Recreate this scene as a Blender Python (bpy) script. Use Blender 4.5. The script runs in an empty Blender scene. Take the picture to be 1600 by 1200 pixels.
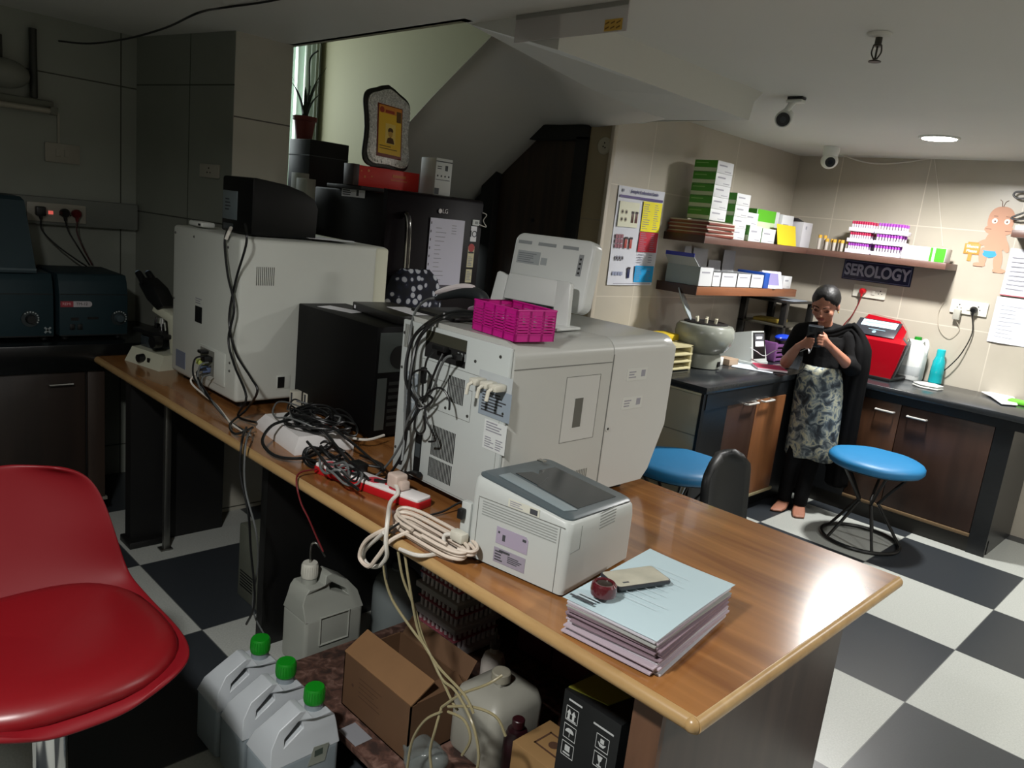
import bpy, bmesh, math, random
from mathutils import Vector, Matrix
random.seed(7)
C = bpy.context.collection
# ------------------------------------------------------------------ camera
CH = 1.5493
R_ = Vector((0.69823719, 0.70753078, 0.10892668)); U_ = Vector((-0.22470745, 0.07215156, 0.97175136)); F_ = Vector((-0.67968477, 0.70298958, -0.20936634))
FP = 1202.98
cd = bpy.data.cameras.new('camera'); cam = bpy.data.objects.new('camera', cd); C.objects.link(cam)
cd.sensor_width = 36; cd.lens = FP / 1600 * 36; cd.clip_start = .02
m = Matrix.Identity(4)
for i in range(3):
    m[i][0] = R_[i]; m[i][1] = U_[i]; m[i][2] = -F_[i]
m[0][3] = 0; m[1][3] = 0; m[2][3] = CH
cam.matrix_world = m
bpy.context.scene.camera = cam

def A(px, py, x=None, y=None, z=None):
    """the world point seen at photo pixel (px, py) on the plane x=, y= or z="""
    d = F_ + R_ * ((px - 800) / FP) + U_ * ((600 - py) / FP)
    t = (z - CH) / d.z if z is not None else (x / d.x if x is not None else y / d.y)
    return Vector((d.x * t, d.y * t, CH + d.z * t))

# ------------------------------------------------------------------ materials
def lin(c):
    return c / 12.92 if c <= .04045 else ((c + .055) / 1.055) ** 2.4
def col(h):
    h = h.lstrip('#'); return tuple(lin(int(h[i:i + 2], 16) / 255) for i in (0, 2, 4)) + (1,)
_m = {}
def mat(name, h='#808080', rough=.5, metal=0, noise=0, scale=8, bump=0, trans=0, emis=0, alpha=1, coat=0, spec=.5, sub=0):
    if name in _m: return _m[name]
    M = bpy.data.materials.new(name); M.use_nodes = True; nt = M.node_tree; b = nt.nodes['Principled BSDF']
    b.inputs['Base Color'].default_value = col(h); b.inputs['Roughness'].default_value = rough; b.inputs['Metallic'].default_value = metal
    b.inputs['Transmission Weight'].default_value = trans; b.inputs['Alpha'].default_value = alpha; b.inputs['Coat Weight'].default_value = coat
    b.inputs['Specular IOR Level'].default_value = spec; b.inputs['Subsurface Weight'].default_value = sub
    if sub: b.inputs['Subsurface Radius'].default_value = (.02, .02, .02)
    if emis: b.inputs['Emission Color'].default_value = col(h); b.inputs['Emission Strength'].default_value = emis
    if noise or bump:
        tc = nt.nodes.new('ShaderNodeTexCoord'); n = nt.nodes.new('ShaderNodeTexNoise'); n.inputs['Scale'].default_value = scale; n.inputs['Detail'].default_value = 5
        nt.links.new(tc.outputs['Object'], n.inputs['Vector'])
        if noise:
            mr = nt.nodes.new('ShaderNodeMapRange'); mr.inputs['From Min'].default_value = .3; mr.inputs['From Max'].default_value = .7
            mr.inputs['To Min'].default_value = 1 - noise; mr.inputs['To Max'].default_value = 1 + noise
            nt.links.new(n.outputs['Fac'], mr.inputs['Value'])
            mx = nt.nodes.new('ShaderNodeVectorMath'); mx.operation = 'MULTIPLY'; mx.inputs[0].default_value = col(h)[:3]
            nt.links.new(mr.outputs[0], mx.inputs[1]); nt.links.new(mx.outputs[0], b.inputs['Base Color'])
        if bump:
            bp = nt.nodes.new('ShaderNodeBump'); bp.inputs['Strength'].default_value = bump; bp.inputs['Distance'].default_value = .01
            nt.links.new(n.outputs['Fac'], bp.inputs['Height']); nt.links.new(bp.outputs[0], b.inputs['Normal'])
    _m[name] = M; return M
def N(nt, t, **k):
    n = nt.nodes.new(t)
    for a, v in k.items(): setattr(n, a, v)
    return n
def mth(nt, op, a, b=None):
    n = nt.nodes.new('ShaderNodeMath'); n.operation = op
    for i, v in enumerate((a, b)):
        if v is None: continue
        if isinstance(v, (int, float)): n.inputs[i].default_value = v
        else: nt.links.new(v, n.inputs[i])
    return n.outputs[0]
def tile_mat(name, ax, u0, w, z0, h, base, grout, rough=.35, jw=.003, var=.08, nscale=2.5):
    """large glazed wall tiles: joints from world position"""
    M = bpy.data.materials.new(name); M.use_nodes = True; nt = M.node_tree; b = nt.nodes['Principled BSDF']
    g = N(nt, 'ShaderNodeNewGeometry'); s = N(nt, 'ShaderNodeSeparateXYZ'); nt.links.new(g.outputs['Position'], s.inputs[0])
    def joint(o, p0, p):
        t = mth(nt, 'SUBTRACT', o, p0 - 100 * p); t = mth(nt, 'MODULO', t, p); t = mth(nt, 'SUBTRACT', t, p / 2); t = mth(nt, 'ABSOLUTE', t)
        return mth(nt, 'GREATER_THAN', t, p / 2 - jw)
    j = mth(nt, 'MAXIMUM', joint(s.outputs['XYZ'.index(ax)], u0, w), joint(s.outputs[2], z0, h))
    n = N(nt, 'ShaderNodeTexNoise'); n.inputs['Scale'].default_value = nscale; n.inputs['Detail'].default_value = 6; nt.links.new(g.outputs['Position'], n.inputs['Vector'])
    mr = N(nt, 'ShaderNodeMapRange'); mr.inputs[1].default_value = .3; mr.inputs[2].default_value = .7; mr.inputs[3].default_value = 1 - var; mr.inputs[4].default_value = 1 + var
    nt.links.new(n.outputs['Fac'], mr.inputs[0])
    v = N(nt, 'ShaderNodeVectorMath', operation='MULTIPLY'); v.inputs[0].default_value = col(base)[:3]; nt.links.new(mr.outputs[0], v.inputs[1])
    mx = N(nt, 'ShaderNodeMix', data_type='RGBA'); nt.links.new(j, mx.inputs[0]); nt.links.new(v.outputs[0], mx.inputs[6]); mx.inputs[7].default_value = col(grout)
    nt.links.new(mx.outputs[2], b.inputs['Base Color']); b.inputs['Roughness'].default_value = rough
    return M
def wood_mat(name, c1, c2, axis=0, rough=.35, sc=3.0, stretch=14, coat=0, lo=.3, hi=.7):
    if name in _m: return _m[name]
    M = bpy.data.materials.new(name); M.use_nodes = True; nt = M.node_tree; b = nt.nodes['Principled BSDF']
    g = N(nt, 'ShaderNodeNewGeometry'); mp = N(nt, 'ShaderNodeMapping'); s = [sc * stretch] * 3; s[axis] = sc; mp.inputs['Scale'].default_value = s
    nt.links.new(g.outputs['Position'], mp.inputs['Vector'])
    n = N(nt, 'ShaderNodeTexNoise'); n.inputs['Scale'].default_value = 1; n.inputs['Detail'].default_value = 8; n.inputs['Distortion'].default_value = .6
    nt.links.new(mp.outputs[0], n.inputs['Vector'])
    mp2 = N(nt, 'ShaderNodeMapping'); s2 = [sc * stretch * .22] * 3; s2[axis] = sc * .25; mp2.inputs['Scale'].default_value = s2; nt.links.new(g.outputs['Position'], mp2.inputs['Vector'])
    n2 = N(nt, 'ShaderNodeTexNoise'); n2.inputs['Scale'].default_value = 1; n2.inputs['Detail'].default_value = 3; nt.links.new(mp2.outputs[0], n2.inputs['Vector'])
    f = mth(nt, 'MULTIPLY', mth(nt, 'ADD', n.outputs['Fac'], n2.outputs['Fac']), .5)
    cr = N(nt, 'ShaderNodeValToRGB'); cr.color_ramp.elements[0].position = lo; cr.color_ramp.elements[0].color = col(c1); cr.color_ramp.elements[1].position = hi; cr.color_ramp.elements[1].color = col(c2)
    nt.links.new(f, cr.inputs[0]); nt.links.new(cr.outputs[0], b.inputs['Base Color']); b.inputs['Roughness'].default_value = rough; b.inputs['Coat Weight'].default_value = coat
    _m[name] = M; return M
def spots_mat(name, cols, scale, rough=.8, kind='NOISE', detail=4):
    """patches of several colours"""
    M = bpy.data.materials.new(name); M.use_nodes = True; nt = M.node_tree; b = nt.nodes['Principled BSDF']
    tc = N(nt, 'ShaderNodeTexCoord')
    if kind == 'NOISE':
        n = N(nt, 'ShaderNodeTexNoise'); n.inputs['Scale'].default_value = scale; n.inputs['Detail'].default_value = detail; n.inputs['Distortion'].default_value = .8; o = n.outputs['Fac']
    else:
        n = N(nt, 'ShaderNodeTexVoronoi'); n.inputs['Scale'].default_value = scale; n.inputs['Randomness'].default_value = .6; o = n.outputs['Distance']
    nt.links.new(tc.outputs['Object'], n.inputs['Vector'])
    cr = N(nt, 'ShaderNodeValToRGB'); e = cr.color_ramp.elements
    while len(e) < len(cols): e.new(.5)
    for k, (p, h) in enumerate(cols): e[k].position = p; e[k].color = col(h)
    nt.links.new(o, cr.inputs[0]); nt.links.new(cr.outputs[0], b.inputs['Base Color']); b.inputs['Roughness'].default_value = rough
    return M

# ------------------------------------------------------------------ mesh building
class MB:
    def __init__(s, M=None): s.bm = bmesh.new(); s.mi = 0; s.M = M
    def _fin(s, vs, fs):
        for f in fs: f.material_index = s.mi
        if s.M:
            for v in vs: v.co = s.M @ v.co
    def raw(s, vs, fs):
        b = [s.bm.verts.new(v) for v in vs]; out = []
        for f in fs:
            try: out.append(s.bm.faces.new([b[i] for i in f]))
            except ValueError: pass
        s._fin(b, out); return s
    def box(s, lo, hi, bev=0, seg=2):
        lo = Vector(lo); hi = Vector(hi)
        for i in range(3):
            if lo[i] > hi[i]: lo[i], hi[i] = hi[i], lo[i]
        t = bmesh.new(); bmesh.ops.create_cube(t, size=1)
        for v in t.verts: v.co = Vector([(lo[i] + hi[i]) / 2 + v.co[i] * (hi[i] - lo[i]) for i in range(3)])
        if bev:
            bev = min(bev, min(hi - lo) * .49); bmesh.ops.bevel(t, geom=list(t.edges), offset=bev, segments=seg, affect='EDGES', profile=.5)
        return s.merge(t)
    def merge(s, t):
        vm = {v: s.bm.verts.new(v.co) for v in t.verts}; fs = []
        for f in t.faces:
            try: fs.append(s.bm.faces.new([vm[v] for v in f.verts]))
            except ValueError: pass
        s._fin(list(vm.values()), fs); t.free(); return s
    def prism(s, pts, d, bev=0, seg=2):
        """polygon of 3D points extruded by vector d"""
        pts = [Vector(p) for p in pts]; d = Vector(d); t = bmesh.new()
        a = [t.verts.new(p) for p in pts]; b = [t.verts.new(p + d) for p in pts]; n = len(a)
        t.faces.new(a[::-1]); t.faces.new(b)
        for i in range(n): t.faces.new((a[i], a[(i + 1) % n], b[(i + 1) % n], b[i]))
        bmesh.ops.recalc_face_normals(t, faces=t.faces)
        if bev: bmesh.ops.bevel(t, geom=list(t.edges), offset=bev, segments=seg, affect='EDGES', profile=.5)
        return s.merge(t)
    def cyl(s, p0, p1, r0, r1=None, n=20, cap=True):
        r1 = r0 if r1 is None else r1
        return s.tube([p0, p1], [r0, r1], n, cap)
    def tube(s, pts, r, n=8, cap=True):
        pts = [Vector(p) for p in pts]; k = len(pts); rs = r if isinstance(r, (list, tuple)) else [r] * k
        T = [(pts[min(i + 1, k - 1)] - pts[max(i - 1, 0)]).normalized() for i in range(k)]
        up = Vector((0, 0, 1)) if abs(T[0].z) < .9 else Vector((1, 0, 0)); x = T[0].cross(up).normalized(); vs = []; fs = []
        for i in range(k):
            x = (x - T[i] * x.dot(T[i])).normalized(); y = T[i].cross(x)
            for j in range(n):
                a = 2 * math.pi * j / n; vs.append(pts[i] + (x * math.cos(a) + y * math.sin(a)) * rs[i])
        for i in range(k - 1):
            for j in range(n): fs.append((i * n + j, i * n + (j + 1) % n, (i + 1) * n + (j + 1) % n, (i + 1) * n + j))
        if cap: fs.append(tuple(range(n))[::-1]); fs.append(tuple((k - 1) * n + j for j in range(n)))
        return s.raw(vs, fs)
    def lathe(s, prof, c, n=32, sx=1, sy=1):
        """(r, z) profile about a vertical axis at c"""
        c = Vector(c); vs = []; fs = []
        for r, z in prof:
            for j in range(n):
                a = 2 * math.pi * j / n; vs.append(c + Vector((max(r, 1e-4) * math.cos(a) * sx, max(r, 1e-4) * math.sin(a) * sy, z)))
        for i in range(len(prof) - 1):
            for j in range(n): fs.append((i * n + j, i * n + (j + 1) % n, (i + 1) * n + (j + 1) % n, (i + 1) * n + j))
        fs.append(tuple(range(n))[::-1]); fs.append(tuple((len(prof) - 1) * n + j for j in range(n)))
        return s.raw(vs, fs)
    def ell(s, c, rx, ry, rz, n=20, m=12, E=None):
        c = Vector(c); vs = []; fs = []
        for i in range(m + 1):
            ph = math.pi * i / m - math.pi / 2
            for j in range(n):
                a = 2 * math.pi * j / n; v = Vector((rx * math.cos(ph) * math.cos(a), ry * math.cos(ph) * math.sin(a), rz * math.sin(ph)))
                vs.append(c + (E @ v if E else v))
        for i in range(m):
            for j in range(n): fs.append((i * n + j, i * n + (j + 1) % n, (i + 1) * n + (j + 1) % n, (i + 1) * n + j))
        return s.raw(vs, fs)
    def loft(s, rings, cap=True, closed=True):
        n = len(rings[0]); vs = [Vector(p) for r in rings for p in r]; fs = []
        for i in range(len(rings) - 1):
            for j in range(n if closed else n - 1): fs.append((i * n + j, i * n + (j + 1) % n, (i + 1) * n + (j + 1) % n, (i + 1) * n + j))
        if cap and closed: fs.append(tuple(range(n))[::-1]); fs.append(tuple((len(rings) - 1) * n + j for j in range(n)))
        return s.raw(vs, fs)
    def rect(s, F, u0, v0, u1, v1, w0=0, w1=.001, bev=0):
        """slab on a frame F, from height w0 to w1 above its plane"""
        return s.prism([F(u0, v0, w0), F(u1, v0, w0), F(u1, v1, w0), F(u0, v1, w0)], F(0, 0, w1) - F(0, 0, w0), bev)
class Fr:
    """frame: origin, u, v (unit), w = u x v"""
    def __init__(s, o, u, v): s.o = Vector(o); s.u = Vector(u).normalized(); s.v = Vector(v); s.v = (s.v - s.u * s.u.dot(s.v)).normalized(); s.w = s.u.cross(s.v)
    def __call__(s, u, v, w=0): return s.o + s.u * u + s.v * v + s.w * w
def FX(x, y=0, z=0): return Fr((x, y, z), (0, 1, 0), (0, 0, 1))      # faces +X
def FY(y, x=0, z=0): return Fr((x, y, z), (1, 0, 0), (0, 0, 1))      # faces -Y
def FZ(z, x=0, y=0): return Fr((x, y, z), (1, 0, 0), (0, 1, 0))      # faces up
def rr(w, d, r, n=5, cx=0, cy=0):
    """rounded rectangle outline, 2D"""
    out = []
    for sx, sy, a0 in ((1, 1, 0), (-1, 1, 90), (-1, -1, 180), (1, -1, 270)):
        for k in range(n + 1):
            a = math.radians(a0 + 90 * k / n); out.append((cx + sx * (w / 2 - r) + r * math.cos(a), cy + sy * (d / 2 - r) + r * math.sin(a)))
    return out
def smooth_path(pts, sub=6):
    pts = [Vector(p) for p in pts]; P = [pts[0]] + pts + [pts[-1]]; out = []
    for i in range(1, len(P) - 2):
        a, b, c, d = P[i - 1:i + 3]
        for k in range(sub):
            t = k / sub; out.append(.5 * ((2 * b) + (c - a) * t + (2 * a - 5 * b + 4 * c - d) * t * t + (3 * b - a - 3 * c + d) * t ** 3))
    out.append(pts[-1]); return out

def empty(name, label, cat, loc, group=None):
    o = bpy.data.objects.new(name, None); C.objects.link(o); o.location = loc; o.empty_display_size = .05
    return tag(o, label, cat, group)
def tag(o, label=None, cat=None, group=None, kind=None):
    if label: o['label'] = label
    if cat: o['category'] = cat
    if group: o['group'] = group
    if kind: o['kind'] = kind
    return o
def wloc(o):
    v = Vector(o.location)
    while o.parent: o = o.parent; v += Vector(o.location)
    return v
def obj(name, mb, mats, parent=None, smooth=True, ang=35, label=None, cat=None, group=None, kind=None, recalc=True):
    if not isinstance(mats, (list, tuple)): mats = [mats]
    if recalc: bmesh.ops.recalc_face_normals(mb.bm, faces=mb.bm.faces)
    me = bpy.data.meshes.new(name); mb.bm.to_mesh(me); mb.bm.free()
    for x in mats: me.materials.append(x)
    o = bpy.data.objects.new(name, me); C.objects.link(o)
    if parent is not None:
        me.transform(Matrix.Translation(-wloc(parent))); o.parent = parent
    else:
        xs = [v.co for v in me.vertices]
        c = Vector(((min(v.x for v in xs) + max(v.x for v in xs)) / 2, (min(v.y for v in xs) + max(v.y for v in xs)) / 2, min(v.z for v in xs)))
        me.transform(Matrix.Translation(-c)); o.location = c
    if smooth and len(me.polygons):
        me.shade_smooth(); me.set_sharp_from_angle(angle=math.radians(ang))
    return tag(o, label, cat, group, kind)
def struct(name, mb, mats, **k): return obj(name, mb, mats, kind='structure', **k)
def thing1(name, mb, mats, label, cat, group=None, **k): return obj(name, mb, mats, label=label, cat=cat, group=group, **k)
def copy_tree(o, parent=None, loc=None, label=None):
    c = o.copy(); C.objects.link(c); c.parent = parent
    if loc is not None: c.location = loc
    if label: c['label'] = label
    for ch in [x for x in o.children]: copy_tree(ch, c)
    return c
def text(name, body, size, F, u, v, material, parent, w=.001, extrude=.0006, bold=0, sx=1.0, align='CENTER'):
    cu = bpy.data.curves.new(name, 'FONT'); cu.body = body; cu.size = size; cu.extrude = extrude; cu.align_x = align; cu.align_y = 'CENTER'; cu.offset = bold
    t = bpy.data.objects.new(name, cu); C.objects.link(t); bpy.context.view_layer.update()
    me = bpy.data.meshes.new_from_object(t.evaluated_get(bpy.context.evaluated_depsgraph_get())); bpy.data.objects.remove(t)
    M = Matrix.Identity(4); o = F(u, v, w)
    for i in range(3): M[i][0] = F.u[i] * sx; M[i][1] = F.v[i]; M[i][2] = F.w[i]; M[i][3] = o[i]
    me.transform(M); me.transform(Matrix.Translation(-wloc(parent))); me.materials.clear(); me.materials.append(material)
    ob = bpy.data.objects.new(name, me); C.objects.link(ob); ob.parent = parent; return ob
def lines(mb, F, u0, v0, u1, v1, n, w=.0012, frac=.45, th=.0004):
    """rows of fine print"""
    h = (v1 - v0) / n
    for k in range(n):
        L = u0 + (u1 - u0) * random.uniform(.55, 1); mb.rect(F, u0, v0 + h * (k + .5 - frac / 2), L, v0 + h * (k + .5 + frac / 2), w - th, w)
def cable(name, pts, r, material, label, cat='cable', parent=None, sub=6, n=7, group=None):
    mb = MB(); mb.tube(smooth_path(pts, sub), r, n)
    if parent is not None: return obj(name, mb, material, parent)
    return thing1(name, mb, material, label, cat, group)

# common materials
white = mat('white_plastic', '#d9dbd6', .4)
offwhite = mat('offwhite_enamel', '#c6c9c2', .38, noise=.02, scale=3)
cream = mat('cream_enamel', '#cfd0c4', .38)
black = mat('black_plastic', '#0b0c0d', .45)
blackm = mat('black_matte', '#0a0a0b', .8)
rubber = mat('black_rubber', '#141516', .55)
dgrey = mat('dark_grey', '#3a4042', .45)
grey = mat('grey', '#8a8f8f', .5)
lgrey = mat('label_grey', '#9aa2a8', .6)
print_ = mat('print_ink', '#3b3d42', .7)
paper = mat('paper', '#e9e9ee', .8, noise=.02)
steel = mat('steel', '#b8b8b4', .25, 1)
chrome = mat('chrome', '#c8c8c8', .12, 1)
ink = mat('ink_light', '#8e8e96', .8)
red_p = mat('red_plastic', '#b0141d', .35)
socket_w = mat('socket_white', '#dcd9cc', .4)
dark_hole = mat('dark_hole', '#050505', .9)

# ------------------------------------------------------------------ setting
HC = 2.2
M = bpy.data.materials.new('checker_floor'); M.use_nodes = True; nt = M.node_tree; b = nt.nodes['Principled BSDF']
g = N(nt, 'ShaderNodeNewGeometry'); s = N(nt, 'ShaderNodeSeparateXYZ'); nt.links.new(g.outputs['Position'], s.inputs[0])
def fl(o, o0): return mth(nt, 'FLOOR', mth(nt, 'DIVIDE', mth(nt, 'SUBTRACT', o, o0 - 60), .6))
def jn(o, o0):
    t = mth(nt, 'MODULO', mth(nt, 'SUBTRACT', o, o0 - 60), .6); t = mth(nt, 'ABSOLUTE', mth(nt, 'SUBTRACT', t, .3)); return mth(nt, 'GREATER_THAN', t, .2983)
par = mth(nt, 'MODULO', mth(nt, 'ADD', fl(s.outputs[0], -.6431), fl(s.outputs[1], 2.8859)), 2)
n = N(nt, 'ShaderNodeTexNoise'); n.inputs['Scale'].default_value = 160; nt.links.new(g.outputs['Position'], n.inputs['Vector'])
mxa = N(nt, 'ShaderNodeMix', data_type='RGBA'); mxa.inputs[6].default_value = col('#a8aba6'); mxa.inputs[7].default_value = col('#2e3236'); nt.links.new(par, mxa.inputs[0])
mr = N(nt, 'ShaderNodeMapRange'); mr.inputs[1].default_value = .3; mr.inputs[2].default_value = .7; mr.inputs[3].default_value = .9; mr.inputs[4].default_value = 1.1; nt.links.new(n.outputs['Fac'], mr.inputs[0])
vm = N(nt, 'ShaderNodeVectorMath', operation='MULTIPLY'); nt.links.new(mxa.outputs[2], vm.inputs[0]); nt.links.new(mr.outputs[0], vm.inputs[1])
mxb = N(nt, 'ShaderNodeMix', data_type='RGBA'); nt.links.new(mth(nt, 'MAXIMUM', jn(s.outputs[0], -.6431), jn(s.outputs[1], 2.8859)), mxb.inputs[0]); nt.links.new(vm.outputs[0], mxb.inputs[6]); mxb.inputs[7].default_value = col('#5a5d5c')
nt.links.new(mxb.outputs[2], b.inputs['Base Color']); b.inputs['Roughness'].default_value = .32
mb = MB(); mb.box((-6.6, -1.8, -.05), (2.2, 5.6, 0)); struct('floor', mb, M)

ceil_m = mat('ceiling_paint', '#cfcfc8', .75, noise=.03, scale=1.2)
mb = MB()
for a, b_ in (((-4.3, -1.8, HC), (2.2, 1.86, HC + .1)), ((-1.8, 1.86, HC), (2.2, 5.6, HC + .1)), ((-2.24, 1.86, HC), (-1.8, 1.97, HC + .1)), ((-2.9, 3.12, HC), (-1.8, 5.6, HC + .1))):
    mb.box(a, b_)
struct('ceiling', mb, ceil_m, smooth=False)
mb = MB(); mb.loft([[(-2.24, 1.9, 2.199), (-1.8, 1.9, 2.085), (-1.8, 1.9, 2.3), (-2.24, 1.9, 2.3)], [(-2.24, 2.6, 2.11), (-1.8, 2.6, 2.075), (-1.8, 2.6, 2.3), (-2.24, 2.6, 2.3)], [(-2.24, 3.14, 2.075), (-1.8, 3.14, 2.07), (-1.8, 3.14, 2.3), (-2.24, 3.14, 2.3)]]); mb.loft([[(-2.82, 3.26, 2.088), (-1.8, 3.14, 2.071), (-1.8, 3.14, 2.35), (-2.82, 3.26, 2.35)], [(-3.0, 3.655, 2.106), (-1.8, 3.16, 2.15), (-1.8, 3.2, 2.35), (-3.0, 3.7, 2.35)], [(-3.0, 4.24, 2.198), (-1.8, 3.22, 2.199), (-1.8, 3.22, 2.35), (-3.0, 4.24, 2.35)]])
struct('trim_1', mb, ceil_m, smooth=False)
# underside of the staircase
stair_m = mat('stair_paint', '#c9c6be', .8, noise=.03, scale=1.5)
near = [(-2.22, 2.2, 2.2), (-2.50, 2.45, 2.30), (-2.885, 2.6, 2.383), (-3.302, 2.6, 2.115), (-3.70, 2.6, 1.838), (-4.2, 2.6, 1.49)]
far = [(-2.22, 3.12, 2.074), (-2.9, 3.34, 2.07), (-3.165, 3.34, 2.062), (-3.42, 3.34, 1.865), (-3.65, 3.34, 1.685), (-3.95, 3.34, 1.45)]
rows = []
for k in range(7):
    t = k / 6; rows.append([tuple(Vector(a) * (1 - t) + Vector(c) * t) for a, c in zip(near, far)])
mb = MB(); mb.loft(rows, cap=False, closed=False); o = struct('ceiling_stair', mb, stair_m, ang=60)
sm = o.modifiers.new('thick', 'SOLIDIFY'); sm.thickness = .003; sm.offset = 0
mb = MB(); mb.box((-2.24, 1.96, 2.2), (-2.2, 3.3, 3.4)); mb.box((-3.4, 1.84, 2.2), (-2.2, 1.88, 3.4)); mb.box((-6.5, 1.84, 2.2), (-3.4, 1.88, 3.4)); struct('wall_stairwell', mb, mat('stairwell_side', '#8d8c74', .8), smooth=False)

wl = tile_mat('tiles_left', 'Y', 1.375, .9, .76, .6, '#878b82', '#33352f', .4)
mb = MB(); mb.box((-4.3, -1.8, 0), (-4.15, 1.6, HC)); struct('wall_left', mb, wl)
wn = tile_mat('tiles_nook', 'X', -3.72, .9, .78, .6, '#7f8279', '#33352f', .4)
mb = MB(); mb.prism([(-4.15, 1.447, 0), (-3.401, 1.588, 0), (-3.401, 1.66, 0), (-4.15, 1.66, 0)], (0, 0, HC)); struct('wall_middle', mb, wn)
wp = tile_mat('tiles_pillar', 'Y', 3.0, 3, .63, .61, '#a5a296', '#44423b', .35)
mb = MB(); mb.box((-4.15, 1.59, 0), (-3.4, 1.86, HC)); struct('pillar', mb, wp)
yw = mat('stairwell_paint', '#8a876c', .8, noise=.04, scale=1)
mb = MB(); mb.box((-5.72, 3.36, 0), (-3.6, 3.5, 3.4)); mb.box((-3.6, 3.42, 2.0), (-2.82, 3.5, 3.4)); mb.box((-2.82, 3.36, 2.26), (-2.2, 3.5, 3.4)); mb.box((-6.6, 3.36, 0), (-5.72, 3.5, .9)); mb.box((-6.6, 3.36, 3.1), (-5.72, 3.5, 3.4)); mb.box((-6.6, 1.6, 0), (-6.5, 3.5, 3.4)); mb.box((-6.6, 1.8, 3.4), (-2.1, 3.5, 3.45))
struct('wall_far', mb, yw, smooth=False)
# window of the stairwell
mb = MB(); 
for x, w_ in ((-5.735, .03), (-5.87, .055), (-6.03, .012), (-6.2, .03)): mb.box((x - w_, 3.34, .9), (x + w_, 3.40, 3.1), .004)
mb.box((-6.5, 3.34, .9), (-5.62, 3.4, .94), .004)
w1 = struct('window_1', mb, mat('window_frame', '#9fa69c', .6))
mb = MB(); mb.box((-6.5, 3.43, .92), (-5.62, 3.44, 3.1)); obj('pane', mb, mat('daylight_glass', '#c9e2d6', .3, emis=1.0), w1)

mb = MB(); rows = [[(-5.85 + .19 * k / 24, 3.31 + .012 * math.sin(k * 1.4), z) for k in range(25)] for z in (.9, 2.0, 3.1)]
mb.loft(rows, cap=False, closed=False); obj('curtain', mb, mat('curtain_sage', '#8b9388', .9), w1)

# door wall
jamb_m = tile_mat('tiles_jamb', 'X', -5, 9, 1.59, .6, '#9a8c70', '#8d8673', .4)
mb = MB(); mb.box((-2.815, 3.3, 0), (-2.65, 5.5, 2.3)); struct('wall_door', mb, jamb_m)
dk = mat('door_frame_black', '#0c0b0a', .6)
mb = MB(); mb.box((-2.90, 3.28, 0), (-2.815, 3.4, 2.02), .004); mb.box((-4.1, 3.28, 2.0), (-2.815, 3.4, 2.08), .004); mb.box((-3.62, 3.28, 0), (-3.5, 3.4, 2.0), .004)
mb.box((-4.6, 3.30, 0), (-3.9, 3.40, 2.0), .004)
d1 = struct('door_1', mb, dk)
mb = MB(); mb.box((-3.5, 3.33, 0), (-2.9, 3.37, 2.0)); obj('door_leaf', mb, wood_mat('door_wood', '#2a2019', '#4a392c', 2, .5, 2, 14), d1)
mb = MB(); mb.box((-3.9, 3.32, 0), (-3.62, 3.37, 2.0)); obj('side_panel', mb, wood_mat('door_wood2', '#100c0a', '#1c1512', 2, .5, 2, 14), d1)
mb = MB(); mb.cyl((-3.2, 3.33, 1.55), (-3.2, 3.325, 1.55), .012); obj('peephole', mb, black, d1)

# poster wall and serology wall
wq = tile_mat('tiles_right_a', 'Y', 4.55, .9, .585, .6, '#b1aa9c', '#c6bfb1', .32, var=.07)
mb = MB(); mb.box((-2.8, 3.305, 0), (-2.645, 5.5, 2.25)); struct('wall_right', mb, wq)
ws = tile_mat('tiles_right_b', 'X', -2.335, .56, .585, .6, '#b2ab9d', '#c8c1b3', .32, var=.07)
mb = MB(); mb.box((-2.8, 5.4, 0), (2.2, 5.55, 2.25)); struct('wall_serology', mb, ws)
mb = MB(); mb.box((2.05, -1.8, 0), (2.2, 5.6, 2.25)); struct('wall_side', mb, ws)
mb = MB(); mb.box((-4.3, -1.95, 0), (2.2, -1.8, 2.25)); struct('wall_near', mb, wl)
mb = MB(); mb.box((-2.66, 3.28, 0), (-2.637, 3.31, 2.1), .004); struct('trim_2', mb, mat('corner_trim', '#b9b0a0', .5))

# ------------------------------------------------------------------ lights
def ceil_light(x, y, energy, label, seen=True, r=.085, colr=(1, .985, .955)):
    t = empty('ceiling_downlight', label, 'light', (x, y, HC))
    mb = MB(); mb.lathe([(r + .015, 0), (r + .012, -.008), (r, -.008), (r - .004, -.003)], (x, y, HC), 32); obj('rim', mb, white, t)
    mb = MB(); mb.lathe([(r - .003, -.006), (r - .003, -.009)], (x, y, HC), 32); obj('diffuser', mb, mat('led_diffuser', '#fffaf0', .5, emis=18), t)
    l = bpy.data.lights.new('downlight', 'AREA'); l.shape = 'DISK'; l.size = .16; l.energy = energy; l.color = colr; l.spread = math.radians(165)
    o = bpy.data.objects.new('downlight_lamp', l); C.objects.link(o); o.location = (x, y, HC - .013)
    return t
ceil_light(-1.46, 4.49, 36, 'round white recessed ceiling downlight, lit, above the sink-side counter')
ceil_light(.45, 4.3, 18, 'added unseen ceiling downlight giving fill over the chequered aisle')  # assumed fitting out of view, added as fill for the right side
ceil_light(.7, 2.3, 22, 'added unseen ceiling downlight giving fill beside the desk end')  # another assumed fitting out of view, added to fill the desk end
ceil_light(-.80, -.2, 33, 'round recessed ceiling downlight near the red chair')
W = bpy.data.worlds.new('World'); bpy.context.scene.world = W; W.use_nodes = True
W.node_tree.nodes['Background'].inputs[0].default_value = (.75, .9, 1, 1); W.node_tree.nodes['Background'].inputs[1].default_value = .05
l = bpy.data.lights.new('window_daylight', 'AREA'); l.shape = 'RECTANGLE'; l.size = .8; l.size_y = 1.6; l.energy = 30; l.color = (.9, 1, 1)
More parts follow.
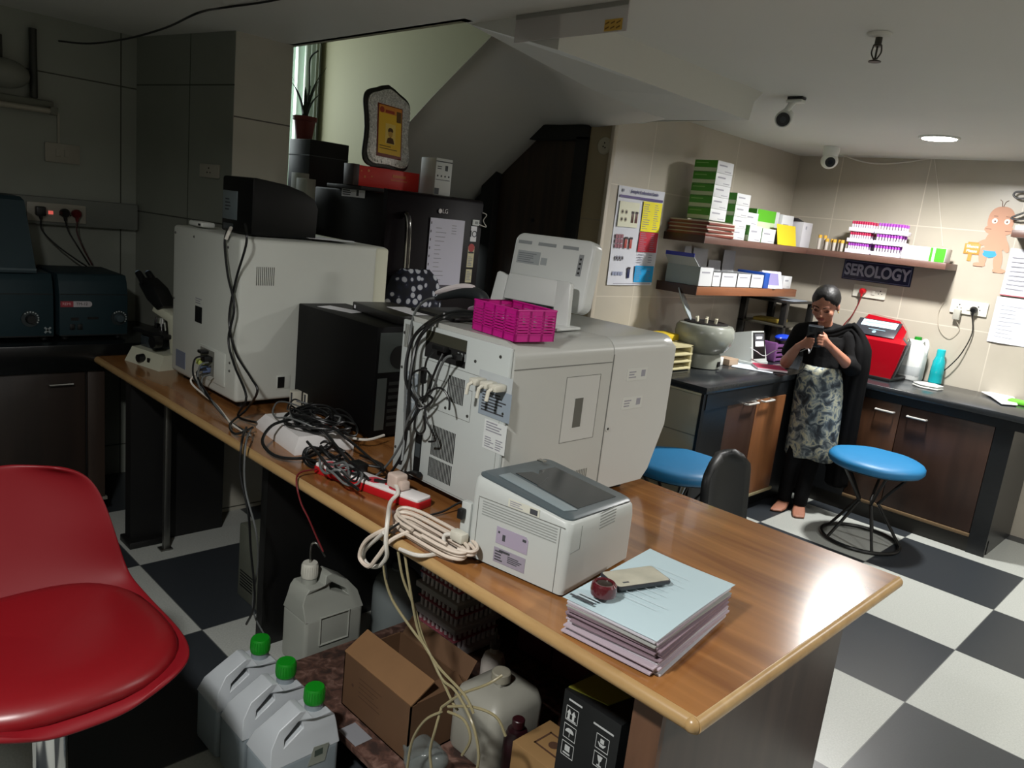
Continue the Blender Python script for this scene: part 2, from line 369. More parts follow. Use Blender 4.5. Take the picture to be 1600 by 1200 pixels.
o = bpy.data.objects.new('window_daylight', l); C.objects.link(o); o.location = (-6.35, 2.6, 2.3); o.rotation_euler = (0, math.radians(-90), 0)
sc = bpy.context.scene; sc.view_settings.view_transform = 'Standard'; sc.view_settings.exposure = 0.6; sc.view_settings.look = 'None'
sc.cycles.max_bounces = 8

# ================================================================== DESK
D = .765
desk_wood = wood_mat('desk_laminate', '#6b4120', '#a2703f', 0, .2, 1.6, 13, coat=.25, lo=.36, hi=.66)
lip = wood_mat('lipping_wood', '#94744a', '#b09264', 0, .3, 6, 6)
panel_w = wood_mat('end_panel_wood', '#241a14', '#463830', 2, .4, 2, 10)
t = empty('laboratory_desk', 'long wood-grained desk carrying the analysers and printers, rounded pale edge', 'desk', (-2.06, 1.55, 0))
mb = MB(); mb.box((-3.6, 1.095, D - .03), (-.54, 2.05, D)); obj('desktop', mb, desk_wood, t)
mb = MB(); mb.tube([(-3.6, 1.095, D - .016), (-.545, 1.095, D - .016)], .0158, 14); mb.tube([(-.541, 1.09, D - .016), (-.541, 2.055, D - .016)], .0158, 14); mb.ell((-.543, 1.093, D - .016), .0165, .0165, .0158, 12, 8)
obj('edge_lipping', mb, lip, t)
mb = MB(); mb.box((-.66, 1.17, 0), (-.635, 2.03, D - .03)); obj('end_panel', mb, panel_w, t)
mb = MB(); mb.box((-.70, 1.155, 0), (-.635, 1.17, D - .03)); obj('end_panel_edge', mb, wood_mat('edge_strip_wood', '#4a3325', '#6d4c36', 2, .5, 3, 8), t)
blk_lam = mat('black_laminate', '#0b0b0b', .5)
mb = MB(); mb.box((-3.6, 1.98, .08), (-.66, 2.0, D - .03)); obj('light_block_panel', mb, mat('light_block_black', '#0d0a0a', .7), t)  # assumed modesty panel, added in black to block light under the desk
for x0, x1, y0, y1 in ((-3.30, -3.24, 1.02, 1.12), (-2.27, -2.23, 1.2, 1.9)):
    mb = MB(); mb.box((x0, max(y0, 1.115), 0), (x1, y1 + (.4 if x0 < -3 else 0), D - .03)); obj('leg', mb, blk_lam, t)
mb = MB(); mb.box((-3.32, 1.10, 0), (-3.20, 1.25, .03), .004); obj('foot', mb, blk_lam, t)
mb = MB(); mb.box((-3.155, 1.215, 0), (-3.13, 1.24, D - .03), .003); mb.box((-3.165, 1.2, 0), (-3.12, 1.25, .006)); obj('pole', mb, mat('tube_steel', '#8a8a86', .4, 1), t)
mb = MB(); mb.box((-1.95, 1.095, .085), (-.705, 1.96, .105), .002); mb.box((-1.95, 1.2, 0), (-1.9, 1.9, .085)); mb.box((-1.0, 1.25, 0), (-.95, 1.9, .085))
obj('bottom_shelf', mb, spots_mat('shelf_board', [(.35, '#2a1a14'), (.52, '#4a3026'), (.66, '#6d5248')], 30, .7), t)
mb = MB(); mb.rect(FZ(.105, -1.585, 1.10), 0, 0, .085, .055, 0, .001, 0); obj('sticker', mb, mat('tape', '#7f8186', .6), t)

# ------------------------------------------------------------------ analyser left (M1)
t = empty('analyser_cabinet', 'tall off-white analyser with a vent grille, black printer on top of it', 'analyser', (-2.86, 1.55, D))
x0, x1, y0, y1, z0, z1 = -3.15, -2.57, 1.24, 1.86, .79, 1.38
mb = MB(); mb.prism([(x0, y0, z0), (x1, y0, z0), (x1, y0, z1), (x0, y0, z1)], (0, y1 - y0, 0), .014, 3)
obj('housing', mb, offwhite, t)
mb = MB(); mb.prism([(x1 - .03, 1.80, z0 + .004), (x1 + .004, 1.80, z0 + .004), (x1 + .004, 1.80, z1 - .004), (x0 + .02, 1.80, z1 + .003), (x0 + .02, 1.80, z0)], (0, .065, 0), .012, 3); obj('front_cover', mb, mat('cream_cover', '#d6d6c2', .38), t)
F = FX(x1); mb = MB()
for k in range(10): mb.rect(F, 1.303 + k * .0073, 1.218, 1.3055 + k * .0073, 1.284, 0, .0008)
obj('vent_grille', mb, mat('slot', '#45463f', .8), t)
mb = MB(); mb.rect(F, 1.399, .832, 1.455, .885, 0, .002, .0008); mb.mi = 1; mb.rect(F, 1.403, .836, 1.43, .878, .002, .004); obj('power_inlet', mb, [offwhite, black], t)
F = FY(y0); mb = MB()
for p in ((-3.125, 1.35), (-2.95, 1.35), (-2.66, 1.34), (-3.13, 1.09), (-2.62, .93), (-2.62, .90), (-2.84, .945)):
    c = F(p[0], p[1]); mb.cyl(c, c + F.w * .003, .005, .004, 10)
obj('screw', mb, mat('screw_metal', '#6b6c68', .4, .8), t)
mb = MB(); mb.rect(F, -2.925, 1.03, -2.865, 1.092, 0, .0015); obj('warning_label', mb, black, t)
mb = MB(); lines(mb, F, -2.925, 1.10, -2.86, 1.125, 3, .001); obj('print', mb, ink, t)
mb = MB(); mb.rect(F, -3.10, .82, -3.01, .868 + .02, 0, .0015); obj('rating_plate', mb, mat('plate_blue', '#6d7486', .5), t)
mb = MB(); mb.rect(F, -2.87, .83, -2.655, .955, 0, .004, .001); mb.mi = 1; mb.rect(F, -2.86, .85, -2.74, .945, .004, .0046); obj('connector_panel', mb, [offwhite, mat('recess', '#77776f', .6)], t)
for u, v, w_, h_, m_ in ((-2.82, .93, .035, .012, black), (-2.79, .905, .04, .02, black), (-2.83, .885, .03, .02, mat('plug_green', '#b6c36a', .5)), (-2.80, .862, .035, .02, mat('plug_blue', '#5a6a8c', .5)), (-2.825, .84, .03, .015, grey)):
    mb = MB(); mb.rect(F, u, v, u + w_, v + h_, .004, .035, .003); obj('connector', mb, m_, t)
for x in (-3.1, -2.62):
    for y in (1.29, 1.8):
        mb = MB(); mb.cyl((x, y, D), (x, y, z0), .018); obj('foot', mb, rubber, t)

# black printer on it
t = empty('label_printer', 'black compact printer with sloping top and silver side plate, on the tall analyser', 'printer', (-2.8, 1.5, 1.385))
yy0, yy1 = 1.335, 1.60; xa, xb = -2.93, -2.685
prof = [(xb, yy0, 1.385), (xb, yy1, 1.385), (xb, yy1 + .005, 1.50), (xb, yy1 - .012, 1.535), (xb, yy1 - .06, 1.56), (xb, yy1 - .13, 1.578), (xb, yy0 + .01, 1.59), (xb, yy0, 1.585)]
mb = MB(); mb.prism(prof, (xa - xb, 0, 0), .006, 2); obj('body', mb, mat('printer_black', '#070808', .5, spec=.25), t)
F = FY(yy0); mb = MB(); mb.rect(F, xa + .012, 1.43, xa + .13, 1.535, 0, .003, .001); mb.mi = 1
lines(mb, F, xa + .035, 1.46, xa + .09, 1.51, 4, .0036); obj('silver_plate', mb, [mat('plate_silver', '#7f8b90', .3, .4), print_], t)
mb = MB(); mb.rect(F, xa + .02, 1.392, xa + .1, 1.415, 0, .002); obj('port_strip', mb, dgrey, t)

t = empty('wifi_router', 'small flat white box lying at the corner of the tall analyser top', 'router', (-3.03, 1.31, 1.385))
mb = MB(); mb.box((-3.09, 1.275, 1.385), (-2.97, 1.33, 1.405), .007, 3); obj('body', mb, white, t)
mb = MB(); mb.rect(FY(1.275), -3.0, 1.39, -2.98, 1.398, 0, .001); obj('port', mb, black, t)
mb = MB()
for k in range(7):
    a = .18 * k + .1; F = Fr((-2.78 + .02 * k, 1.70 - .008 * k, 1.3855 + .0008 * k), (math.cos(a), math.sin(a), 0), (-math.sin(a), math.cos(a), 0)); mb.rect(F, -.09, -.05, .09, .05, 0, .0006)
thing1('paper_sheets', mb, paper, 'loose white sheets on the tall analyser behind its black printer', 'papers')

# cables of the printer down the analyser
cb = mat('cable_black', '#101112', .4); cg = mat('cable_grey', '#5b5e5e', .5); cw = mat('cable_white', '#cfcbc2', .5)
cable('power_cable', [A(383, 350, y=1.30), A(385, 362, y=1.23), A(384, 385, y=1.225), A(368, 440, y=1.225), A(358, 500, y=1.225), A(368, 550, y=1.22), A(392, 590, y=1.2), A(402, 612, y=1.2), A(385, 640, z=.80), A(360, 662, z=.78), A(368, 678, z=.78), A(395, 668, z=.79)], .0042, cb, 'black cable crossing over another down the face of the tall analyser')
cable('power_cable', [(-2.86, 1.32, 1.392), A(355, 360, y=1.235), A(351, 380, y=1.222), A(356, 430, y=1.212), A(366, 480, y=1.21), A(357, 530, y=1.205), A(366, 570, y=1.20), A(385, 620, y=1.185), A(372, 650, z=.785), A(400, 660, z=.79)], .0042, cb, 'black cable with a pale plug end hanging from the black printer')
mb = MB(); mb.tube([A(361, 356, y=1.25), A(358, 362, y=1.23), A(353, 374, y=1.222)], .006, 10); thing1('cable_plug', mb, cw, 'pale cable end draped over the top edge of the tall analyser', 'plug')
for k, (a, c, d) in enumerate((((318, 556), (303, 590), cb), ((326, 566), (310, 600), cg), ((322, 575), (312, 596), cb), ((330, 585), (318, 612), cg), ((318, 580), (300, 600), cw))):
    cable('signal_cable', [A(a[0], a[1], y=1.21), A(a[0] - 14, a[1] + 6, y=1.18), A(c[0], c[1], y=1.17), A(325 + 3 * k, 620 + 3 * k, y=1.17), A(355 + 2 * k, 655 + 2 * k, z=.775), A(380 + 3 * k, 672 + 2 * k, z=.78)], .0035, d,
          ['black cable plugged highest into the tall analyser ports', 'grey cable from the second port of the tall analyser', 'black cable bunched below the top port plug', 'grey cable from the lowest port of the tall analyser', 'thin white cable looping left of the analyser ports'][k])

# ------------------------------------------------------------------ PC tower
t = empty('computer_tower', 'black desktop computer tower standing between the two analysers', 'computer', (-2.3, 1.57, D))
x0, x1, y0, y1, z1 = -2.57, -2.06, 1.475, 1.68, 1.155
mb = MB(); mb.box((x0, y0, D + .01), (x1, y1, z1), .004); obj('case', mb, mat('pc_black', '#050506', .55, spec=.2), t)
F = FX(x1); mb = MB(); mb.rect(F, y0 + .012, 1.0, y1 - .012, 1.135, 0, .002); mb.rect(F, y0 + .012, .80, y0 + .05, .98, 0, .002); obj('rear_plate', mb, mat('io_steel', '#5d6462', .4, .6), t)
mb = MB(); c = F(1.57, 1.05); mb.cyl(c, c + F.w * .004, .04, .04, 24); obj('fan', mb, black, t)
mb = MB()
for k in range(7): mb.rect(F, y0 + .06, .81 + k * .024, y1 - .02, .822 + k * .024, 0, .002)
obj('slot_cover', mb, mat('slot_steel', '#3c3f3e', .4, .7), t)
for x in (-2.5, -2.12):
    mb = MB(); mb.box((x - .02, y0 + .01, D), (x + .02, y1 - .01, D + .012), .003); obj('foot', mb, rubber, t)
mb = MB(); F = Fr((-2.42, 1.56, 1.1556), (.95, .3, 0), (-.3, .95, 0)); mb.rect(F, -.08, -.035, .08, .035, 0, .0008); thing1('paper_sheet', mb, paper, 'white slip lying on the black computer tower', 'paper')
t = empty('modem_box', 'slim black box with a white sticker and paper on it, across the computer tower', 'modem', (-2.22, 1.66, 1.16))
mb = MB(); F = Fr((-2.25, 1.66, 1.156), (.93, -.1, 0), (.1, .93, 0)); mb.rect(F, -.16, -.07, .17, .10, 0, .03, .004); obj('body', mb, mat('modem_black', '#151413', .4), t)
mb = MB(); mb.rect(F, -.03, -.0, .15, .08, .0302, .0315); obj('paper', mb, paper, t)
mb = MB(); mb.rect(Fr(F(-.145, -.07, .008), F.u, F.w), 0, 0, .012, .012, 0, .001); obj('sticker', mb, paper, t)

# ------------------------------------------------------------------ central analyser (M2)
t = empty('blood_analyser', 'large light-grey bench analyser with rounded top edge, pink basket and monitor on it', 'analyser', (-1.52, 1.68, D))
x0, x1, y0, y1, z0, z1 = -1.745, -1.30, 1.335, 2.03, .795, 1.25
sil = mat('silver_enamel', '#b3b4af', .3, noise=.015, scale=3); sil2 = mat('silver_enamel_b', '#bcbdb9', .3)
def sec(y, zb=z0, xo=0): # cross-section in X-Z with rounded top corners
    r = .045; pts = [(x0 + .004, y, zb), (x1 + xo, y, zb), (x1 + xo, y, z1 - r)]
    for k in range(1, 6): a = math.radians(90 * k / 6); pts.append((x1 + xo - r + r * math.cos(a), y, z1 - r + r * math.sin(a)))
    pts.append((x1 - r, y, z1)); pts.append((x0 + .03, y, z1)); pts.append((x0 + .004, y, z1 - .026)); return pts
mb = MB(); mb.loft([sec(y0 + .012), sec(1.745)]); obj('side_housing', mb, sil, t, ang=50)
fr = [(1.748, z0, 0), (1.95, z0, 0), (1.985, z0 + .01, 0), (2.04, z0 + .13, 0), (2.05, z1 - .2, 0)]
mb = MB()
pr_ = [sec(1.748), sec(1.97), sec(2.0, z0 + .03), sec(2.045, z0 + .14)]
for y, dz in ((2.055, .02), (2.05, .04)): pass
mb.loft(pr_ + [[(p[0] if i not in (1, 2) else p[0], 2.058, min(max(p[2], z0 + .17), z1 - .03)) for i, p in enumerate(sec(2.05, z0 + .17))]]); obj('front_housing', mb, sil2, t, ang=50)
mb = MB(); mb.box((x0, y0, z0), (x1 - .006, y0 + .012, z1 - .012), .004); obj('rear_plate', mb, mat('rear_plate_grey', '#b9bfbd', .4), t)
F = FX(x1); mb = MB()
def outline(mb, F, u0, v0, u1, v1, e=.0012, w=.0006):
    mb.rect(F, u0, v0, u1, v0 + e, 0, w); mb.rect(F, u0, v1 - e, u1, v1, 0, w); mb.rect(F, u0, v0, u0 + e, v1, 0, w); mb.rect(F, u1 - e, v0, u1, v1, 0, w)
mb.rect(F, y0 + .012, 1.182, 1.742, 1.1845, 0, .0008); mb.rect(F, 1.7445, z0, 1.749, 1.205, 0, .0008); obj('seam', mb, mat('seam_dark', '#6d6e6a', .8), t)
mb = MB(); outline(mb, F, 1.552, .966, 1.698, 1.152); mb.mi = 1; mb.rect(F, 1.555, .969, 1.695, 1.149, 0, .0004); obj('access_panel', mb, [mat('seam_dark'), sil2], t)
mb = MB(); mb.rect(F, 1.594, 1.0, 1.636, 1.093, 0, .001); mb.mi = 1; mb.rect(F, 1.598, 1.006, 1.632, 1.089, .001, .0014); obj('panel_grip', mb, [sil2, mat('grip_recess', '#55554f', .5)], t)
mb = MB()
for k in range(26): mb.rect(F, 1.50 + k * .0075, .80, 1.503 + k * .0075, .875, 0, .0008)
obj('side_vent', mb, mat('slot2', '#6a6a63', .8), t)
for u, v in ((1.82, 1.152), (1.815, 1.065)):
    mb = MB(); mb.rect(F, u, v - .03, u + .1, v + .006, 0, .001); mb.mi = 1; lines(mb, F, u + .01, v - .024, u + .055, v, 3, .0015); mb.rect(F, u + .07, v - .02, u + .09, v, .001, .0015); obj('sticker', mb, [mat('sticker_grey', '#c3c5c0', .5), ink], t)
mb = MB(); c = F(1.762, .984); mb.cyl(c, c + F.w * .002, .009, .009, 14); mb.mi = 1; mb.cyl(c + F.w * .002, c + F.w * .0026, .004, .004, 8); obj('lock', mb, [sil2, black], t)
F = FY(y0); mb = MB(); mb.rect(F, -1.637, 1.152, -1.468, 1.226, 0, .001); mb.mi = 1; mb.rect(F, -1.637, 1.196, -1.468, 1.226, .001, .0015); mb.mi = 2
for k in range(3): mb.rect(F, -1.50 + k * .014, 1.17, -1.494 + k * .014, 1.19, .001, .002)
obj('port_recess', mb, [dark_hole, mat('recess_olive', '#4a4a3e', .5, .4), grey], t)
mb = MB(); mb.rect(F, -1.41, 1.108 - .01, -1.288, 1.164, 0, .001); mb.mi = 1; mb.rect(F, -1.40, 1.05, -1.285, 1.125, .001, .0015); mb.mi = 2; lines(mb, F, -1.39, 1.06, -1.30, 1.115, 7, .002); obj('port_label', mb, [mat('lab_lt', '#b0b6b8', .6), mat('lab_bl', '#8b97a2', .6), print_], t)
mb = MB(); mb.rect(F, -1.372, .965, -1.29, 1.042, 0, .001); mb.mi = 1; lines(mb, F, -1.365, .97, -1.33, 1.0, 5, .0015); lines(mb, F, -1.325, .97, -1.295, 1.0, 5, .0015); lines(mb, F, -1.365, 1.012, -1.295, 1.04, 4, .0015); obj('rating_label', mb, [mat('lab_wh', '#cfd3d2', .6), ink], t)
for u0, v0, nn, h in ((-1.528, 1.052, 11, .07), (-1.575, .885, 16, .085), (-1.578, .822, 16, .055)):
    mb = MB()
    for k in range(nn): mb.rect(F, u0 + k * .0062, v0, u0 + .0034 + k * .0062, v0 + h, 0, .001)
    obj('rear_vent', mb, mat('slot3', '#1d1e1d', .8), t)
mb = MB()
for k in range(9): mb.rect(F, -1.733 + k * .0045, 1.16, -1.731 + k * .0045, 1.226, 0, .001)
obj('slim_vent', mb, mat('slot2'), t)
mb = MB(); mb.rect(F, -1.645, .80, -1.617, .93, 0, .0015); mb.mi = 1; mb.rect(F, -1.641, .86, -1.62, .90, .0015, .0022); obj('module_slot', mb, [black, dgrey], t)
mb = MB(); mb.rect(F, -1.712, .972, -1.655, 1.03, 0, .001); mb.rect(F, -1.712, 1.04, -1.655, 1.095, 0, .001); mb.mi = 1; lines(mb, F, -1.708, .98, -1.66, 1.09, 9, .0015); obj('side_label', mb, [mat('lab_bl2', '#8f99a0', .6), mat('lab_lt')], t)
mb = MB(); mb.rect(F, -1.695, .925, -1.675, .955, 0, .001); obj('switch', mb, black, t)
mb = MB(); outline(mb, F, -1.60, 1.015, -1.43, 1.10, .001, .0006); outline(mb, F, -1.645, z0 + .006, -1.32, 1.145, .001, .0005); obj('plate_seam', mb, mat('seam_dark'), t)
mb = MB()
for p in ((-1.735, 1.2), (-1.735, 1.10), (-1.735, .86), (-1.44, 1.03), (-1.43, 1.18), (-1.34, 1.21), (-1.31, 1.07), (-1.63, .81), (-1.335, .81), (-1.53, 1.03)):
    c = F(*p); mb.cyl(c, c + F.w * .002, .0045, .004, 8)
obj('screw', mb, mat('screw_metal'), t)
for u in (-1.392, -1.352, -1.318):
    mb = MB(); mb.rect(F, u - .014, 1.128, u + .014, 1.146, .001, .04, .004); c = F(u, 1.136, .04); mb.tube([c, c + Vector((0, -.012, -.006)), c + Vector((0, -.016, -.03))], .005, 8); obj('usb_plug', mb, mat('plug_ivory', '#c9c6b8', .4), t)
for x in (-1.70, -1.36):
    for y in (1.4, 1.92):
        mb = MB(); mb.cyl((x, y, D), (x, y, z0 + .002), .02); obj('foot', mb, rubber, t)

# pink basket
t = empty('plastic_basket', 'pink plastic basket with slotted sides on the large bench analyser', 'basket', (-1.4, 1.42, 1.251))
P = [A(738, 514, z=1.252), A(796, 536, z=1.252), A(851, 533, z=1.252)]
o0 = P[1]; u = (P[2] - P[1]).normalized(); v = Vector((-u.y, u.x, 0)); Lx = .125; Ly = .235
o0 = Vector((-1.315, 1.352, 1.252)); u = Vector((-.93, .13, 0)).normalized(); v = Vector((u.y, -u.x, 0)).normalized()
F0 = Fr(o0, u, v if v.y > 0 else -v); F0.w = Vector((0, 0, 1))   # u runs back along the analyser, v away from the desk edge
pink = mat('pink_plastic', '#bb1880', .35, sub=.0); pink2 = mat('pink_inner', '#b0186f', .4)
BL, BW, BH = .188, .125, .078
def wallpanel(mb, a, b_, n_cols, n_rows, solid=.2):
    """slotted wall between base points a and b_"""
    a = Vector(a); b_ = Vector(b_); L = (b_ - a).length; ou = (b_ - a).normalized(); F = Fr(a, ou, (0, 0, 1)); th = .0018
    mb.rect(F, 0, 0, L, BH * .22, 0, th); mb.rect(F, 0, BH * .84, L, BH, 0, th)
    cw_ = L / n_cols
    for k in range(n_cols + 1): mb.rect(F, max(0, k * cw_ - .004), 0, min(L, k * cw_ + .004), BH, 0, th)
    for k in range(n_rows): mb.rect(F, 0, BH * (.2 + .66 * k / n_rows), L, BH * (.2 + .66 * k / n_rows) + BH * .06, 0, th)
c0, c1, c2, c3 = F0(0, 0), F0(BL, 0), F0(BL, BW), F0(0, BW)
mb = MB()
for a_, b_, nc, nr in ((c1, c0, 4, 7), (c0, c3, 3, 7), (c3, c2, 4, 7), (c2, c1, 3, 7)): wallpanel(mb, a_, b_, nc, nr)
obj('side_wall', mb, pink, t, smooth=False)
mb = MB(); mb.rect(F0, 0, 0, BL, BW, 0, .003); obj('base', mb, pink2, t)
mb = MB(); mb.tube([F0(0, 0, BH), F0(BL, 0, BH), F0(BL, BW, BH), F0(0, BW, BH), F0(0, 0, BH)], .003, 6); obj('rim', mb, pink, t)

# monitor
t = empty('touch_monitor', 'white monitor seen from behind on its stand, on the large bench analyser', 'monitor', (-1.62, 1.72, 1.251))
wm = mat('monitor_white', '#d2d5d3', .35)
a = A(805, 380, y=1.72); 
F = Fr((-1.768, 1.725, 1.312), (.95, .17, 0), (0.0, .16, 1))   # back of the screen faces the camera
def rpr(mb, F, u0, v0, u1, v1, w0, w1, r, bev=.004):
    pts = [(p[0] + (u0 + u1) / 2, p[1] + (v0 + v1) / 2) for p in rr(u1 - u0, v1 - v0, r, 5)]
    mb.prism([F(p[0], p[1], w0) for p in pts], F(0, 0, w1) - F(0, 0, w0), bev, 2)
mb = MB(); rpr(mb, F, .02, -.02, .31, .20, -.055, 0, .028, .008); obj('screen_housing', mb, wm, t, ang=50)
mb = MB()
for u0, u1 in ((.035, .085), (.11, .175), (.20, .255)): mb.rect(F, u0, .166, u1, .176, 0, .0012)
obj('vent', mb, mat('vent_grey', '#8f9496', .7), t)
mb = MB(); mb.rect(F, .04, .105, .125, .145, 0, .001); mb.mi = 1; lines(mb, F, .045, .108, .115, .14, 5, .0016); mb.mi = 0; mb.rect(F, .13, .108, .152, .13, 0, .001); obj('label', mb, [mat('lab_gr', '#a3a9ab', .6), mat('lab_dk', '#7d8286', .6)], t)
mb = MB(); mb.rect(F, .262, .09, .278, .155, 0, .001, 0); mb.mi = 1
for k in range(4): mb.rect(F, .267, .096 + k * .014, .273, .102 + k * .014, .001, .002)
obj('button_strip', mb, [mat('strip_gr', '#8d9092', .5), black], t)
G = Fr((-1.585, 1.67, 1.253), (.93, .1, 0), (-.1, .93, 0))
mb = MB(); mb.box((0, 0, 0), (0, 0, 0)); mb = MB()
mb.rect(G, -.14, -.07, .165, .05, 0, .008, .003); obj('stand_base', mb, wm, t)
H_ = Fr((-1.745, 1.655, 1.258), (.95, .14, 0), (0, .14, 1))
mb = MB()
mb.prism([H_(.0, 0), H_(.05, 0), H_(.055, .12), H_(.02, .13), H_(.012, .125)], H_.w * -.02, .003); obj('stand_arm', mb, wm, t); mb = MB()
mb.prism([H_(.245, 0), H_(.30, 0), H_(.285, .125), H_(.277, .13), H_(.235, .13)], H_.w * -.02, .003)
obj('stand_arm', mb, wm, t)
mb = MB(); mb.prism([H_(.052, .05), H_(.245, .05), H_(.238, .13), H_(.056, .13)], H_.w * -.028, .006); obj('stand_back', mb, wm, t)
mb = MB(); mb.rect(H_, .05, .03, .25, .052, -.02, -.012); mb.mi = 1; mb.rect(H_, .13, .03, .15, .052, -.012, -.006); mb.rect(H_, .215, .03, .228, .052, -.012, -.006); obj('hinge', mb, [dgrey, black], t)
mb = MB(); mb.ell(H_(.18, .02, .01), .05, .018, .016, 14, 8); mb.rect(H_, .12, .0, .23, .02, .0, .012, .005)
thing1('plastic_pouch', mb, mat('clear_plastic', '#b9c7cc', .12, trans=.5), 'crumpled clear plastic pouch tucked under the monitor stand', 'pouch')

# hand-held scanner
t = empty('barcode_scanner', 'dark curved hand scanner with white top strip resting behind the pink basket', 'scanner', (-1.95, 1.72, 1.25))
pp = [A(682, 466, y=1.5), A(700, 461, y=1.5), A(722, 457, y=1.5), A(741, 458, y=1.5), A(752, 464, y=1.5), A(757, 474, y=1.5), A(758, 482, y=1.5)]
mb = MB(); mb.tube(smooth_path(pp, 4), [.008 + .010 * min(1, i / 9) for i in range(25)], 14); obj('body', mb, mat('scanner_grey', '#25292b', .4), t)
mb = MB(); q = [p + Vector((0, -.004, .0165)) for p in pp[:4]]; mb.tube(smooth_path(q, 4), [.005, .007, .008, .009, .010] + [.010] * 5 + [.009, .008, .006], 10); obj('top_strip', mb, mat('pearl', '#d9cfd0', .4), t)
mb = MB(); mb.tube([pp[5], pp[5] + Vector((-.02, .0, -.018)), pp[5] + Vector((-.06, 0, -.028))], [.016, .014, .008], 10); obj('window', mb, mat('scan_win', '#7c6572', .3), t)
mb = MB(); mb.tube(smooth_path([pp[0], A(668, 468, y=1.48), A(655, 478, y=1.42), A(646, 495, y=1.35), A(640, 530, y=1.315), A(634, 600, y=1.3), A(632, 680, y=1.29), A(628, 720, y=1.27)], 6), .0038, 8); obj('cord', mb, cg, t)
mb = MB(); mb.box((-1.80, 1.40, 1.252), (-1.60, 1.58, 1.262), .003); 
thing1('black_tray', mb, mat('tray_black', '#1a1a1a', .4), 'flat black tray between the basket and the analyser vent edge', 'tray')

# bundle of cables behind the analyser (hanging in front of the rear plate)
Yb = 1.30
bund = [
 ([(745, 488), (715, 487), (690, 492), (662, 510), (645, 530), (636, 560), (634, 590), (640, 610), (652, 628)], .0052, cb, 'thick black cable arching over the top edge of the bench analyser, outermost'),
 ([(740, 492), (712, 492), (690, 498), (667, 513), (652, 535), (645, 565), (640, 600), (638, 640), (633, 690), (625, 725)], .0052, cb, 'thick black cable arching over the bench analyser, inner of the two'),
 ([(706, 556), (696, 560), (686, 580), (678, 605), (664, 628)], .0035, cg, 'grey video cable curving from the port recess of the bench analyser'),
 ([(692, 553), (684, 570), (676, 590), (668, 612), (660, 630)], .0032, cb, 'thin black cable hanging straight from the port recess'),
 ([(678, 548), (668, 560), (664, 575), (661, 592), (660, 625)], .003, cb, 'thin black cable with a ferrite block at the analyser back'),
 ([(652, 628), (646, 640), (636, 660), (628, 690), (606, 725), (580, 750), (560, 765)], .0035, cg, 'grey cable running from the knot down to the red power strip'),
 ([(655, 632), (645, 655), (634, 675), (632, 700), (618, 728), (598, 752), (575, 768)], .004, cb, 'black cable running from the knot down to the red power strip'),
 ([(640, 590), (650, 580), (664, 578), (672, 586), (674, 600), (664, 622)], .003, cb, 'small black cable loop above the knot'),
 ([(660, 625), (672, 612), (684, 606), (694, 610), (702, 625), (702, 640)], .003, cb, 'black cable loop right of the knot over the vent'),
 ([(658, 620), (650, 628), (655, 638), (668, 634), (676, 624), (668, 618), (656, 624)], .0035, cb, 'cable tied in a knot in front of the bench analyser'),
 ([(660, 635), (650, 650), (648, 668), (656, 678), (664, 670), (662, 650)], .003, cb, 'black cable end looping just below the knot'),
 ([(664, 636), (666, 655), (674, 672), (680, 688), (670, 690)], .003, cb, 'black cable tail hanging under the knot to the lower vent'),
 ([(642, 600), (650, 615), (658, 628)], .003, cg, 'short grey cable entering the knot from above'),
]
for pts, r, m_, lab in bund:
    dp = [Yb - .012 * math.sin(i * 1.3) - .012 for i in range(len(pts))]
    P3 = [A(p[0], p[1], y=(d if p[1] > 505 else d + (505 - p[1]) * .004 + .05)) for p, d in zip(pts, dp)]
    cable('analyser_cable', P3, r, m_, lab)
mb = MB(); F = FY(1.30); c = A(662, 585, y=1.295); mb.box((c.x - .008, c.y - .006, c.z - .025), (c.x + .008, c.y + .006, c.z + .02), .003); thing1('ferrite_block', mb, black, 'small black ferrite block on a cable behind the bench analyser', 'ferrite')
mb = MB(); c = A(690, 545, y=1.31); mb.box((c.x - .03, c.y - .01, c.z - .006), (c.x + .02, c.y + .01, c.z + .008), .003); thing1('video_plug', mb, black, 'long black plug at the left of the port recess of the bench analyser', 'plug'); mb = MB(); c = A(713, 556, y=1.31); mb.box((c.x - .012, c.y - .01, c.z - .01), (c.x + .014, c.y + .01, c.z + .006), .003); thing1('video_plug', mb, black, 'short black plug at the right end of the port recess of the bench analyser', 'plug')

# ------------------------------------------------------------------ white UPS / stabiliser with plugs on it
t = empty('power_stabiliser', 'chunky white power box under a tangle of black cables near the desk edge', 'power box', (-2.2, 1.28, D))
F = Fr((-2.06, 1.19, D), (-.80, .12, 0), (.12, .8, 0)); 
a, b_, c_ = A(460, 712, z=D), A(400, 668, z=D), A(530, 692, z=D)
F = Fr(a, b_ - a, c_ - a); F.w = Vector((0, 0, 1)); Lb = (b_ - a).length; Wb = (c_ - a).length
def fr4(F, i, z, L=Lb, W_=Wb): return [F(i, i, z), F(L - i, i, z), F(L - i, W_ - i, z), F(i, W_ - i, z)]
mb = MB(); mb.loft([fr4(F, 0, 0), fr4(F, 0, .02), fr4(F, .022, .052)]); obj('body', mb, mat('ups_white', '#dcd9d8', .4), t)
mb = MB(); mb.rect(F, .04, Wb - .06, .12, Wb - .03, .052, .0535); obj('red_mark', mb, mat('mark_red', '#a4302c', .5), t)
for u, v, s_ in ((.06, .10, .022), (.11, .11, .026), (.16, .10, .024), (.20, .12, .022)):
    mb = MB(); c = F(u, v, .052); mb.cyl(c, c + Vector((0, 0, .024)), s_, s_ * .8, 14); obj('plug', mb, black, t)
mb = MB(); c = A(458, 628, z=.79); 
t = empty('relay_pair', 'pair of small ivory connector blocks by the foot of the computer tower', 'connector', (c.x, c.y, D))
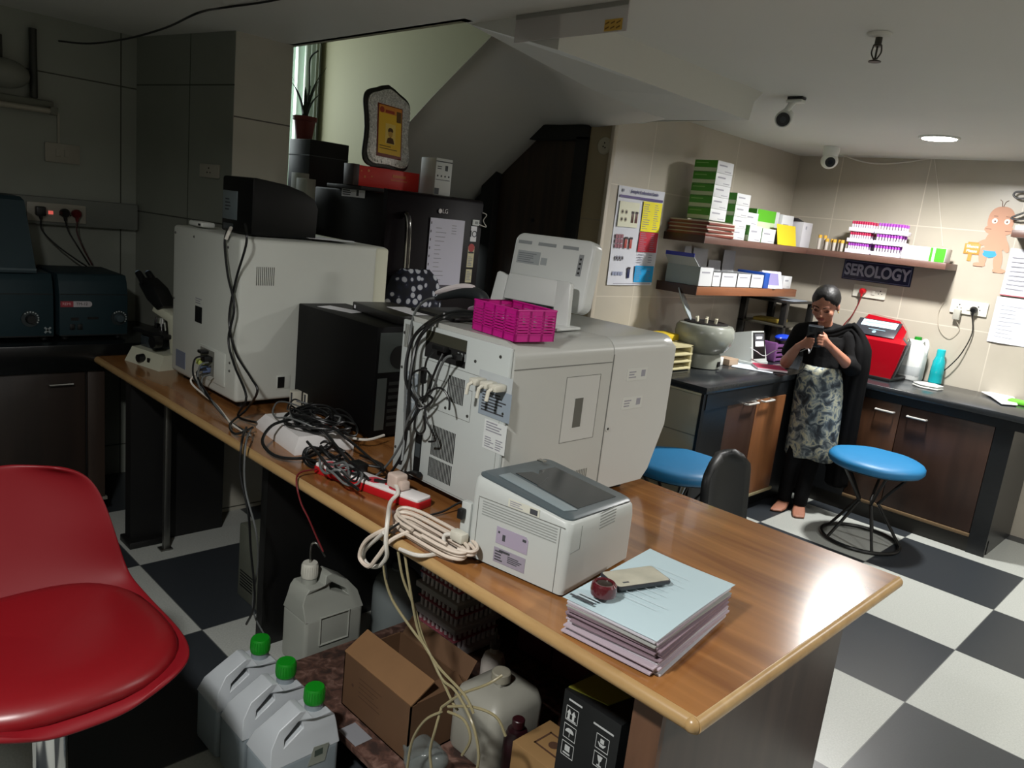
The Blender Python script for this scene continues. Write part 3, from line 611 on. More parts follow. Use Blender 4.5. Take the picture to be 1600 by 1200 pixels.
for k in (0, 1):
    mb = MB(); mb.box((c.x - .03 + k * .045, c.y + .03 * k, D), (c.x + .005 + k * .045, c.y + .04 + .03 * k, D + .065), .003); mb.mi = 1; mb.rect(FY(c.y + .03 * k), c.x - .018 + k * .045, D + .008, c.x - .008 + k * .045, D + .058, 0, .001); obj('block', mb, [mat('plug_ivory'), print_], t)
# tangle
def tangle(cx_, cy_, n, R0, mlist, labs, zc=.79, spread=.05, grp='black cables heaped over the white power box'):
    for k in range(n):
        pts = []; a0 = random.uniform(0, 6.28); R1 = R0 * random.uniform(.6, 1.15); ex = random.uniform(.5, 1); turns = random.uniform(.9, 1.7)
        ox, oy = random.uniform(-spread, spread), random.uniform(-spread * .6, spread * .6)
        for i in range(14):
            a_ = a0 + turns * 6.28 * i / 13
            pts.append((cx_ + ox + R1 * math.cos(a_) * 1.2, max(1.10, cy_ + oy + R1 * ex * math.sin(a_)), zc + .012 * math.sin(i * 1.7 + k) + k * .003 - .004))
        cable('coiled_cable', pts, random.choice((.003, .0035, .004)), random.choice(mlist), labs, group=grp)
tangle(-2.17, 1.32, 9, .11, [cb, cb, cb, cg], 'black cable coiled in the heap over the white power box', zc=.832, spread=.07)
tangle(-1.93, 1.24, 5, .07, [cb, cb], 'black cable coiled in the heap over the white power box', zc=.785, spread=.05)
c = A(515, 745, z=.80); tangle(c.x - .02, c.y + .03, 3, .05, [cb, cb, cg], 'black cable coiled over the far end of the red power strip', zc=.808, spread=.035, grp='black cables heaped over the far end of the red power strip')
for k, (a, b_, d) in enumerate((((505, 672), (545, 720), (575, 748)), ((520, 668), (560, 700), (600, 735)), ((480, 690), (520, 735), (560, 765)))):
    cable('linking_cable', [A(*a, z=.85), A((a[0] + b_[0]) / 2, (a[1] + b_[1]) / 2, z=.84), A(*b_, z=.81), A(*d, z=.805)], .0042, cb, 'black cable running between the white power box and the red power strip', group='black cables linking the white power box and the red strip')
cable('mains_cable', [A(600, 680, z=.80), A(575, 687, z=.80), A(548, 684, z=.80), A(520, 675, z=.82), A(490, 668, z=.84)], .0045, cw, 'white cable stretched from the white power box towards the bench analyser')
cable('mains_cable', [A(495, 668, z=.84), A(520, 690, z=.83), A(505, 705, z=.79), A(470, 716, z=.785), A(430, 712, z=.78), A(410, 690, z=.80), A(425, 665, z=.83), A(455, 655, z=.84)], .005, cb, 'thick black cable looping around the front of the white power box')
# cables dropping off the desk edge
cable('drop_cable', [A(385, 668, z=.79), A(378, 690, y=1.07), A(376, 740, y=1.06), A(388, 800, y=1.07), A(392, 860, y=1.1), A(398, 940, y=1.12), A(385, 975, y=1.14)], .004, cb, 'black cable falling over the desk edge beside the white power box')
cable('drop_cable', [A(392, 672, z=.79), A(384, 694, y=1.065), A(383, 760, y=1.06), A(400, 830, y=1.08), A(403, 880, y=1.12), A(395, 950, y=1.15), A(412, 990, y=1.18)], .003, cg, 'grey cable falling over the desk edge towards the grey tower')
cable('drop_cable', [A(496, 733, z=.785), A(470, 738, z=.78), A(463, 752, y=1.07), A(470, 785, y=1.07), A(482, 810, y=1.08), A(495, 840, y=1.1), A(505, 862, y=1.11)], .0026, mat('cord_darkred', '#5e1015', .5), 'thin red cable looping off the desk edge')

# ------------------------------------------------------------------ red/white power strip
t = empty('power_strip', 'red and white extension power strip on the desk edge', 'power strip', (-1.7, 1.22, D))
a, b_, c_ = A(652, 800, z=D), A(488, 738, z=D), A(672, 786, z=D)
F = Fr(a, b_ - a, c_ - a); F.w = Vector((0, 0, 1)); L = (b_ - a).length; W_ = .065
mb = MB(); mb.prism([F(p[0] + L / 2, p[1] + W_ / 2, 0) for p in rr(L, W_, .012, 4)], (0, 0, .022), .003); obj('base', mb, red_p, t)
mb = MB(); mb.prism([F(p[0] + L / 2, p[1] + W_ / 2, .0215) for p in rr(L - .006, W_ - .006, .010, 4)], (0, 0, .008), .002); obj('cover', mb, mat('strip_white', '#e3dedd', .35), t)
for k in range(4):
    u = .10 + k * .085; mb = MB(); mb.prism([F(u + p[0], W_ / 2 + p[1], .029) for p in rr(.05, .04, .018, 5)], (0, 0, .0012)); mb.mi = 1
    for p in ((0, .010), (-.010, -.008), (.010, -.008)): c = F(u + p[0], W_ / 2 + p[1], .0302); mb.cyl(c, c + Vector((0, 0, .0005)), .0035, .0035, 10)
    obj('socket', mb, [mat('socket_red', '#c23a48', .35), black], t)
    mb = MB(); c = F(u + .04, W_ / 2, .0295); mb.cyl(c, c + Vector((0, 0, .003)), .006, .005, 12); obj('switch', mb, red_p, t)
t = empty('mains_plug', 'bulky ivory plug standing in the red power strip', 'plug', F(.105, .035, .03))
c = F(.105, .035, .031); mb = MB(); mb.box((c.x - .025, c.y - .02, c.z), (c.x + .02, c.y + .022, c.z + .04), .007, 3); mb.box((c.x + .005, c.y - .012, c.z - .0), (c.x + .035, c.y + .018, c.z + .025), .005); obj('body', mb, mat('plug_beige', '#c7b4a8', .4), t)
mb = MB(); mb.tube(smooth_path([c + Vector((-.02, -.01, .025)), A(622, 768, z=.80), A(610, 785, z=.79), A(606, 810, y=1.075), A(603, 845, y=1.06), A(604, 870, y=1.07), A(590, 885, y=1.08), A(572, 880, y=1.08), A(570, 860, y=1.08), A(600, 832, y=1.06)], 6), .0055, 9); obj('cord', mb, cw, t)
c = A(560, 738, z=.79); t = empty('mains_plug', 'flat black plug pushed in the far half of the red power strip', 'plug', (c.x, c.y, c.z)); mb = MB(); mb.box((c.x - .03, c.y - .018, D + .031), (c.x + .02, c.y + .02, D + .055), .005); obj('body', mb, black, t)
mb = MB(); mb.tube(smooth_path([(c.x, c.y + .02, D + .045), (c.x + .03, c.y + .06, D + .04), (c.x - .05, c.y + .11, D + .02), (c.x - .14, c.y + .10, D + .02)], 5), .004, 8); obj('cord', mb, cb, t)
# black power lead into the analyser foot and the white bundle at the desk edge
cable('power_lead', [A(655, 742, y=1.32), A(640, 738, z=.80), A(622, 742, z=.79), A(606, 752, z=.80), A(585, 750, z=.80)], [.009] * 4 + [.008] * 4 + [.005] * 17, cb, 'thick black power lead leaving the foot of the bench analyser')
cable('thin_lead', [A(735, 780, z=.80), A(715, 787, z=.79), A(690, 800, z=.775), A(650, 810, z=.775), A(620, 820, y=1.085), A(600, 845, y=1.07), A(605, 905, y=1.08)], .003, cb, 'thin black lead running from the small printer to the desk edge')
for k in range(8):
    a_ = k * .8
    c = A(672, 838, z=.79); pts = []
    for i in range(13):
        tt = i / 12 * 6.0 + a_; pts.append((c.x + (.10 + .006 * (k % 3)) * math.cos(tt) * (1.0 + .05 * k % 2), max(c.y, 1.12) + .015 * k % .03 + (.028 + .004 * (k % 4)) * math.sin(tt), D + .010 + .0045 * k + .003 * math.sin(3 * tt)))
    cable('coiled_cable', pts, .0045, mat('cable_ivory', '#c9bcae', .45), 'ivory cable coiled on the desk edge beside the small printer', group='ivory cable coils beside the small printer')
cable('hanging_cable', [A(640, 830, z=.79), A(610, 845, y=1.07), A(590, 870, y=1.06), A(576, 885, y=1.06), A(562, 870, y=1.06), A(572, 845, y=1.06), A(600, 828, y=1.07), A(640, 815, z=.785)], .0055, mat('cable_ivory'), 'ivory cable loop hanging over the desk edge')
t = empty('network_plug', 'ivory moulded plug lying where the white cables meet the small printer', 'plug', A(720, 840, z=D))
mb = MB(); c = A(718, 838, y=1.15); mb.box((c.x - .022, c.y - .012, c.z - .012), (c.x + .02, c.y + .012, c.z + .012), .004); obj('body', mb, mat('plug_ivory'), t)
mb = MB(); mb.tube(smooth_path([c, c + Vector((-.04, -.01, -.01)), A(690, 862, z=D + .006), A(655, 868, z=D + .006), A(625, 858, y=1.08)], 5), .005, 8); obj('cord', mb, cw, t)

# ------------------------------------------------------------------ small laser printer
t = empty('laser_printer', 'small white laser printer with dark grey lid at the near end of the desk', 'printer', (-1.07, 1.38, D))
pw = mat('printer_white', '#b2b6b3', .4); pg = mat('printer_grey', '#4b5559', .35)
# measured corners
B0 = Vector((-1.215, 1.165, D)); B1 = Vector((-.948, 1.205, D)); 
ux = (B1 - B0).normalized(); F = Fr(B0, ux, Vector((-ux.y, ux.x, 0))); PW = (B1 - B0).length; PD = .30; PH = .192
def tw(u, v, w): return w + (0 if w < .05 else .014 - .126 * u - .075 * v)
def ring(u0, v0, u1, v1, r, w): return [F(p[0] + (u0 + u1) / 2, p[1] + (v0 + v1) / 2, tw(p[0] + (u0 + u1) / 2, p[1] + (v0 + v1) / 2, w)) for p in rr(u1 - u0, v1 - v0, r, 4)]
mb = MB(); mb.loft([ring(0, 0, PW, PD, .012, .006), ring(0, 0, PW, PD, .014, PH - .03), ring(.001, .001, PW - .001, PD - .001, .02, PH - .006), ring(.006, .006, PW - .006, PD - .006, .02, PH)]); 
for i, v in enumerate(mb.bm.verts): pass
obj('body', mb, pw, t, ang=50)
mb = MB(); mb.loft([ring(.006, .006, PW - .006, PD - .005, .02, PH - .004), ring(.006, .006, PW - .006, PD - .005, .02, PH + .004), ring(.012, .012, PW - .012, PD - .012, .02, PH + .008)]); obj('lid', mb, pg, t, ang=50)
mb = MB(); mb.prism([F(a_, b_, tw(a_, b_, PH + .0082)) for a_, b_ in ((.045, .035), (.235, .025), (.245, .065), (.045, .08))], (0, 0, .0022), .0008); obj('lid_stripe', mb, mat('printer_mid', '#7c888c', .35), t)
mb = MB(); mb.prism([F(a_, b_, tw(a_, b_, PH + .0083)) for a_, b_ in ((.05, .095), (.12, .09), (.10, .16), (.06, .15))], (0, 0, .0012)); mb.prism([F(a_, b_, tw(a_, b_, PH + .0083)) for a_, b_ in ((.12, .085), (.24, .075), (.24, .25), (.06, .25), (.06, .18))], (0, 0, .0007)); obj('output_slot', mb, mat('printer_dark', '#1c2224', .25), t)
mb = MB(); mb.rect(F, .03, .21, .05, .225, PH + .012, PH + .0155, .0005); obj('button', mb, steel, t)
S = Fr(F(0, 0, 0), F.u, (0, 0, 1))      # long side towards the desk edge
mb = MB()
for k in range(6): mb.rect(S, .035, .118 + k * .0062, PW - .03, .1205 + k * .0062, 0, .0008)
obj('side_louvre', mb, mat('louvre_grey', '#8d918e', .6), t)
mb = MB(); mb.rect(S, .022, .157, PW - .012, .1585, 0, .0008); mb.rect(S, PW - .024, 0.006, PW - .0225, .155, 0, .0008); mb.rect(S, .022, .006, .0235, .155, 0, .0008); obj('panel_seam', mb, mat('seam_dark'), t)
mb = MB(); mb.rect(S, .105, .16, .19, .178, 0, .0008); mb.mi = 1; lines(mb, S, .11, .162, .15, .176, 3, .0013); mb.mi = 2; mb.rect(S, .165, .162, .185, .174, .0008, .0013); obj('serial_label', mb, [mat('lab_cream', '#c5c5b8', .5), ink, print_], t)
mb = MB(); mb.prism([S(.082, .065), S(.17, .065), S(.17, .098), S(.163, .105), S(.082, .105)], S.w * .001); mb.mi = 1; mb.rect(S, .10, .075, .108, .09, .001, .0014); mb.rect(S, .155, .092, .165, .098, .001, .0014); mb.rect(S, .087, .09, .092, .095, .001, .0014); obj('warning_sticker', mb, [mat('lab_lilac', '#9c93a6', .5), print_], t)
mb = MB(); mb.rect(S, .08, .02, .168, .055, 0, .001); mb.mi = 1; lines(mb, S, .084, .023, .115, .05, 4, .0015); lines(mb, S, .12, .028, .16, .045, 4, .0015); mb.rect(S, .095, .047, .125, .052, .001, .0015); obj('rating_sticker', mb, [mat('lab_lilac2', '#8f8a98', .5), print_], t)
E_ = Fr(F(PW, 0, 0), F.v, (0, 0, 1))
mb = MB()
for k in range(6): mb.rect(E_, .13, .125 + k * .0075, .20, .128 + k * .0075, 0, .0008)
obj('end_vent', mb, mat('louvre_grey'), t)
mb = MB(); mb.rect(E_, .012, .10, .05, .102, 0, .001); mb.rect(E_, .05, .10, .0515, .155, 0, .0008); obj('end_seam', mb, mat('louvre_grey'), t)
mb = MB(); mb.rect(S, -.028, .0, .0, .13, -.02, -.002, .002); mb.mi = 1; mb.rect(S, -.028, .09, -.012, .115, -.002, .014, .003); obj('cable_flap', mb, [pw, black], t)

# ------------------------------------------------------------------ stack of forms
t = empty('paper_stack', 'thick stack of white and pinkish printed forms on the desk corner', 'papers', (-.78, 1.3, D))
shades = [mat('form_white', '#b4b2b8', .8), mat('form_pink', '#a799a2', .8), mat('form_rose', '#7d6a73', .8), mat('form_grey', '#8f908c', .8)]
o0 = Vector((-.845, 1.095, D)); e1 = Vector((-.678, 1.155, D)) - o0; e2 = Vector((-.70, 1.47, 0)) - Vector((-.678, 1.155, 0))
nsh = 17
P0 = A(885, 1000, z=D); P1 = A(1022, 1043, z=D); P2 = A(1150, 968, z=D); P3 = P0 + (P2 - P1)
for k in range(nsh):
    cx_ = Vector((-.770, 1.277, D + .0005 + k * .0042)); rot = random.uniform(-.03, .03); G = Fr(cx_ + Vector((random.uniform(-.004, .004), random.uniform(-.006, .006), 0)), (.985, .12 + rot, 0), (-.12, .985, 0))
    hw, hd = .099 + random.uniform(-.003, .003), .162 + random.uniform(-.004, .004)
    mb = MB(); mb.rect(G, -hw, -hd, hw, hd, 0, .0037, .0004); obj('form_bundle', mb, shades[[0, 1, 0, 1, 1, 0, 1, 2, 2, 2, 2, 1, 2, 2, 3, 1, 0][k]], t)
zt = D + nsh * .0042 + .002
mb = MB(); G = Fr(Vector((cx_.x - .006, cx_.y + .004, zt)), (.985, .10, 0), (-.12, .985, 0))
vs = []; nu, nv = 8, 12; rows = []
for i in range(nv + 1):
    rows.append([G(-.105 + .21 * j / nu, -.17 + .345 * i / nv, .004 * math.sin(3 * i / nv) * (j / nu) + .006 * (1 - j / nu) ** 3 * (i / nv)) for j in range(nu + 1)])
mb.loft(rows, cap=False, closed=False); mb.mi = 1
lines(mb, G, -.09, -.155, -.03, -.135, 2, .0075); 
for k in range(9): mb.rect(G, -.06, -.08 + k * .022, random.uniform(-.01, .07), -.079 + k * .022, .0072, .0075)
mb.mi = 2; mb.rect(G, -.095, -.162, -.04, -.156, .0072, .0078)
obj('top_sheet', mb, [mat('sheet_blue', '#aabec4', .7), mat('faint_ink', '#b3c0c6', .8), print_], t)
zt += .009
t = empty('paperweight', 'small round maroon container on the stack of forms', 'container', A(942, 932, z=zt)); c = A(942, 930, z=zt)
mb = MB(); mb.lathe([(.020, 0), (.025, .003), (.0265, .012), (.025, .024), (.021, .028), (.017, .0275), (.016, .024)], c, 28); obj('body', mb, mat('maroon_gloss', '#4d141b', .18, coat=.5), t)
mb = MB(); mb.lathe([(.0155, .0235), (.0155, .0255), (.010, .0262)], c, 24); obj('lid', mb, mat('lid_dark', '#241a14', .3), t)
t = empty('smartphone', 'phone in a worn translucent case lying on the stack of forms', 'phone', A(1000, 905, z=zt)); a = A(935, 928, z=zt); b_ = A(1047, 908, z=zt); c_ = A(1015, 885, z=zt)
G = Fr(A(992, 906, z=zt), A(1047, 911, z=zt) - A(950, 925, z=zt), A(1018, 885, z=zt) - A(1048, 908, z=zt))
mb = MB(); rpr(mb, G, -.066, -.036, .068, .036, 0, .008, .008, .0015); obj('case', mb, mat('case_edge', '#2c2e33', .3), t)
mb = MB(); rpr(mb, G, -.063, -.033, .065, .033, .0082, .0088, .007, 0); mb.mi = 1; mb.rect(G, -.045, -.022, -.03, -.017, .0088, .0091); obj('back', mb, [mat('case_back', '#a8a595', .4, noise=.15, scale=20), print_], t)

# ------------------------------------------------------------------ microscope
t = empty('microscope', 'cream and black binocular microscope at the wall end of the desk', 'microscope', (-3.3, 1.24, D)); mic = t
cr_ = mat('microscope_cream', '#c7c8b4', .35); yy = 1.16
G = Fr((-3.39, 1.15, D), (.98, .2, 0), (-.2, .98, 0))
mb = MB(); mb.loft([[G(0, 0, 0), G(.22, 0, 0), G(.22, .16, 0), G(-.03, .16, 0)], [G(.015, .02, .055), G(.22, .02, .055), G(.22, .14, .055), G(-.01, .14, .055)]]); obj('base', mb, cr_, t, ang=20)
S2 = Fr(G(0, 0.01, 0), G.u, (0, 0, 1)); mb = MB(); c = S2(.105, .028); mb.cyl(c, c + S2.w * .022, .016, .014, 20); mb.rect(S2, .135, .018, .15, .034, 0, .004); obj('focus_knob', mb, black, t)
mb = MB(); mb.prism([G(.02, .05, .055), G(.12, .05, .055), G(.12, .12, .055), G(.02, .12, .055)], (0, 0, .045), .004); obj('illuminator', mb, mat('mic_glass', '#323a3f', .2), t)
mb = MB(); mb.box((0, 0, 0), (0, 0, 0)) if 0 else None
mb.prism([G(.0, .03, .11), G(.2, .03, .11), G(.2, .15, .11), G(.0, .15, .11)], (0, 0, .016), .004); mb.prism([G(.03, .05, .095), G(.15, .05, .095), G(.15, .12, .095), G(.03, .12, .095)], (0, 0, .015), .003); obj('stage', mb, black, t)
mb = MB(); c = G(.10, .09, .175); mb.cyl(c, c + Vector((0, 0, -.02)), .026, .03, 20); obj('nosepiece', mb, chrome, t)
for dx, L in ((-.028, .028), (.0, .04), (.022, .03)):
    mb = MB(); c = G(.10 + dx, .085, .158); mb.cyl(c, c + Vector((dx * .4, 0, -L)), .010, .007, 14); obj('objective', mb, chrome, t)
mb = MB(); mb.prism([G(.19, .06, .055), G(.235, .06, .055), G(.235, .06, .19), G(.09, .06, .225), (G(.07, .06, .195)), G(.17, .06, .17)], G.v * .05, .006); obj('arm', mb, cr_, t)
mb = MB(); mb.prism([G(.055, .05, .235), G(.12, .05, .205), G(.16, .05, .225), G(.10, .05, .285), G(.03, .05, .315), G(.0, .05, .285)], G.v * .06, .006); obj('head', mb, black, t)
for v in (.06, .10):
    mb = MB(); mb.cyl(G(.03, v, .29), G(-.015, v, .325), .014, .012, 16); mb.mi = 1; mb.cyl(G(-.015, v, .325), G(-.02, v, .329), .009, .009, 14); obj('eyepiece', mb, [black, mat('lens_glass', '#8899aa', .1)], t)
mb = MB(); c = G(.175, .03, .10); mb.cyl(c, c - G.v * .03, .022, .022, 20); obj('coarse_knob', mb, black, t)

mic.scale = (1.16, 1.16, 1.16); mic.location = (-3.375, 1.275, D)

# ================================================================== LEFT COUNTER
LX = -3.60
t = empty('base_cabinet', 'dark brown base cabinet under the black stone counter by the left wall', 'cabinet', (-3.87, .3, 0))
dkw = wood_mat('dark_cabinet_wood', '#15100d', '#2a1f19', 2, .5, 2, 10)
mb = MB(); mb.box((-4.14, -1.2, .09), (LX - .02, 1.13, .70)); mb.box((-4.14, -1.2, 0), (LX - .06, 1.13, .09)); obj('carcass', mb, mat('carcass_dark', '#0e0c0b', .6), t)
mb = MB(); mb.box((LX - .03, -1.2, .085), (LX + .0, 1.14, .10), .002); obj('base_trim', mb, mat('stone_trim', '#77746a', .5), t)
ys = [(-.5, .10), (.11, .60), (.61, 1.05)]
for k, (a, b_) in enumerate(ys):
    mb = MB(); mb.box((LX - .02, a, .10), (LX, b_, .70), .003); dd = obj('door', mb, dkw, t)
    yy = b_ - .10; mb = MB(); mb.tube([(LX, yy - .045, .648), (LX + .022, yy - .045, .648), (LX + .022, yy + .045, .648), (LX, yy + .045, .648)], .005, 8); obj('handle', mb, steel, dd)
mb = MB(); mb.box((LX - .02, 1.06, .10), (LX - .002, 1.13, .70), .003); obj('filler_strip', mb, wood_mat('strip_cabinet_wood', '#2a201a', '#3d2f26', 2, .5, 3, 10), t)
mb = MB(); mb.box((-4.15, -1.2, .70), (LX + .02, 1.49, .82), .005)
thing1('stone_worktop', mb, mat('black_granite', '#0d0f10', .25, noise=.3, scale=60), 'black stone worktop along the left wall carrying the dark teal machines', 'worktop')

teal = mat('teal_enamel', '#1a2d33', .6, spec=.3); teal_l = mat('teal_edge', '#2e4046', .4)
def centrifuge(y0, y1, label, knob_y, lab):
    t = empty('bench_centrifuge', label, 'centrifuge', (-3.84, (y0 + y1) / 2, .82)); x = -3.69; zb, zt_ = .835, 1.105
    mb = MB(); mb.prism([(x - .35, y0, zb), (x, y0, zb), (x, y0, 1.02), (x - .012, y0, zt_ - .03), (x - .03, y0, zt_), (x - .35, y0, zt_)], (0, y1 - y0, 0), .006); obj('housing', mb, teal, t)
    mb = MB(); mb.rect(FX(x), y0 + .004, 1.018, y1 - .004, 1.022, -.002, .0015); obj('lid_seam', mb, mat('teal_seam', '#0a1012', .6), t); mb = MB(); mb.rect(FX(x), y0 + .004, zb + .002, y1 - .004, zb + .007, 0, .002); obj('base_seam', mb, mat('teal_seam'), t)
    F = FX(x); mb = MB(); c = F(knob_y, .915); mb.cyl(c, c + F.w * .006, .034, .034, 28); mb.mi = 1
    for k in range(9):
        a = math.radians(-30 + k * 20); p = c + F.u * .03 * math.cos(a) + F.v * .03 * math.sin(a); mb.cyl(p + F.w * .006, p + F.w * .0065, .0035, .0035, 6)
    obj('dial', mb, [mat('dial_dark', '#1a2528', .5), mat('dial_mark', '#9aa3a3', .5)], t)
    mb = MB(); mb.cyl(c + F.w * .006, c + F.w * .026, .02, .016, 20); obj('knob', mb, mat('knob_' + lab, '#0c1012' if lab == 'a' else '#39454a', .4), t)
    mb = MB(); G = Fr(F(0, 0, -.006), F.u, Vector((-.1, 0, 1))); yy = y0 + .12 if lab == 'a' else y1 - .07
    mb.rect(G, yy, 1.045, yy + (.055 if lab == 'b' else .06), 1.085, -.0, .0065); mb.mi = 1; lines(mb, G, yy + .006, 1.055, yy + .045, 1.08, 3, .0072); obj('paper_label', mb, [mat('label_lilac', '#8d8a93', .6), mat('label_faint', '#77666e', .7)], t)
    for yy in (y0 + .03, y1 - .03):
        mb = MB(); mb.cyl((x - .04, yy, .82), (x - .04, yy, zb + .002), .014); obj('foot', mb, rubber, t)
    return t, F
t, F = centrifuge(.60, .955, 'dark teal bench centrifuge with a cross mark below its black knob', .865, 'a')
mb = MB(); G = Fr(F(.93, .865), (0, .7, .7), (0, -.7, .7)); mb.rect(G, -.017, -.004, .017, .004, 0, .001); mb.rect(G, -.004, -.017, .004, .017, 0, .001); obj('cross_mark', mb, mat('mark_silver', '#7f898b', .4), t)
t, F = centrifuge(.975, 1.255, 'dark teal bench centrifuge with a red and white badge on its front', 1.215, 'b')
mb = MB(); rpr(mb, F, .98, .965, 1.105, .99, 0, .0015, .012, 0); mb.mi = 1; mb.rect(F, .98, .965, 1.03, .99, .0015, .002); obj('badge', mb, [mat('badge_white', '#a9a3a6', .5), mat('badge_red', '#8e2c38', .5)], t)
text('badge_text', 'TM-12', .017, F, 1.064, .978, print_, t, .0022); text('badge_text', 'REMI', .016, F, 1.004, .978, mat('badge_pale', '#c9a3a6', .5), t, .0025)
mb = MB(); mb.rect(F, 1.015, .865, 1.035, .89, 0, .006, .002); obj('switch', mb, black, t)
mb = MB(); mb.rect(F, 1.045, .865, 1.065, .89, 0, .006, .002); obj('switch', mb, black, t)
mb = MB(); mb.rect(F, 1.02, .905, 1.05, .918, 0, .002); obj('display_window', mb, black, t); mb = MB(); mb.rect(F, 1.085, .91, 1.13, .92, 0, .002); obj('display_window', mb, black, t)
t = empty('instrument_case', 'dark teal tapered instrument standing on the leftmost centrifuge', 'instrument', (-3.85, .72, 1.106))
mb = MB(); mb.loft([[(-4.0, .40, 1.107), (-3.70, .40, 1.107), (-3.70, .895, 1.107), (-4.0, .895, 1.107)], [(-3.98, .42, 1.40), (-3.74, .42, 1.40), (-3.74, .865, 1.40), (-3.98, .865, 1.40)], [(-3.97, .43, 1.415), (-3.76, .43, 1.415), (-3.76, .855, 1.415), (-3.97, .855, 1.415)]]); obj('housing', mb, teal, t, ang=20)
mb = MB(); mb.rect(Fr((-3.70, 0, 1.107), (0, 1, 0), (-.04, 0, .293)), .40, .01, .895, .018, 0, .002); obj('base_seam', mb, teal_l, t)

# sockets on the left wall
mb = MB(); mb.box((-4.149, -.6, 1.285), (-4.10, 1.44, 1.41), .004); thing1('cable_trunking', mb, mat('trunking_grey', '#70736d', .5), 'grey cable trunking running along the left wall above the machines', 'trunking')
def plate(name, label, F, u0, v0, u1, v1, th=.012, group=None, switches=(), sockets=(), m_=None):
    t = empty(name, label, 'socket' if sockets else 'switch', F((u0 + u1) / 2, v0, 0)); mb = MB(); rpr(mb, F, u0, v0, u1, v1, .0005, th, .005, .002); obj('plate', mb, m_ or socket_w, t)
    for (u, v) in switches:
        mb = MB(); mb.rect(F, u - .011, v - .017, u + .011, v + .017, th, th + .004, .0015); obj('rocker', mb, m_ or socket_w, t)
    for (u, v) in sockets:
        mb = MB()
        for du, dv, r in ((0, .012, .0042), (-.011, -.007, .0035), (.011, -.007, .0035)): c = F(u + du, v + dv, th); mb.cyl(c, c + F.w * .0008, r, r, 10)
        obj('socket_holes', mb, dark_hole, t)
    return t
def plug(label, F, u, v, w, m_, pts, r=.0035, shape='round', cm=None):
    t = empty('wall_plug', label, 'plug', F(u, v, w)); mb = MB()
    if shape == 'round': mb.tube([F(u, v, w), F(u, v, w + .022), F(u, v - .004, w + .034)], [.02, .021, .014], 16)
    else: mb.rect(F, u - .02, v - .02, u + .02, v + .022, w, w + .034, .006)
    mb.tube([F(u, v - .01, w + .02), F(u, v - .036, w + .022)], [.010, .006], 10); obj('body', mb, m_, t)
    mb = MB(); mb.tube(smooth_path([F(u, v - .034, w + .022)] + pts, 6), r, 8); obj('cord', mb, cm or m_, t); return t
Fw = FX(-4.10); ds = mat('socket_dim', '#9a968a', .4)
t = plate('socket_board', 'switched socket board with three plugs in it on the left wall trunking', Fw, .955, 1.30, 1.20, 1.385, switches=[(1.05, 1.342)], sockets=[(1.0, 1.342), (1.10, 1.342), (1.145, 1.342)], m_=ds)
mb = MB(); mb.rect(Fw, 1.04, 1.334, 1.06, 1.35, .016, .0175); obj('neon', mb, mat('neon_red', '#c8584e', .4, emis=.6), t)
plug('square black plug, first in the left wall socket board', Fw, 1.005, 1.345, .0135, black, [Fw(1.01, 1.26, .03), Fw(1.06, 1.20, .05), Fw(1.13, 1.14, .10), Fw(1.16, 1.115, .15)], .0035, 'sq')
plug('round black plug, middle one in the left wall socket board', Fw, 1.105, 1.345, .0135, black, [Fw(1.12, 1.26, .03), Fw(1.155, 1.19, .05), Fw(1.175, 1.12, .14)])
plug('dark red plug in the left wall socket board', Fw, 1.155, 1.345, .0135, mat('plug_red', '#5e1519', .4), [Fw(1.155, 1.26, .03), Fw(1.175, 1.19, .05), Fw(1.19, 1.12, .13)], cm=mat('cord_red', '#3a1214', .5))
Fl = FX(-4.15)
plate('wall_switch', 'pale double wall switch plate below the tube light', Fl, 1.045, 1.57, 1.19, 1.657, switches=[(1.10, 1.615), (1.135, 1.615)], m_=ds)
mb = MB(); mb.box((-4.149, 1.098, 1.657), (-4.142, 1.108, 1.79)); thing1('wire_casing', mb, ds, 'thin pale wire casing rising from the wall switch plate to the tube light', 'wire casing')
Fn = Fr((0, 2.2272, 0), (1, .188, 0), (0, 0, 1)); a = A(319, 256, y=1.558); b_ = A(339, 279, y=1.558)
plate('small_socket', 'small square socket plate on the tiled wall beside the pillar', Fn, a.x * 1.0175, b_.z, b_.x * 1.0175, a.z, sockets=[((a.x + b_.x) / 2 * 1.0175, (a.z + b_.z) / 2)], m_=ds)
t = empty('tube_light', 'unlit tube light fitting on the left wall', 'light', (-4.1, .8, 1.79))
mb = MB(); mb.box((-4.149, .1, 1.795), (-4.10, 1.075, 1.835), .006); obj('batten', mb, mat('batten_grey', '#6d6f64', .5), t)
mb = MB(); mb.tube([(-4.075, .12, 1.79), (-4.075, 1.065, 1.79)], .013, 14); obj('tube', mb, mat('tube_glass', '#9d998c', .2), t)
mb = MB(); mb.box((-4.10, 1.05, 1.775), (-4.06, 1.08, 1.81), .004); obj('holder', mb, mat('batten_grey'), t)
t = empty('wall_fitting', 'pale round fitting above the tube light at the left edge', 'fitting', (-4.1, .90, 1.86))
mb = MB(); mb.ell((-4.09, .88, 1.92), .06, .10, .062, 24, 14); obj('dome', mb, mat('dome_grey', '#7b7d74', .5), t)
mb = MB(); mb.box((-4.149, .80, 1.985), (-4.12, .885, 2.08), .004); obj('box', mb, mat('box_dark', '#2b2c29', .6), t)
mb = MB(); mb.tube([(-4.12, 1.0, 1.84), (-4.12, 1.0, 2.13)], .016, 12); thing1('wall_pipe', mb, mat('pipe_dark', '#2c2e29', .5), 'dark vertical pipe on the left wall beside the round fitting', 'pipe')
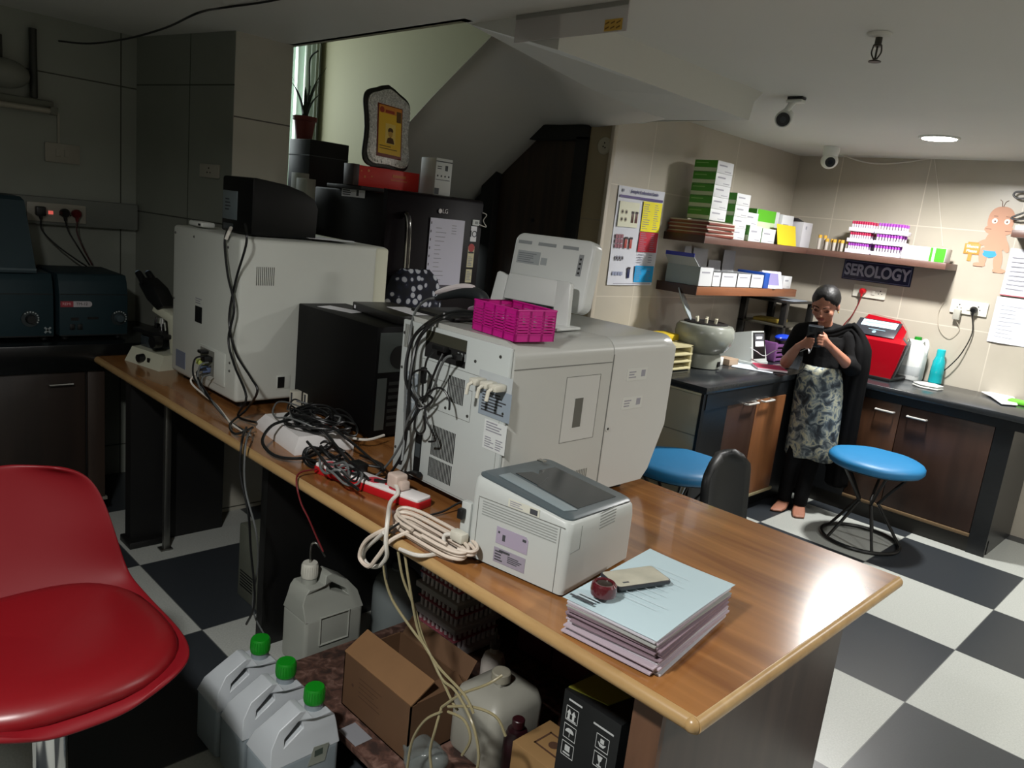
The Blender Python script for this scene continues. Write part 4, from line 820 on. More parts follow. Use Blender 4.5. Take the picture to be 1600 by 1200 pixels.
cable('ceiling_wire', [A(92, 64, x=-3.9), A(140, 68, x=-3.7), A(200, 60, x=-3.4), A(260, 43, x=-3.1), A(310, 20, x=-2.8), A(350, 12, z=2.19), A(420, 2, z=2.19), A(520, -20, z=2.19)], .004, cb, 'black wire sagging under the ceiling towards the left wall')

# ================================================================== RED CHAIR
t = empty('bar_chair', 'red moulded swivel chair with glossy padded seat on a chrome column', 'chair', (-1.53, .22, 0))
# chair frame: c seat centre, fdir front, ldir
zs = .56; cc = Vector((-1.60, .36, zs)); fd = Vector((.80, .60, 0)).normalized(); ld = Vector((-fd.y, fd.x, 0))
cc = Vector((-1.64, .405, 0)); fd = Vector((1, .02, 0)).normalized(); ld = Vector((-fd.y, fd.x, 0))
prof = [(.245, .528, .13), (.235, .540, .175), (.20, .540, .215), (.12, .528, .245), (.02, .52, .258), (-.08, .522, .255), (-.16, .54, .245), (-.215, .575, .235), (-.255, .63, .225), (-.285, .70, .212), (-.31, .77, .198), (-.325, .82, .18), (-.333, .855, .15), (-.336, .872, .10)]
def shell(off=0.0, th=.008):
    rows = []
    for f, z, hw in prof:
        r = []
        back = min(1, max(0, (z - .54) / .15))
        for j in range(-8, 9):
            u = j / 8; lat = hw * math.sin(u * math.pi / 2) if 0 else hw * u
            zz = z + (1 - back) * .03 * abs(u) ** 3 * (1 if f > -.2 else .6) - .0 ; ff = f + back * .055 * u * u
            r.append(cc + fd * ff + ld * lat + Vector((0, 0, zz + off)))
        rows.append(r)
    return rows
mb = MB(); mb.loft(shell(), cap=False, closed=False)
rs = mat('red_shell', '#650811', .45, spec=.3); o = obj('seat_shell', mb, rs, t, ang=80); sm = o.modifiers.new('thick', 'SOLIDIFY'); sm.thickness = .012; sm.offset = -1
sb = o.modifiers.new('sub', 'SUBSURF'); sb.levels = 1; sb.render_levels = 2
mb = MB(); rings = []
for s_, z in ((.90, .548), (.97, .555), (1.0, .568), (.985, .582), (.93, .592), (.80, .598), (.5, .596), (.1, .592)):
    ring_ = []
    for k in range(36):
        a = 2 * math.pi * k / 36; ca, sa = math.cos(a), math.sin(a); e = .72
        x = math.copysign(abs(ca) ** e, ca) * .225 * s_; y = math.copysign(abs(sa) ** e, sa) * .232 * s_
        if x < 0: x *= 1.0
        ring_.append(cc + fd * (x + .005) + ld * y + Vector((0, 0, z + (.02 * (-x / .225) ** 2 if x < -.1 else 0) - .012 * max(0, x / .225) ** 3)))
    rings.append(ring_)
mb.loft(rings); obj('seat_pad', mb, mat('red_vinyl', '#64080f', .36, spec=.4), t, ang=80)
mb = MB(); c = cc + Vector((.0, 0, 0)); mb.lathe([(.22, 0), (.215, .012), (.06, .03), (.032, .05)], c, 36); obj('base', mb, chrome, t)
mb = MB(); mb.lathe([(.034, .04), (.034, .38), (.030, .382), (.030, .47)], c, 28); obj('column', mb, chrome, t)
mb = MB(); mb.lathe([(.034, .45), (.10, .485), (.12, .512)], c, 28); obj('seat_mount', mb, mat('mount_dark', '#1b1c1d', .5), t)
mb = MB(); mb.tube([c + Vector((.0, 0, .49)), c + fd * .08 - ld * .09 + Vector((0, 0, .475)), c + fd * .12 - ld * .14 + Vector((0, 0, .455))], .005, 8); mb.tube([c + fd * .115 - ld * .135 + Vector((0, 0, .46)), c + fd * .165 - ld * .17 + Vector((0, 0, .43))], [.009, .014], 12); obj('height_lever', mb, black, t)

# ================================================================== FRIDGE AREA
t = empty('refrigerator', 'dark maroon single-door refrigerator with a curved glossy handle and a paper list on its door', 'refrigerator', (-3.33, 2.45, 0))
fm = mat('fridge_maroon', '#090206', .4, spec=.1); fmd = mat('fridge_side', '#080406', .5, spec=.25)
mb = MB(); mb.box((-3.66, 2.16, .03), (-3.04, 2.74, 1.60), .008); obj('body', mb, fmd, t)
mb = MB(); rows = []
for k in range(13):
    y = 2.15 + .60 * k / 12; bul = .022 * (1 - ((k - 6) / 6) ** 2); rows.append([(-3.035, y, .10), (-3.005 + bul, y, .10), (-3.005 + bul, y, 1.60), (-3.012 + bul, y, 1.615), (-3.035, y, 1.62)])
mb.loft(rows); obj('door', mb, fm, t, ang=50)
dr = bpy.data.objects['door'] if False else t.children[-1]
mb = MB(); hp = [(-3.0, 2.232, 1.50), (-2.965, 2.232, 1.515), (-2.948, 2.232, 1.49), (-2.938, 2.232, 1.40), (-2.935, 2.232, 1.25), (-2.938, 2.232, 1.10), (-2.948, 2.232, 1.0), (-2.99, 2.232, .97)]
mb.tube(smooth_path(hp, 5), .013, 10); mb.mi = 1; mb.tube(smooth_path([(p[0] + .008, p[1] - .011, p[2]) for p in hp[1:-1]], 5), .0035, 6); mb.tube(smooth_path([(p[0] + .008, p[1] + .011, p[2]) for p in hp[1:-1]], 5), .0025, 6)
obj('handle', mb, [mat('handle_black', '#120a0d', .15, coat=.6), chrome], t)
F = FX(-2.983); Fd = FX(-2.988)
mb = MB(); mb.rect(F, 2.392, 1.18, 2.612, 1.51, 0.003, .005); mb.mi = 1; mb.rect(F, 2.39, 1.17, 2.612, 1.186, .003, .006); mb.mi = 2
for k in range(13): mb.rect(F, 2.43, 1.21 + k * .021, 2.43 + random.uniform(.03, .07), 1.213 + k * .021, .005, .0055)
for k in range(4): mb.rect(F, 2.53, 1.44 + k * .013, 2.56, 1.443 + k * .013, .005, .0055)
mb.mi = 3
for k in range(8): mb.rect(F, 2.397, 1.2 + k * .04, 2.402, 1.212 + k * .04, .005, .0055)
obj('paper_list', mb, [mat('list_paper', '#c8c6d6', .5), mat('list_edge', '#4a4550', .5), ink, print_], t)
text('brand_mark', 'LG', .03, F, 2.478, 1.545, mat('logo_silver', '#b9b6ba', .3, .5), t, .006)
mb = MB(); c = F(2.447, 1.545, .003); mb.tube([c, c + F.w * .003], .011, 20); obj('brand_disc', mb, mat('logo_silver'), t)
F = FX(-2.998)
mb = MB(); mb.rect(F, 2.672, 1.41, 2.712, 1.488, .002, .004); obj('badge', mb, paper, t); text('badge_text', 'IO', .045, F, 2.692, 1.447, print_, t, .0045)
mb = MB(); mb.rect(F, 2.675, 1.492, 2.72, 1.52, .002, .008); mb.mi = 1; mb.rect(F, 2.69, 1.499, 2.712, 1.513, .008, .0085); obj('thermometer', mb, [mat('lab_wh'), grey], t)
mb = MB(); mb.rect(F, 2.664, 1.278, 2.708, 1.385, .002, .004); mb.mi = 1; c = F(2.686, 1.378, .0045); mb.tube([c - F.w * .003, c], .021, 20); mb.mi = 2; lines(mb, F, 2.67, 1.285, 2.70, 1.335, 6, .0045); mb.mi = 3; mb.rect(F, 2.668, 1.35, 2.704, 1.358, .004, .0052); obj('energy_label', mb, [mat('energy_cream', '#c9c2a0', .5), mat('energy_red', '#b04040', .5), ink, print_], t)
mb = MB(); mb.rect(F, 2.664, 1.20, 2.705, 1.268, .002, .004); mb.mi = 1; lines(mb, F, 2.67, 1.21, 2.70, 1.26, 6, .0045); obj('care_label', mb, [mat('energy_cream'), ink], t)
mb = MB(); mb.rect(FY(2.158), -3.40, 1.565, -3.20, 1.605, 0, .002); mb.mi = 1; lines(mb, FY(2.158), -3.39, 1.57, -3.30, 1.60, 3, .0025); mb.rect(FY(2.158), -3.27, 1.572, -3.25, 1.60, .002, .0025); obj('side_label', mb, [paper, print_], t)
mb = MB(); mb.tube(smooth_path([(-3.0, 2.745, 1.56), (-2.99, 2.765, 1.55), (-3.0, 2.755, 1.52), (-2.99, 2.77, 1.49), (-2.995, 2.72, 1.50)], 5), .0025, 6); obj('probe_wire', mb, cw, t)
for x in (-3.6, -3.1):
    for y in (2.2, 2.7):
        mb = MB(); mb.cyl((x, y, 0), (x, y, .03), .02); obj('foot', mb, rubber, t)
# cloth bag
bagm = spots_mat('dotted_cloth', [(.0, '#c5c7cc'), (.34, '#b3b7c2'), (.40, '#141a33'), (.6, '#090c1a')], 26, .85, 'V')
t = empty('cloth_bag', 'navy cloth bag with white dots hanging on the refrigerator handle', 'bag', (-2.95, 2.27, .98))
mb = MB(); rings = []
for z, hw, hd in ((.95, .10, .03), (.98, .15, .045), (1.06, .165, .05), (1.15, .16, .048), (1.22, .13, .04), (1.262, .08, .025)):
    rings.append([(-2.918 + hd * math.cos(2 * math.pi * k / 28) * (1 + .15 * math.sin(k * 2.1 + z * 30)), 2.28 + hw * math.sin(2 * math.pi * k / 28) * (1 + .06 * math.sin(k * 1.7 + z * 20)), z + .006 * math.sin(k * 1.3)) for k in range(28)])
mb.loft(rings); obj('body', mb, bagm, t, ang=80)
if 0: mb = MB(); mb.tube(smooth_path([(-2.93, 2.20, 1.24), (-2.93, 2.22, 1.30), (-2.925, 2.232, 1.36), (-2.93, 2.26, 1.30), (-2.93, 2.32, 1.24)], 5), .006, 8); obj('strap', mb, bagm, t)

# things on the fridge
t = empty('gift_box', 'flat red carton lying on the refrigerator under the silver photo frame', 'box', (-3.2, 2.3, 1.605))
mb = MB(); mb.box((-3.28, 2.10, 1.62), (-3.20, 2.475, 1.715), .002); obj('carton', mb, mat('carton_red', '#d42a22', .45), t)
mb = MB(); mb.box((-3.281, 2.085, 1.62), (-3.199, 2.118, 1.718), .002); obj('end_flap', mb, mat('carton_brown', '#2a1513', .5), t)
F = FX(-3.20); mb = MB()
for u, v, r in ((2.17, 1.695, .007), (2.15, 1.665, .006), (2.19, 1.67, .004), (2.13, 1.69, .004)): c = F(u, v, 0); mb.tube([c, c + F.w * .001], r, 10)
mb.rect(F, 2.31, 1.678, 2.39, 1.692, 0, .001); mb.rect(F, 2.30, 1.663, 2.40, 1.668, 0, .001); obj('print', mb, mat('carton_gold', '#d9733c', .5), t)
mb = MB(); mb.box((-3.45, 2.10, 1.601), (-3.15, 2.50, 1.62), .003); thing1('folder_board', mb, mat('board_dark', '#171214', .6), 'thin dark board lying between the refrigerator top and the red carton', 'board')
t = empty('product_box', 'small white upright carton with a device picture, beside the red carton', 'box', (-3.13, 2.48, 1.62))
mb = MB(); mb.box((-3.22, 2.495, 1.622), (-3.10, 2.60, 1.80), .0015); obj('carton', mb, mat('carton_white', '#d0d2d0', .5), t)
F = FX(-3.10); mb = MB(); mb.rect(F, 2.495, 1.782, 2.60, 1.787, 0, .001); mb.rect(F, 2.497, 1.625, 2.525, 1.655, 0, .001); mb.rect(F, 2.555, 1.742, 2.572, 1.768, 0, .001)
for k in range(4): c = F(2.51 + k * .024, 1.715, 0); mb.tube([c, c + F.w * .001], .005, 8)
lines(mb, F, 2.505, 1.745, 2.545, 1.765, 2, .001); mb.rect(F, 2.50, 1.695, 2.59, 1.698, 0, .0008); obj('print', mb, mat('carton_print', '#43464a', .6), t)
# ornate frame
t = empty('photo_frame', 'ornate silver frame with a gold certificate and portrait, standing on the red carton', 'photo frame', (-3.26, 2.28, 1.715))
G = Fr((-3.215, 2.285, 1.718), (-.12, 1, -.03), (-.10, .03, 1)); 
def frame_outline(s_, n=180):
    out = []
    for k in range(n):
        a = 2 * math.pi * k / n; ca, sa = math.cos(a), math.sin(a); e = .40
        x = math.copysign(abs(ca) ** e, ca) * .150; y = math.copysign(abs(sa) ** e, sa) * .172
        wv = 1 - .14 * math.cos(math.pi * y / .172 / 1.0 * .5) ** 2
        x *= wv; 
        if y > 0: y += .034 * math.exp(-(x / .062) ** 2)
        else: y += .010 * math.exp(-(x / .08) ** 2)
        out.append((x * s_, .175 + y * s_))
    return out
mb = MB(); mb.prism([G(p[0], p[1], -.018) for p in frame_outline(1.06)], G.w * .014, .003); obj('backing', mb, mat('frame_black', '#100d0d', .5), t)
fs = spots_mat('silver_relief', [(.35, '#b3b1b0'), (.5, '#d2d0cf'), (.62, '#f0eeec')], 110, .3)
b_ = fs.node_tree.nodes['Principled BSDF']; b_.inputs['Metallic'].default_value = .25
mb = MB(); mb.prism([G(p[0] + .006, p[1], -.004) for p in frame_outline(.97)], G.w * .008, .003); 
for p in frame_outline(.90, 46): c = G(p[0] + .006, p[1], .004); mb.ell(c, .0055, .0055, .0055, 8, 5)
obj('silver_border', mb, fs, t)
mb = MB(); mb.rect(G, -.075, .05, .085, .295, .004, .0065); obj('inner_border', mb, mat('inner_red', '#7c2a18', .4), t)
mb = MB(); mb.rect(G, -.068, .066, .078, .29, .0065, .008); mb.mi = 1; mb.rect(G, -.025, .115, .04, .21, .008, .0085); mb.mi = 2; mb.rect(G, -.068, .255, .078, .29, .008, .0085); mb.mi = 3; c = G(-.05, .268, .0085); mb.tube([c, c + G.w * .001], .014, 16); mb.rect(G, -.028, .258, .03, .272, .0085, .009); mb.mi = 4; mb.rect(G, .045, .225, .075, .275, .0085, .009); lines(mb, G, -.06, .085, .07, .108, 2, .0085, .3)
obj('certificate', mb, [mat('gold_plate', '#f0c030', .4), mat('gold_light', '#f2d070', .5), mat('gold_orange', '#e09038', .4), mat('cert_red', '#a83a20', .5), mat('cert_dark', '#6b4a22', .6)], t)
mb = MB(); mb.ell(G(.008, .165, .0085), .015, .018, .002, 14, 6, Matrix((G.u, G.v, G.w)).transposed()); mb.mi = 1; mb.ell(G(.008, .178, .0087), .017, .014, .0015, 14, 6, Matrix((G.u, G.v, G.w)).transposed()); mb.prism([G(-.018, .118, .0086), G(.034, .118, .0086), G(.026, .142, .0086), G(.008, .148, .0086), (G(-.010, .142, .0086))], G.w * .0006); obj('portrait', mb, [mat('portrait_skin', '#c79a4a', .6), mat('portrait_dark', '#5a3c1c', .6)], t)
mb = MB(); mb.rect(G, -.03, .0, .03, .02, -.06, -.012); obj('strut', mb, mat('frame_black'), t)

# dark cabinet with plant
t = empty('storage_cabinet', 'black storage cabinet behind the refrigerator carrying a potted plant', 'cabinet', (-4.0, 2.35, 0))
mb = MB(); mb.box((-4.15, 2.16, 0), (-3.70, 2.58, 1.45), .004); obj('carcass', mb, black, t)
mb = MB(); mb.box((-4.02, 2.20, 1.45), (-3.80, 2.44, 1.84), .004); obj('top_box', mb, mat('black_box', '#0c0d0e', .5), t)
mb = MB(); mb.rect(FX(-3.80), 2.2, 1.755, 2.44, 1.76, 0, .001); mb.rect(FY(2.20), -4.02, 1.755, -3.80, 1.76, 0, .001); obj('lid_line', mb, dgrey, t)
for k, (u, z, lab) in enumerate(((-3.93, 1.60, 'white booklet pile, larger one'), (-3.85, 1.58, 'small white booklet'))):
    a, b2 = (A(454, 300, y=2.1), A(470, 270, y=2.1)) if k == 0 else (A(462, 300, y=2.05), A(480, 279, y=2.05))
    mb = MB(); mb.box((a.x, a.y, 1.4), (b2.x, a.y + .05, b2.z), .002); thing1('booklet', mb, mat('booklet_grey', '#9b9c92', .6), 'white booklet on edge beside the pillar, ' + ('the taller one' if k == 0 else 'the lower one'), 'booklet')
mb = MB(); a = A(440, 305, y=2.0); 
mb.box((-4.1, 1.88, 1.38), (-3.62, 2.14, 1.40)); mb.box((-4.1, 1.88, 0), (-4.06, 2.14, 1.38)); mb.box((-3.66, 1.88, 0), (-3.62, 2.14, 1.38)); thing1('narrow_shelf', mb, mat('shelf_white', '#8f9188', .6), 'narrow pale shelf unit wedged between the pillar and the refrigerator', 'shelf')
t = empty('potted_plant', 'spiky green plant in a terracotta pot on the black storage cabinet', 'plant', A(470, 214, y=2.28)); 
pb = A(470, 214, y=2.3); pz = 1.84
mb = MB(); c = Vector((pb.x, 2.32, pz)); mb.lathe([(.042, 0), (.058, .11), (.066, .112), (.068, .135), (.060, .136), (.056, .12)], c, 28); obj('pot', mb, mat('terracotta', '#6b2219', .6), t)
for k in range(9):
    a = k * 2.4; L = .20 + .03 * (k % 4); bx_, by_ = math.cos(a), math.sin(a); rows = []
    for i in range(7):
        s_ = i / 6; w_ = .012 * (1 - s_) ** .6 + .001; p = c + Vector((bx_ * (.01 + .09 * s_ ** 1.7), by_ * (.01 + .09 * s_ ** 1.7), .12 + L * s_ * (1 - .15 * s_ * (k % 3)))); q = Vector((-by_, bx_, 0)) * w_
        rows.append([p - q, p + Vector((bx_, by_, 0)) * .002, p + q])
    mb = MB(); mb.loft(rows, cap=False, closed=False); o = obj('leaf', mb, mat('leaf_dark', '#1c2b1c', .5), t, recalc=False)
mb = MB(); mb.tube(smooth_path([c + Vector((.01, 0, .12)), c + Vector((.03, 0, .28)), c + Vector((.02, 0, .42)), c + Vector((.05, 0, .46)), c + Vector((.10, 0, .475))], 5), .005, 7); obj('stem', mb, mat('leaf_dark'), t)

# ceiling plastic panel
t = empty('plastic_sign_panel', 'hanging translucent plastic strip with a yellow tape patch under the ceiling', 'panel', (-1.75, 1.88, 2.11))
mb = MB(); mb.box((-1.985, 1.880, 2.115), (-1.52, 1.884, 2.199)); obj('sheet', mb, mat('dull_acrylic', '#c9c4c1', .35, alpha=.6), t)
mb = MB(); mb.box((-1.985, 1.8785, 2.185), (-1.52, 1.880, 2.199)); obj('top_rail', mb, mat('rail_grey', '#8f8e88', .5), t)
mb = MB(); F = FY(1.8785); mb.rect(F, -1.60, 2.118, -1.535, 2.15, 0, .002); mb.mi = 1
for k in range(3):
    for j in range(2): mb.prism([F(-1.597 + k * .021 , 2.122 + j * .014, .002), F(-1.583 + k * .021, 2.127 + j * .014, .002), F(-1.583 + k * .021, 2.131 + j * .014, .002), F(-1.597 + k * .021, 2.126 + j * .014, .002)], F.w * .0005)
obj('tape_patch', mb, [mat('tape_yellow', '#c9a043', .5), mat('tape_mark', '#7a5a22', .6)], t)
# sprinkler, cameras
t = empty('fire_sprinkler', 'small metal fire sprinkler hanging from the ceiling', 'sprinkler', (-1.022, 2.449, HC)); c = Vector((-1.022, 2.449, 0)); brz = mat('sprinkler_metal', '#4a4843', .35, .8)
mb = MB(); mb.lathe([(.035, HC - .001), (.03, HC - .008), (.012, HC - .012)], c, 20); obj('escutcheon', mb, ceil_m, t)
mb = MB(); mb.lathe([(.010, HC - .01), (.010, HC - .03), (.013, HC - .033), (.013, HC - .037)], c, 14); obj('body', mb, brz, t)
mb = MB(); mb.tube(smooth_path([c + Vector((.012, 0, HC - .036)), c + Vector((.014, 0, HC - .055)), c + Vector((.004, 0, HC - .073))], 4), .0022, 6); mb.tube(smooth_path([c + Vector((-.012, 0, HC - .036)), c + Vector((-.014, 0, HC - .055)), c + Vector((-.004, 0, HC - .073))], 4), .0022, 6); mb.tube([c + Vector((0, 0, HC - .036)), c + Vector((0, 0, HC - .08))], .003, 6); obj('yoke', mb, brz, t)
mb = MB(); mb.lathe([(.004, HC - .074), (.018, HC - .078), (.018, HC - .081)], c, 16); obj('deflector', mb, brz, t)
def dome_cam(label, x, y, aim, kind):
    t = empty('security_camera', label, 'camera', (x, y, HC)); c = Vector((x, y, HC)); aim = Vector(aim).normalized()
    if kind == 'bullet':
        mb = MB(); mb.box((x - .035, y - .02, HC - .012), (x + .035, y + .02, HC - .0005), .003); obj('mount_plate', mb, black, t)
        mb = MB(); mb.box((x - .04, y - .022, HC - .026), (x + .035, y + .02, HC - .012), .005); mb.tube(smooth_path([c + Vector((-.01, 0, -.02)), c + Vector((-.02, -.012, -.04)), c + Vector((-.03, -.016, -.06)), c + Vector((-.035, -.018, -.075))], 4), .013, 12); obj('bracket', mb, white, t)
        p = c + Vector((-.035, -.02, -.095)); mb = MB(); mb.tube([p - aim * .10, p + aim * .01, p + aim * .015], [.034, .037, .034], 24); obj('housing', mb, white, t)
    else:
        mb = MB(); mb.lathe([(.048, -.001), (.05, -.02), (.046, -.055), (.04, -.06)], c, 28); obj('mount', mb, white, t)
        p = c + Vector((0, 0, -.085)); mb = MB(); mb.ell(p, .052, .052, .050, 28, 16); obj('housing', mb, white, t)
        p = p + aim * .018
    mb = MB(); mb.tube([p + aim * (.012), p + aim * .022 if kind == 'bullet' else p + aim * .036], .029 if kind == 'bullet' else .030, 24); mb.mi = 1; q = p + aim * (.022 if kind == 'bullet' else .036); mb.tube([q, q + aim * .002], .014, 18); obj('lens', mb, [mat('lens_ring', '#15171a', .25), mat('lens_glassd', '#20242b', .05)], t)
dome_cam('white bullet security camera on a black plate under the ceiling beam', -1.70, 3.34, (.35, -.85, -.25), 'bullet')
dome_cam('white ball-shaped security camera under the ceiling near the wall corner', -2.205, 4.90, (.5, -.8, -.25), 'ball')
cable('camera_wire', [A(1313, 241, y=5.3), A(1345, 252, y=5.36), A(1375, 256, y=5.385), A(1410, 254, y=5.39), A(1460, 247, y=5.39)], .004, cw, 'thin white wire strung from the ball-shaped camera along the wall top')
cable('wall_string', [A(1460, 248, y=5.394), A(1466, 300, y=5.394), A(1473, 385, y=5.394)], .0016, cw, 'thin pale string hanging down the tiled wall near the shelf end')

# ================================================================== UNDER THE DESK
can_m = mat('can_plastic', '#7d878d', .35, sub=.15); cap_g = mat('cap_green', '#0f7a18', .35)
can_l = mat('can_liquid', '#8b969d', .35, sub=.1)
def jerry(label, ox, oy, sx=1, sy=1, sz=1, capm=cap_g, group=None, m_=can_m, proto=True):
    """can: width along x .13, length along y .20"""
    t = empty('jerrycan', label, 'jerrycan', (ox, oy, 0), group)
    def P(x, y, z): return Vector((ox + x * sx, oy + y * sy, z * sz))
    outer = [(.0, .150), (.20, .150), (.20, .195), (.192, .222), (.180, .236), (.128, .236), (.116, .256), (.098, .260), (.040, .228), (.012, .196)]
    hole = [(.045, .190), (.050, .206), (.096, .234), (.104, .228), (.104, .214)]
    from mathutils.geometry import tessellate_polygon
    al = outer + hole; tris = tessellate_polygon([[Vector((a_, b2, 0)) for a_, b2 in outer], [Vector((a_, b2, 0)) for a_, b2 in hole]])
    def hw(y, z): return .0655 if z < .16 else (.045 if y > .125 else max(.030, .064 - (z - .16) * .5))
    mb = MB(); n1, n2 = len(outer), len(hole); N_ = n1 + n2; vs = [P(-hw(y, z), y, z + .0015) for y, z in al] + [P(hw(y, z), y, z + .0015) for y, z in al]; fs = []
    for tr in tris: fs.append(tuple(tr)); fs.append(tuple(N_ + i for i in reversed(tr)))
    for i in range(n1): fs.append((i, (i + 1) % n1, N_ + (i + 1) % n1, N_ + i))
    for i in range(n2): fs.append((n1 + i, N_ + n1 + i, N_ + n1 + (i + 1) % n2, n1 + (i + 1) % n2))
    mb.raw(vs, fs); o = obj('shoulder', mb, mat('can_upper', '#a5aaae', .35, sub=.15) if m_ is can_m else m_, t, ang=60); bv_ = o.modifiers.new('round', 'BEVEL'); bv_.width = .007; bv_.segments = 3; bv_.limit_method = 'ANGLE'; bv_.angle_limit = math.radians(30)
    mb = MB(); mb.prism([P(-.066, y, z + .0015) for y, z in ((0, 0), (.2, 0), (.2, .158), (0, .158))], (.132 * sx, 0, 0), .015, 4); obj('tank', mb, m_, t, ang=50)
    mb = MB(); c = P(0, .155, 0); mb.lathe([(.026, .22 * sz), (.024, .262 * sz), (.02, .264 * sz)], c, 24); obj('neck', mb, m_, t)
    mb = MB(); mb.lathe([(.027, .255 * sz), (.028, .262 * sz), (.0265, .292 * sz), (.024, .296 * sz)], c, 28)
    for k in range(24): a = 2 * math.pi * k / 24; mb.tube([c + Vector((.027 * math.cos(a), .027 * math.sin(a), .262 * sz)), c + Vector((.0262 * math.cos(a), .0262 * math.sin(a), .29 * sz))], .0016, 5)
    obj('cap', mb, capm, t); return t
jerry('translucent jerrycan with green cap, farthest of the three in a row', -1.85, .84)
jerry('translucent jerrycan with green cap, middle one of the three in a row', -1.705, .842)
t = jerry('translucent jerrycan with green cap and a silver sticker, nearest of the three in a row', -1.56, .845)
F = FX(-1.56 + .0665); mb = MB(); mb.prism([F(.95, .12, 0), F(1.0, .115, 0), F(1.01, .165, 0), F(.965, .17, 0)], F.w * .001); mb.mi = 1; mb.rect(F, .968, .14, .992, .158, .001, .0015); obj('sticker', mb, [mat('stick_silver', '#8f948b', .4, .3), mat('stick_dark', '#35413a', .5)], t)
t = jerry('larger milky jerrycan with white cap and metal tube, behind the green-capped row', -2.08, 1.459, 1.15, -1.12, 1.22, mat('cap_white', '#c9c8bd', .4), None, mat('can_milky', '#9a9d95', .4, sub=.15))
mb = MB(); mb.tube(smooth_path([(-2.08, 1.285, .36), (-2.08, 1.285, .41), (-2.075, 1.287, .432), (-2.06, 1.297, .43), (-2.04, 1.317, .39)], 5), .004, 8); obj('metal_tube', mb, steel, t)
F = FX(-2.08 + .066 * 1.15 + .001); mb = MB(); 
for pts in ([F(1.29, .09), F(1.40, .09), F(1.40, .19), F(1.29, .19), F(1.29, .09)],): mb.tube([p for p in pts], .004, 6)
obj('embossing', mb, mat('can_milky'), t)
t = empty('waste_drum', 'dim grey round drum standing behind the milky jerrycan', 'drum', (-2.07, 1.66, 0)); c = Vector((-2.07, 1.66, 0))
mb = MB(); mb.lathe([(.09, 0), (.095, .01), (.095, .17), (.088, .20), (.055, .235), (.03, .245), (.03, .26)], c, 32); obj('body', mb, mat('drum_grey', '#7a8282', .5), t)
mb = MB(); mb.lathe([(.033, .255), (.033, .28), (.03, .283)], c, 24); obj('cap', mb, dgrey, t)
t = empty('ups_tower', 'grey metal tower unit standing on the floor beside the black desk leg', 'power unit', (-2.5, 1.45, 0))
mb = MB(); mb.box((-2.62, 1.30, .0), (-2.42, 1.75, .30), .006); obj('case', mb, mat('tower_grey', '#56594f', .5, noise=.1), t)
mb = MB()
for k in range(6): mb.rect(FY(1.30), -2.60, .05 + k * .012, -2.50, .055 + k * .012, 0, .001)
obj('vent', mb, black, t)

# cardboard box
cbd = mat('cardboard', '#5c412a', .8, noise=.06, scale=12); cbd2 = mat('cardboard_light', '#765636', .8, noise=.05, scale=12)
t = empty('cardboard_box', 'open brown cardboard box with raised flaps on the bottom board', 'box', (-1.52, 1.28, .106)); 
x0, x1, y0, y1, z0, z1 = -1.68, -1.365, 1.17, 1.37, .107, .275
mb = MB(); w_ = .004
mb.box((x0, y0, z0), (x1, y0 + w_, z1)); mb.box((x0, y1 - w_, z0), (x1, y1, z1)); mb.box((x0, y0, z0), (x0 + w_, y1, z1)); mb.box((x1 - w_, y0, z0), (x1, y1, z1)); mb.box((x0, y0, z0), (x1, y1, z0 + w_)); obj('carton', mb, cbd, t, smooth=False)
mb = MB(); mb.prism([(x0, y0, z1), (x1, y0, z1), (x1, y0 + .075, z1 + .045), (x0, y0 + .075, z1 + .045)], (0, -.001, .004)); obj('flap', mb, cbd2, t)
mb = MB(); mb.prism([(x0 + .01, y1, z1), (x1 - .005, y1, z1), (x1 - .005, y1 + .03, z1 + .045), (x0 + .01, y1 + .03, z1 + .045)], (0, .003, .003)); obj('flap', mb, cbd, t)
mb = MB(); mb.prism([(x1, y0 + .02, z1), (x1, y1 - .02, z1), (x1 - .03, y1 - .02, z1 + .02), (x1 - .03, y0 + .03, z1 + .02)], (0, 0, .003)); obj('flap', mb, cbd, t)
F = FY(y0); mb = MB(); lines(mb, F, -1.60, .17, -1.47, .24, 5, .001, .12); c = F(-1.63, .195, 0); mb.tube([c, c + F.w * .001], .005, 10); obj('print', mb, mat('carton_ink', '#4a3020', .8), t)

# test tube racks (three stacked)
rk = mat('rack_clear', '#c4bfc1', .3); rk_r = mat('rack_pink', '#a85562', .5); tb = mat('tube_dim', '#dcd6d6', .4)
rp = None
for k in range(3):
    z = .107 + k * .088; t = empty('tube_rack', ['lowest of the three dusty tube racks stacked under the desk', 'middle one of the three dusty tube racks stacked under the desk', 'topmost of the three dusty tube racks, with a pale tray edge'][k], 'tube rack', (-1.77, 1.69, z), 'stack of tube racks under the desk')
    x0, x1, y0, y1 = -1.88, -1.66, 1.58, 1.80
    mb = MB(); mb.box((x0, y0, z), (x1, y1, z + .022), .004); obj('tray', mb, rk if k < 2 else mat('tray_pale', '#a9a6a2', .5), t)
    mb = MB(); mb.box((x0 + .008, y0 + .008, z + .055), (x1 - .008, y1 - .008, z + .06), .002); obj('grid_plate', mb, rk_r, t)
    mb = MB()
    for i in range(9): 
        for j in range(9):
            if i in (0, 8) or j in (0, 8) or k == 2: x = x0 + .02 + i * .0225; y = y0 + .02 + j * .0225; mb.tube([(x, y, z + .02), (x, y, z + .082)], .006, 6)
    o = obj('tube', mb, tb, t, kind='stuff')
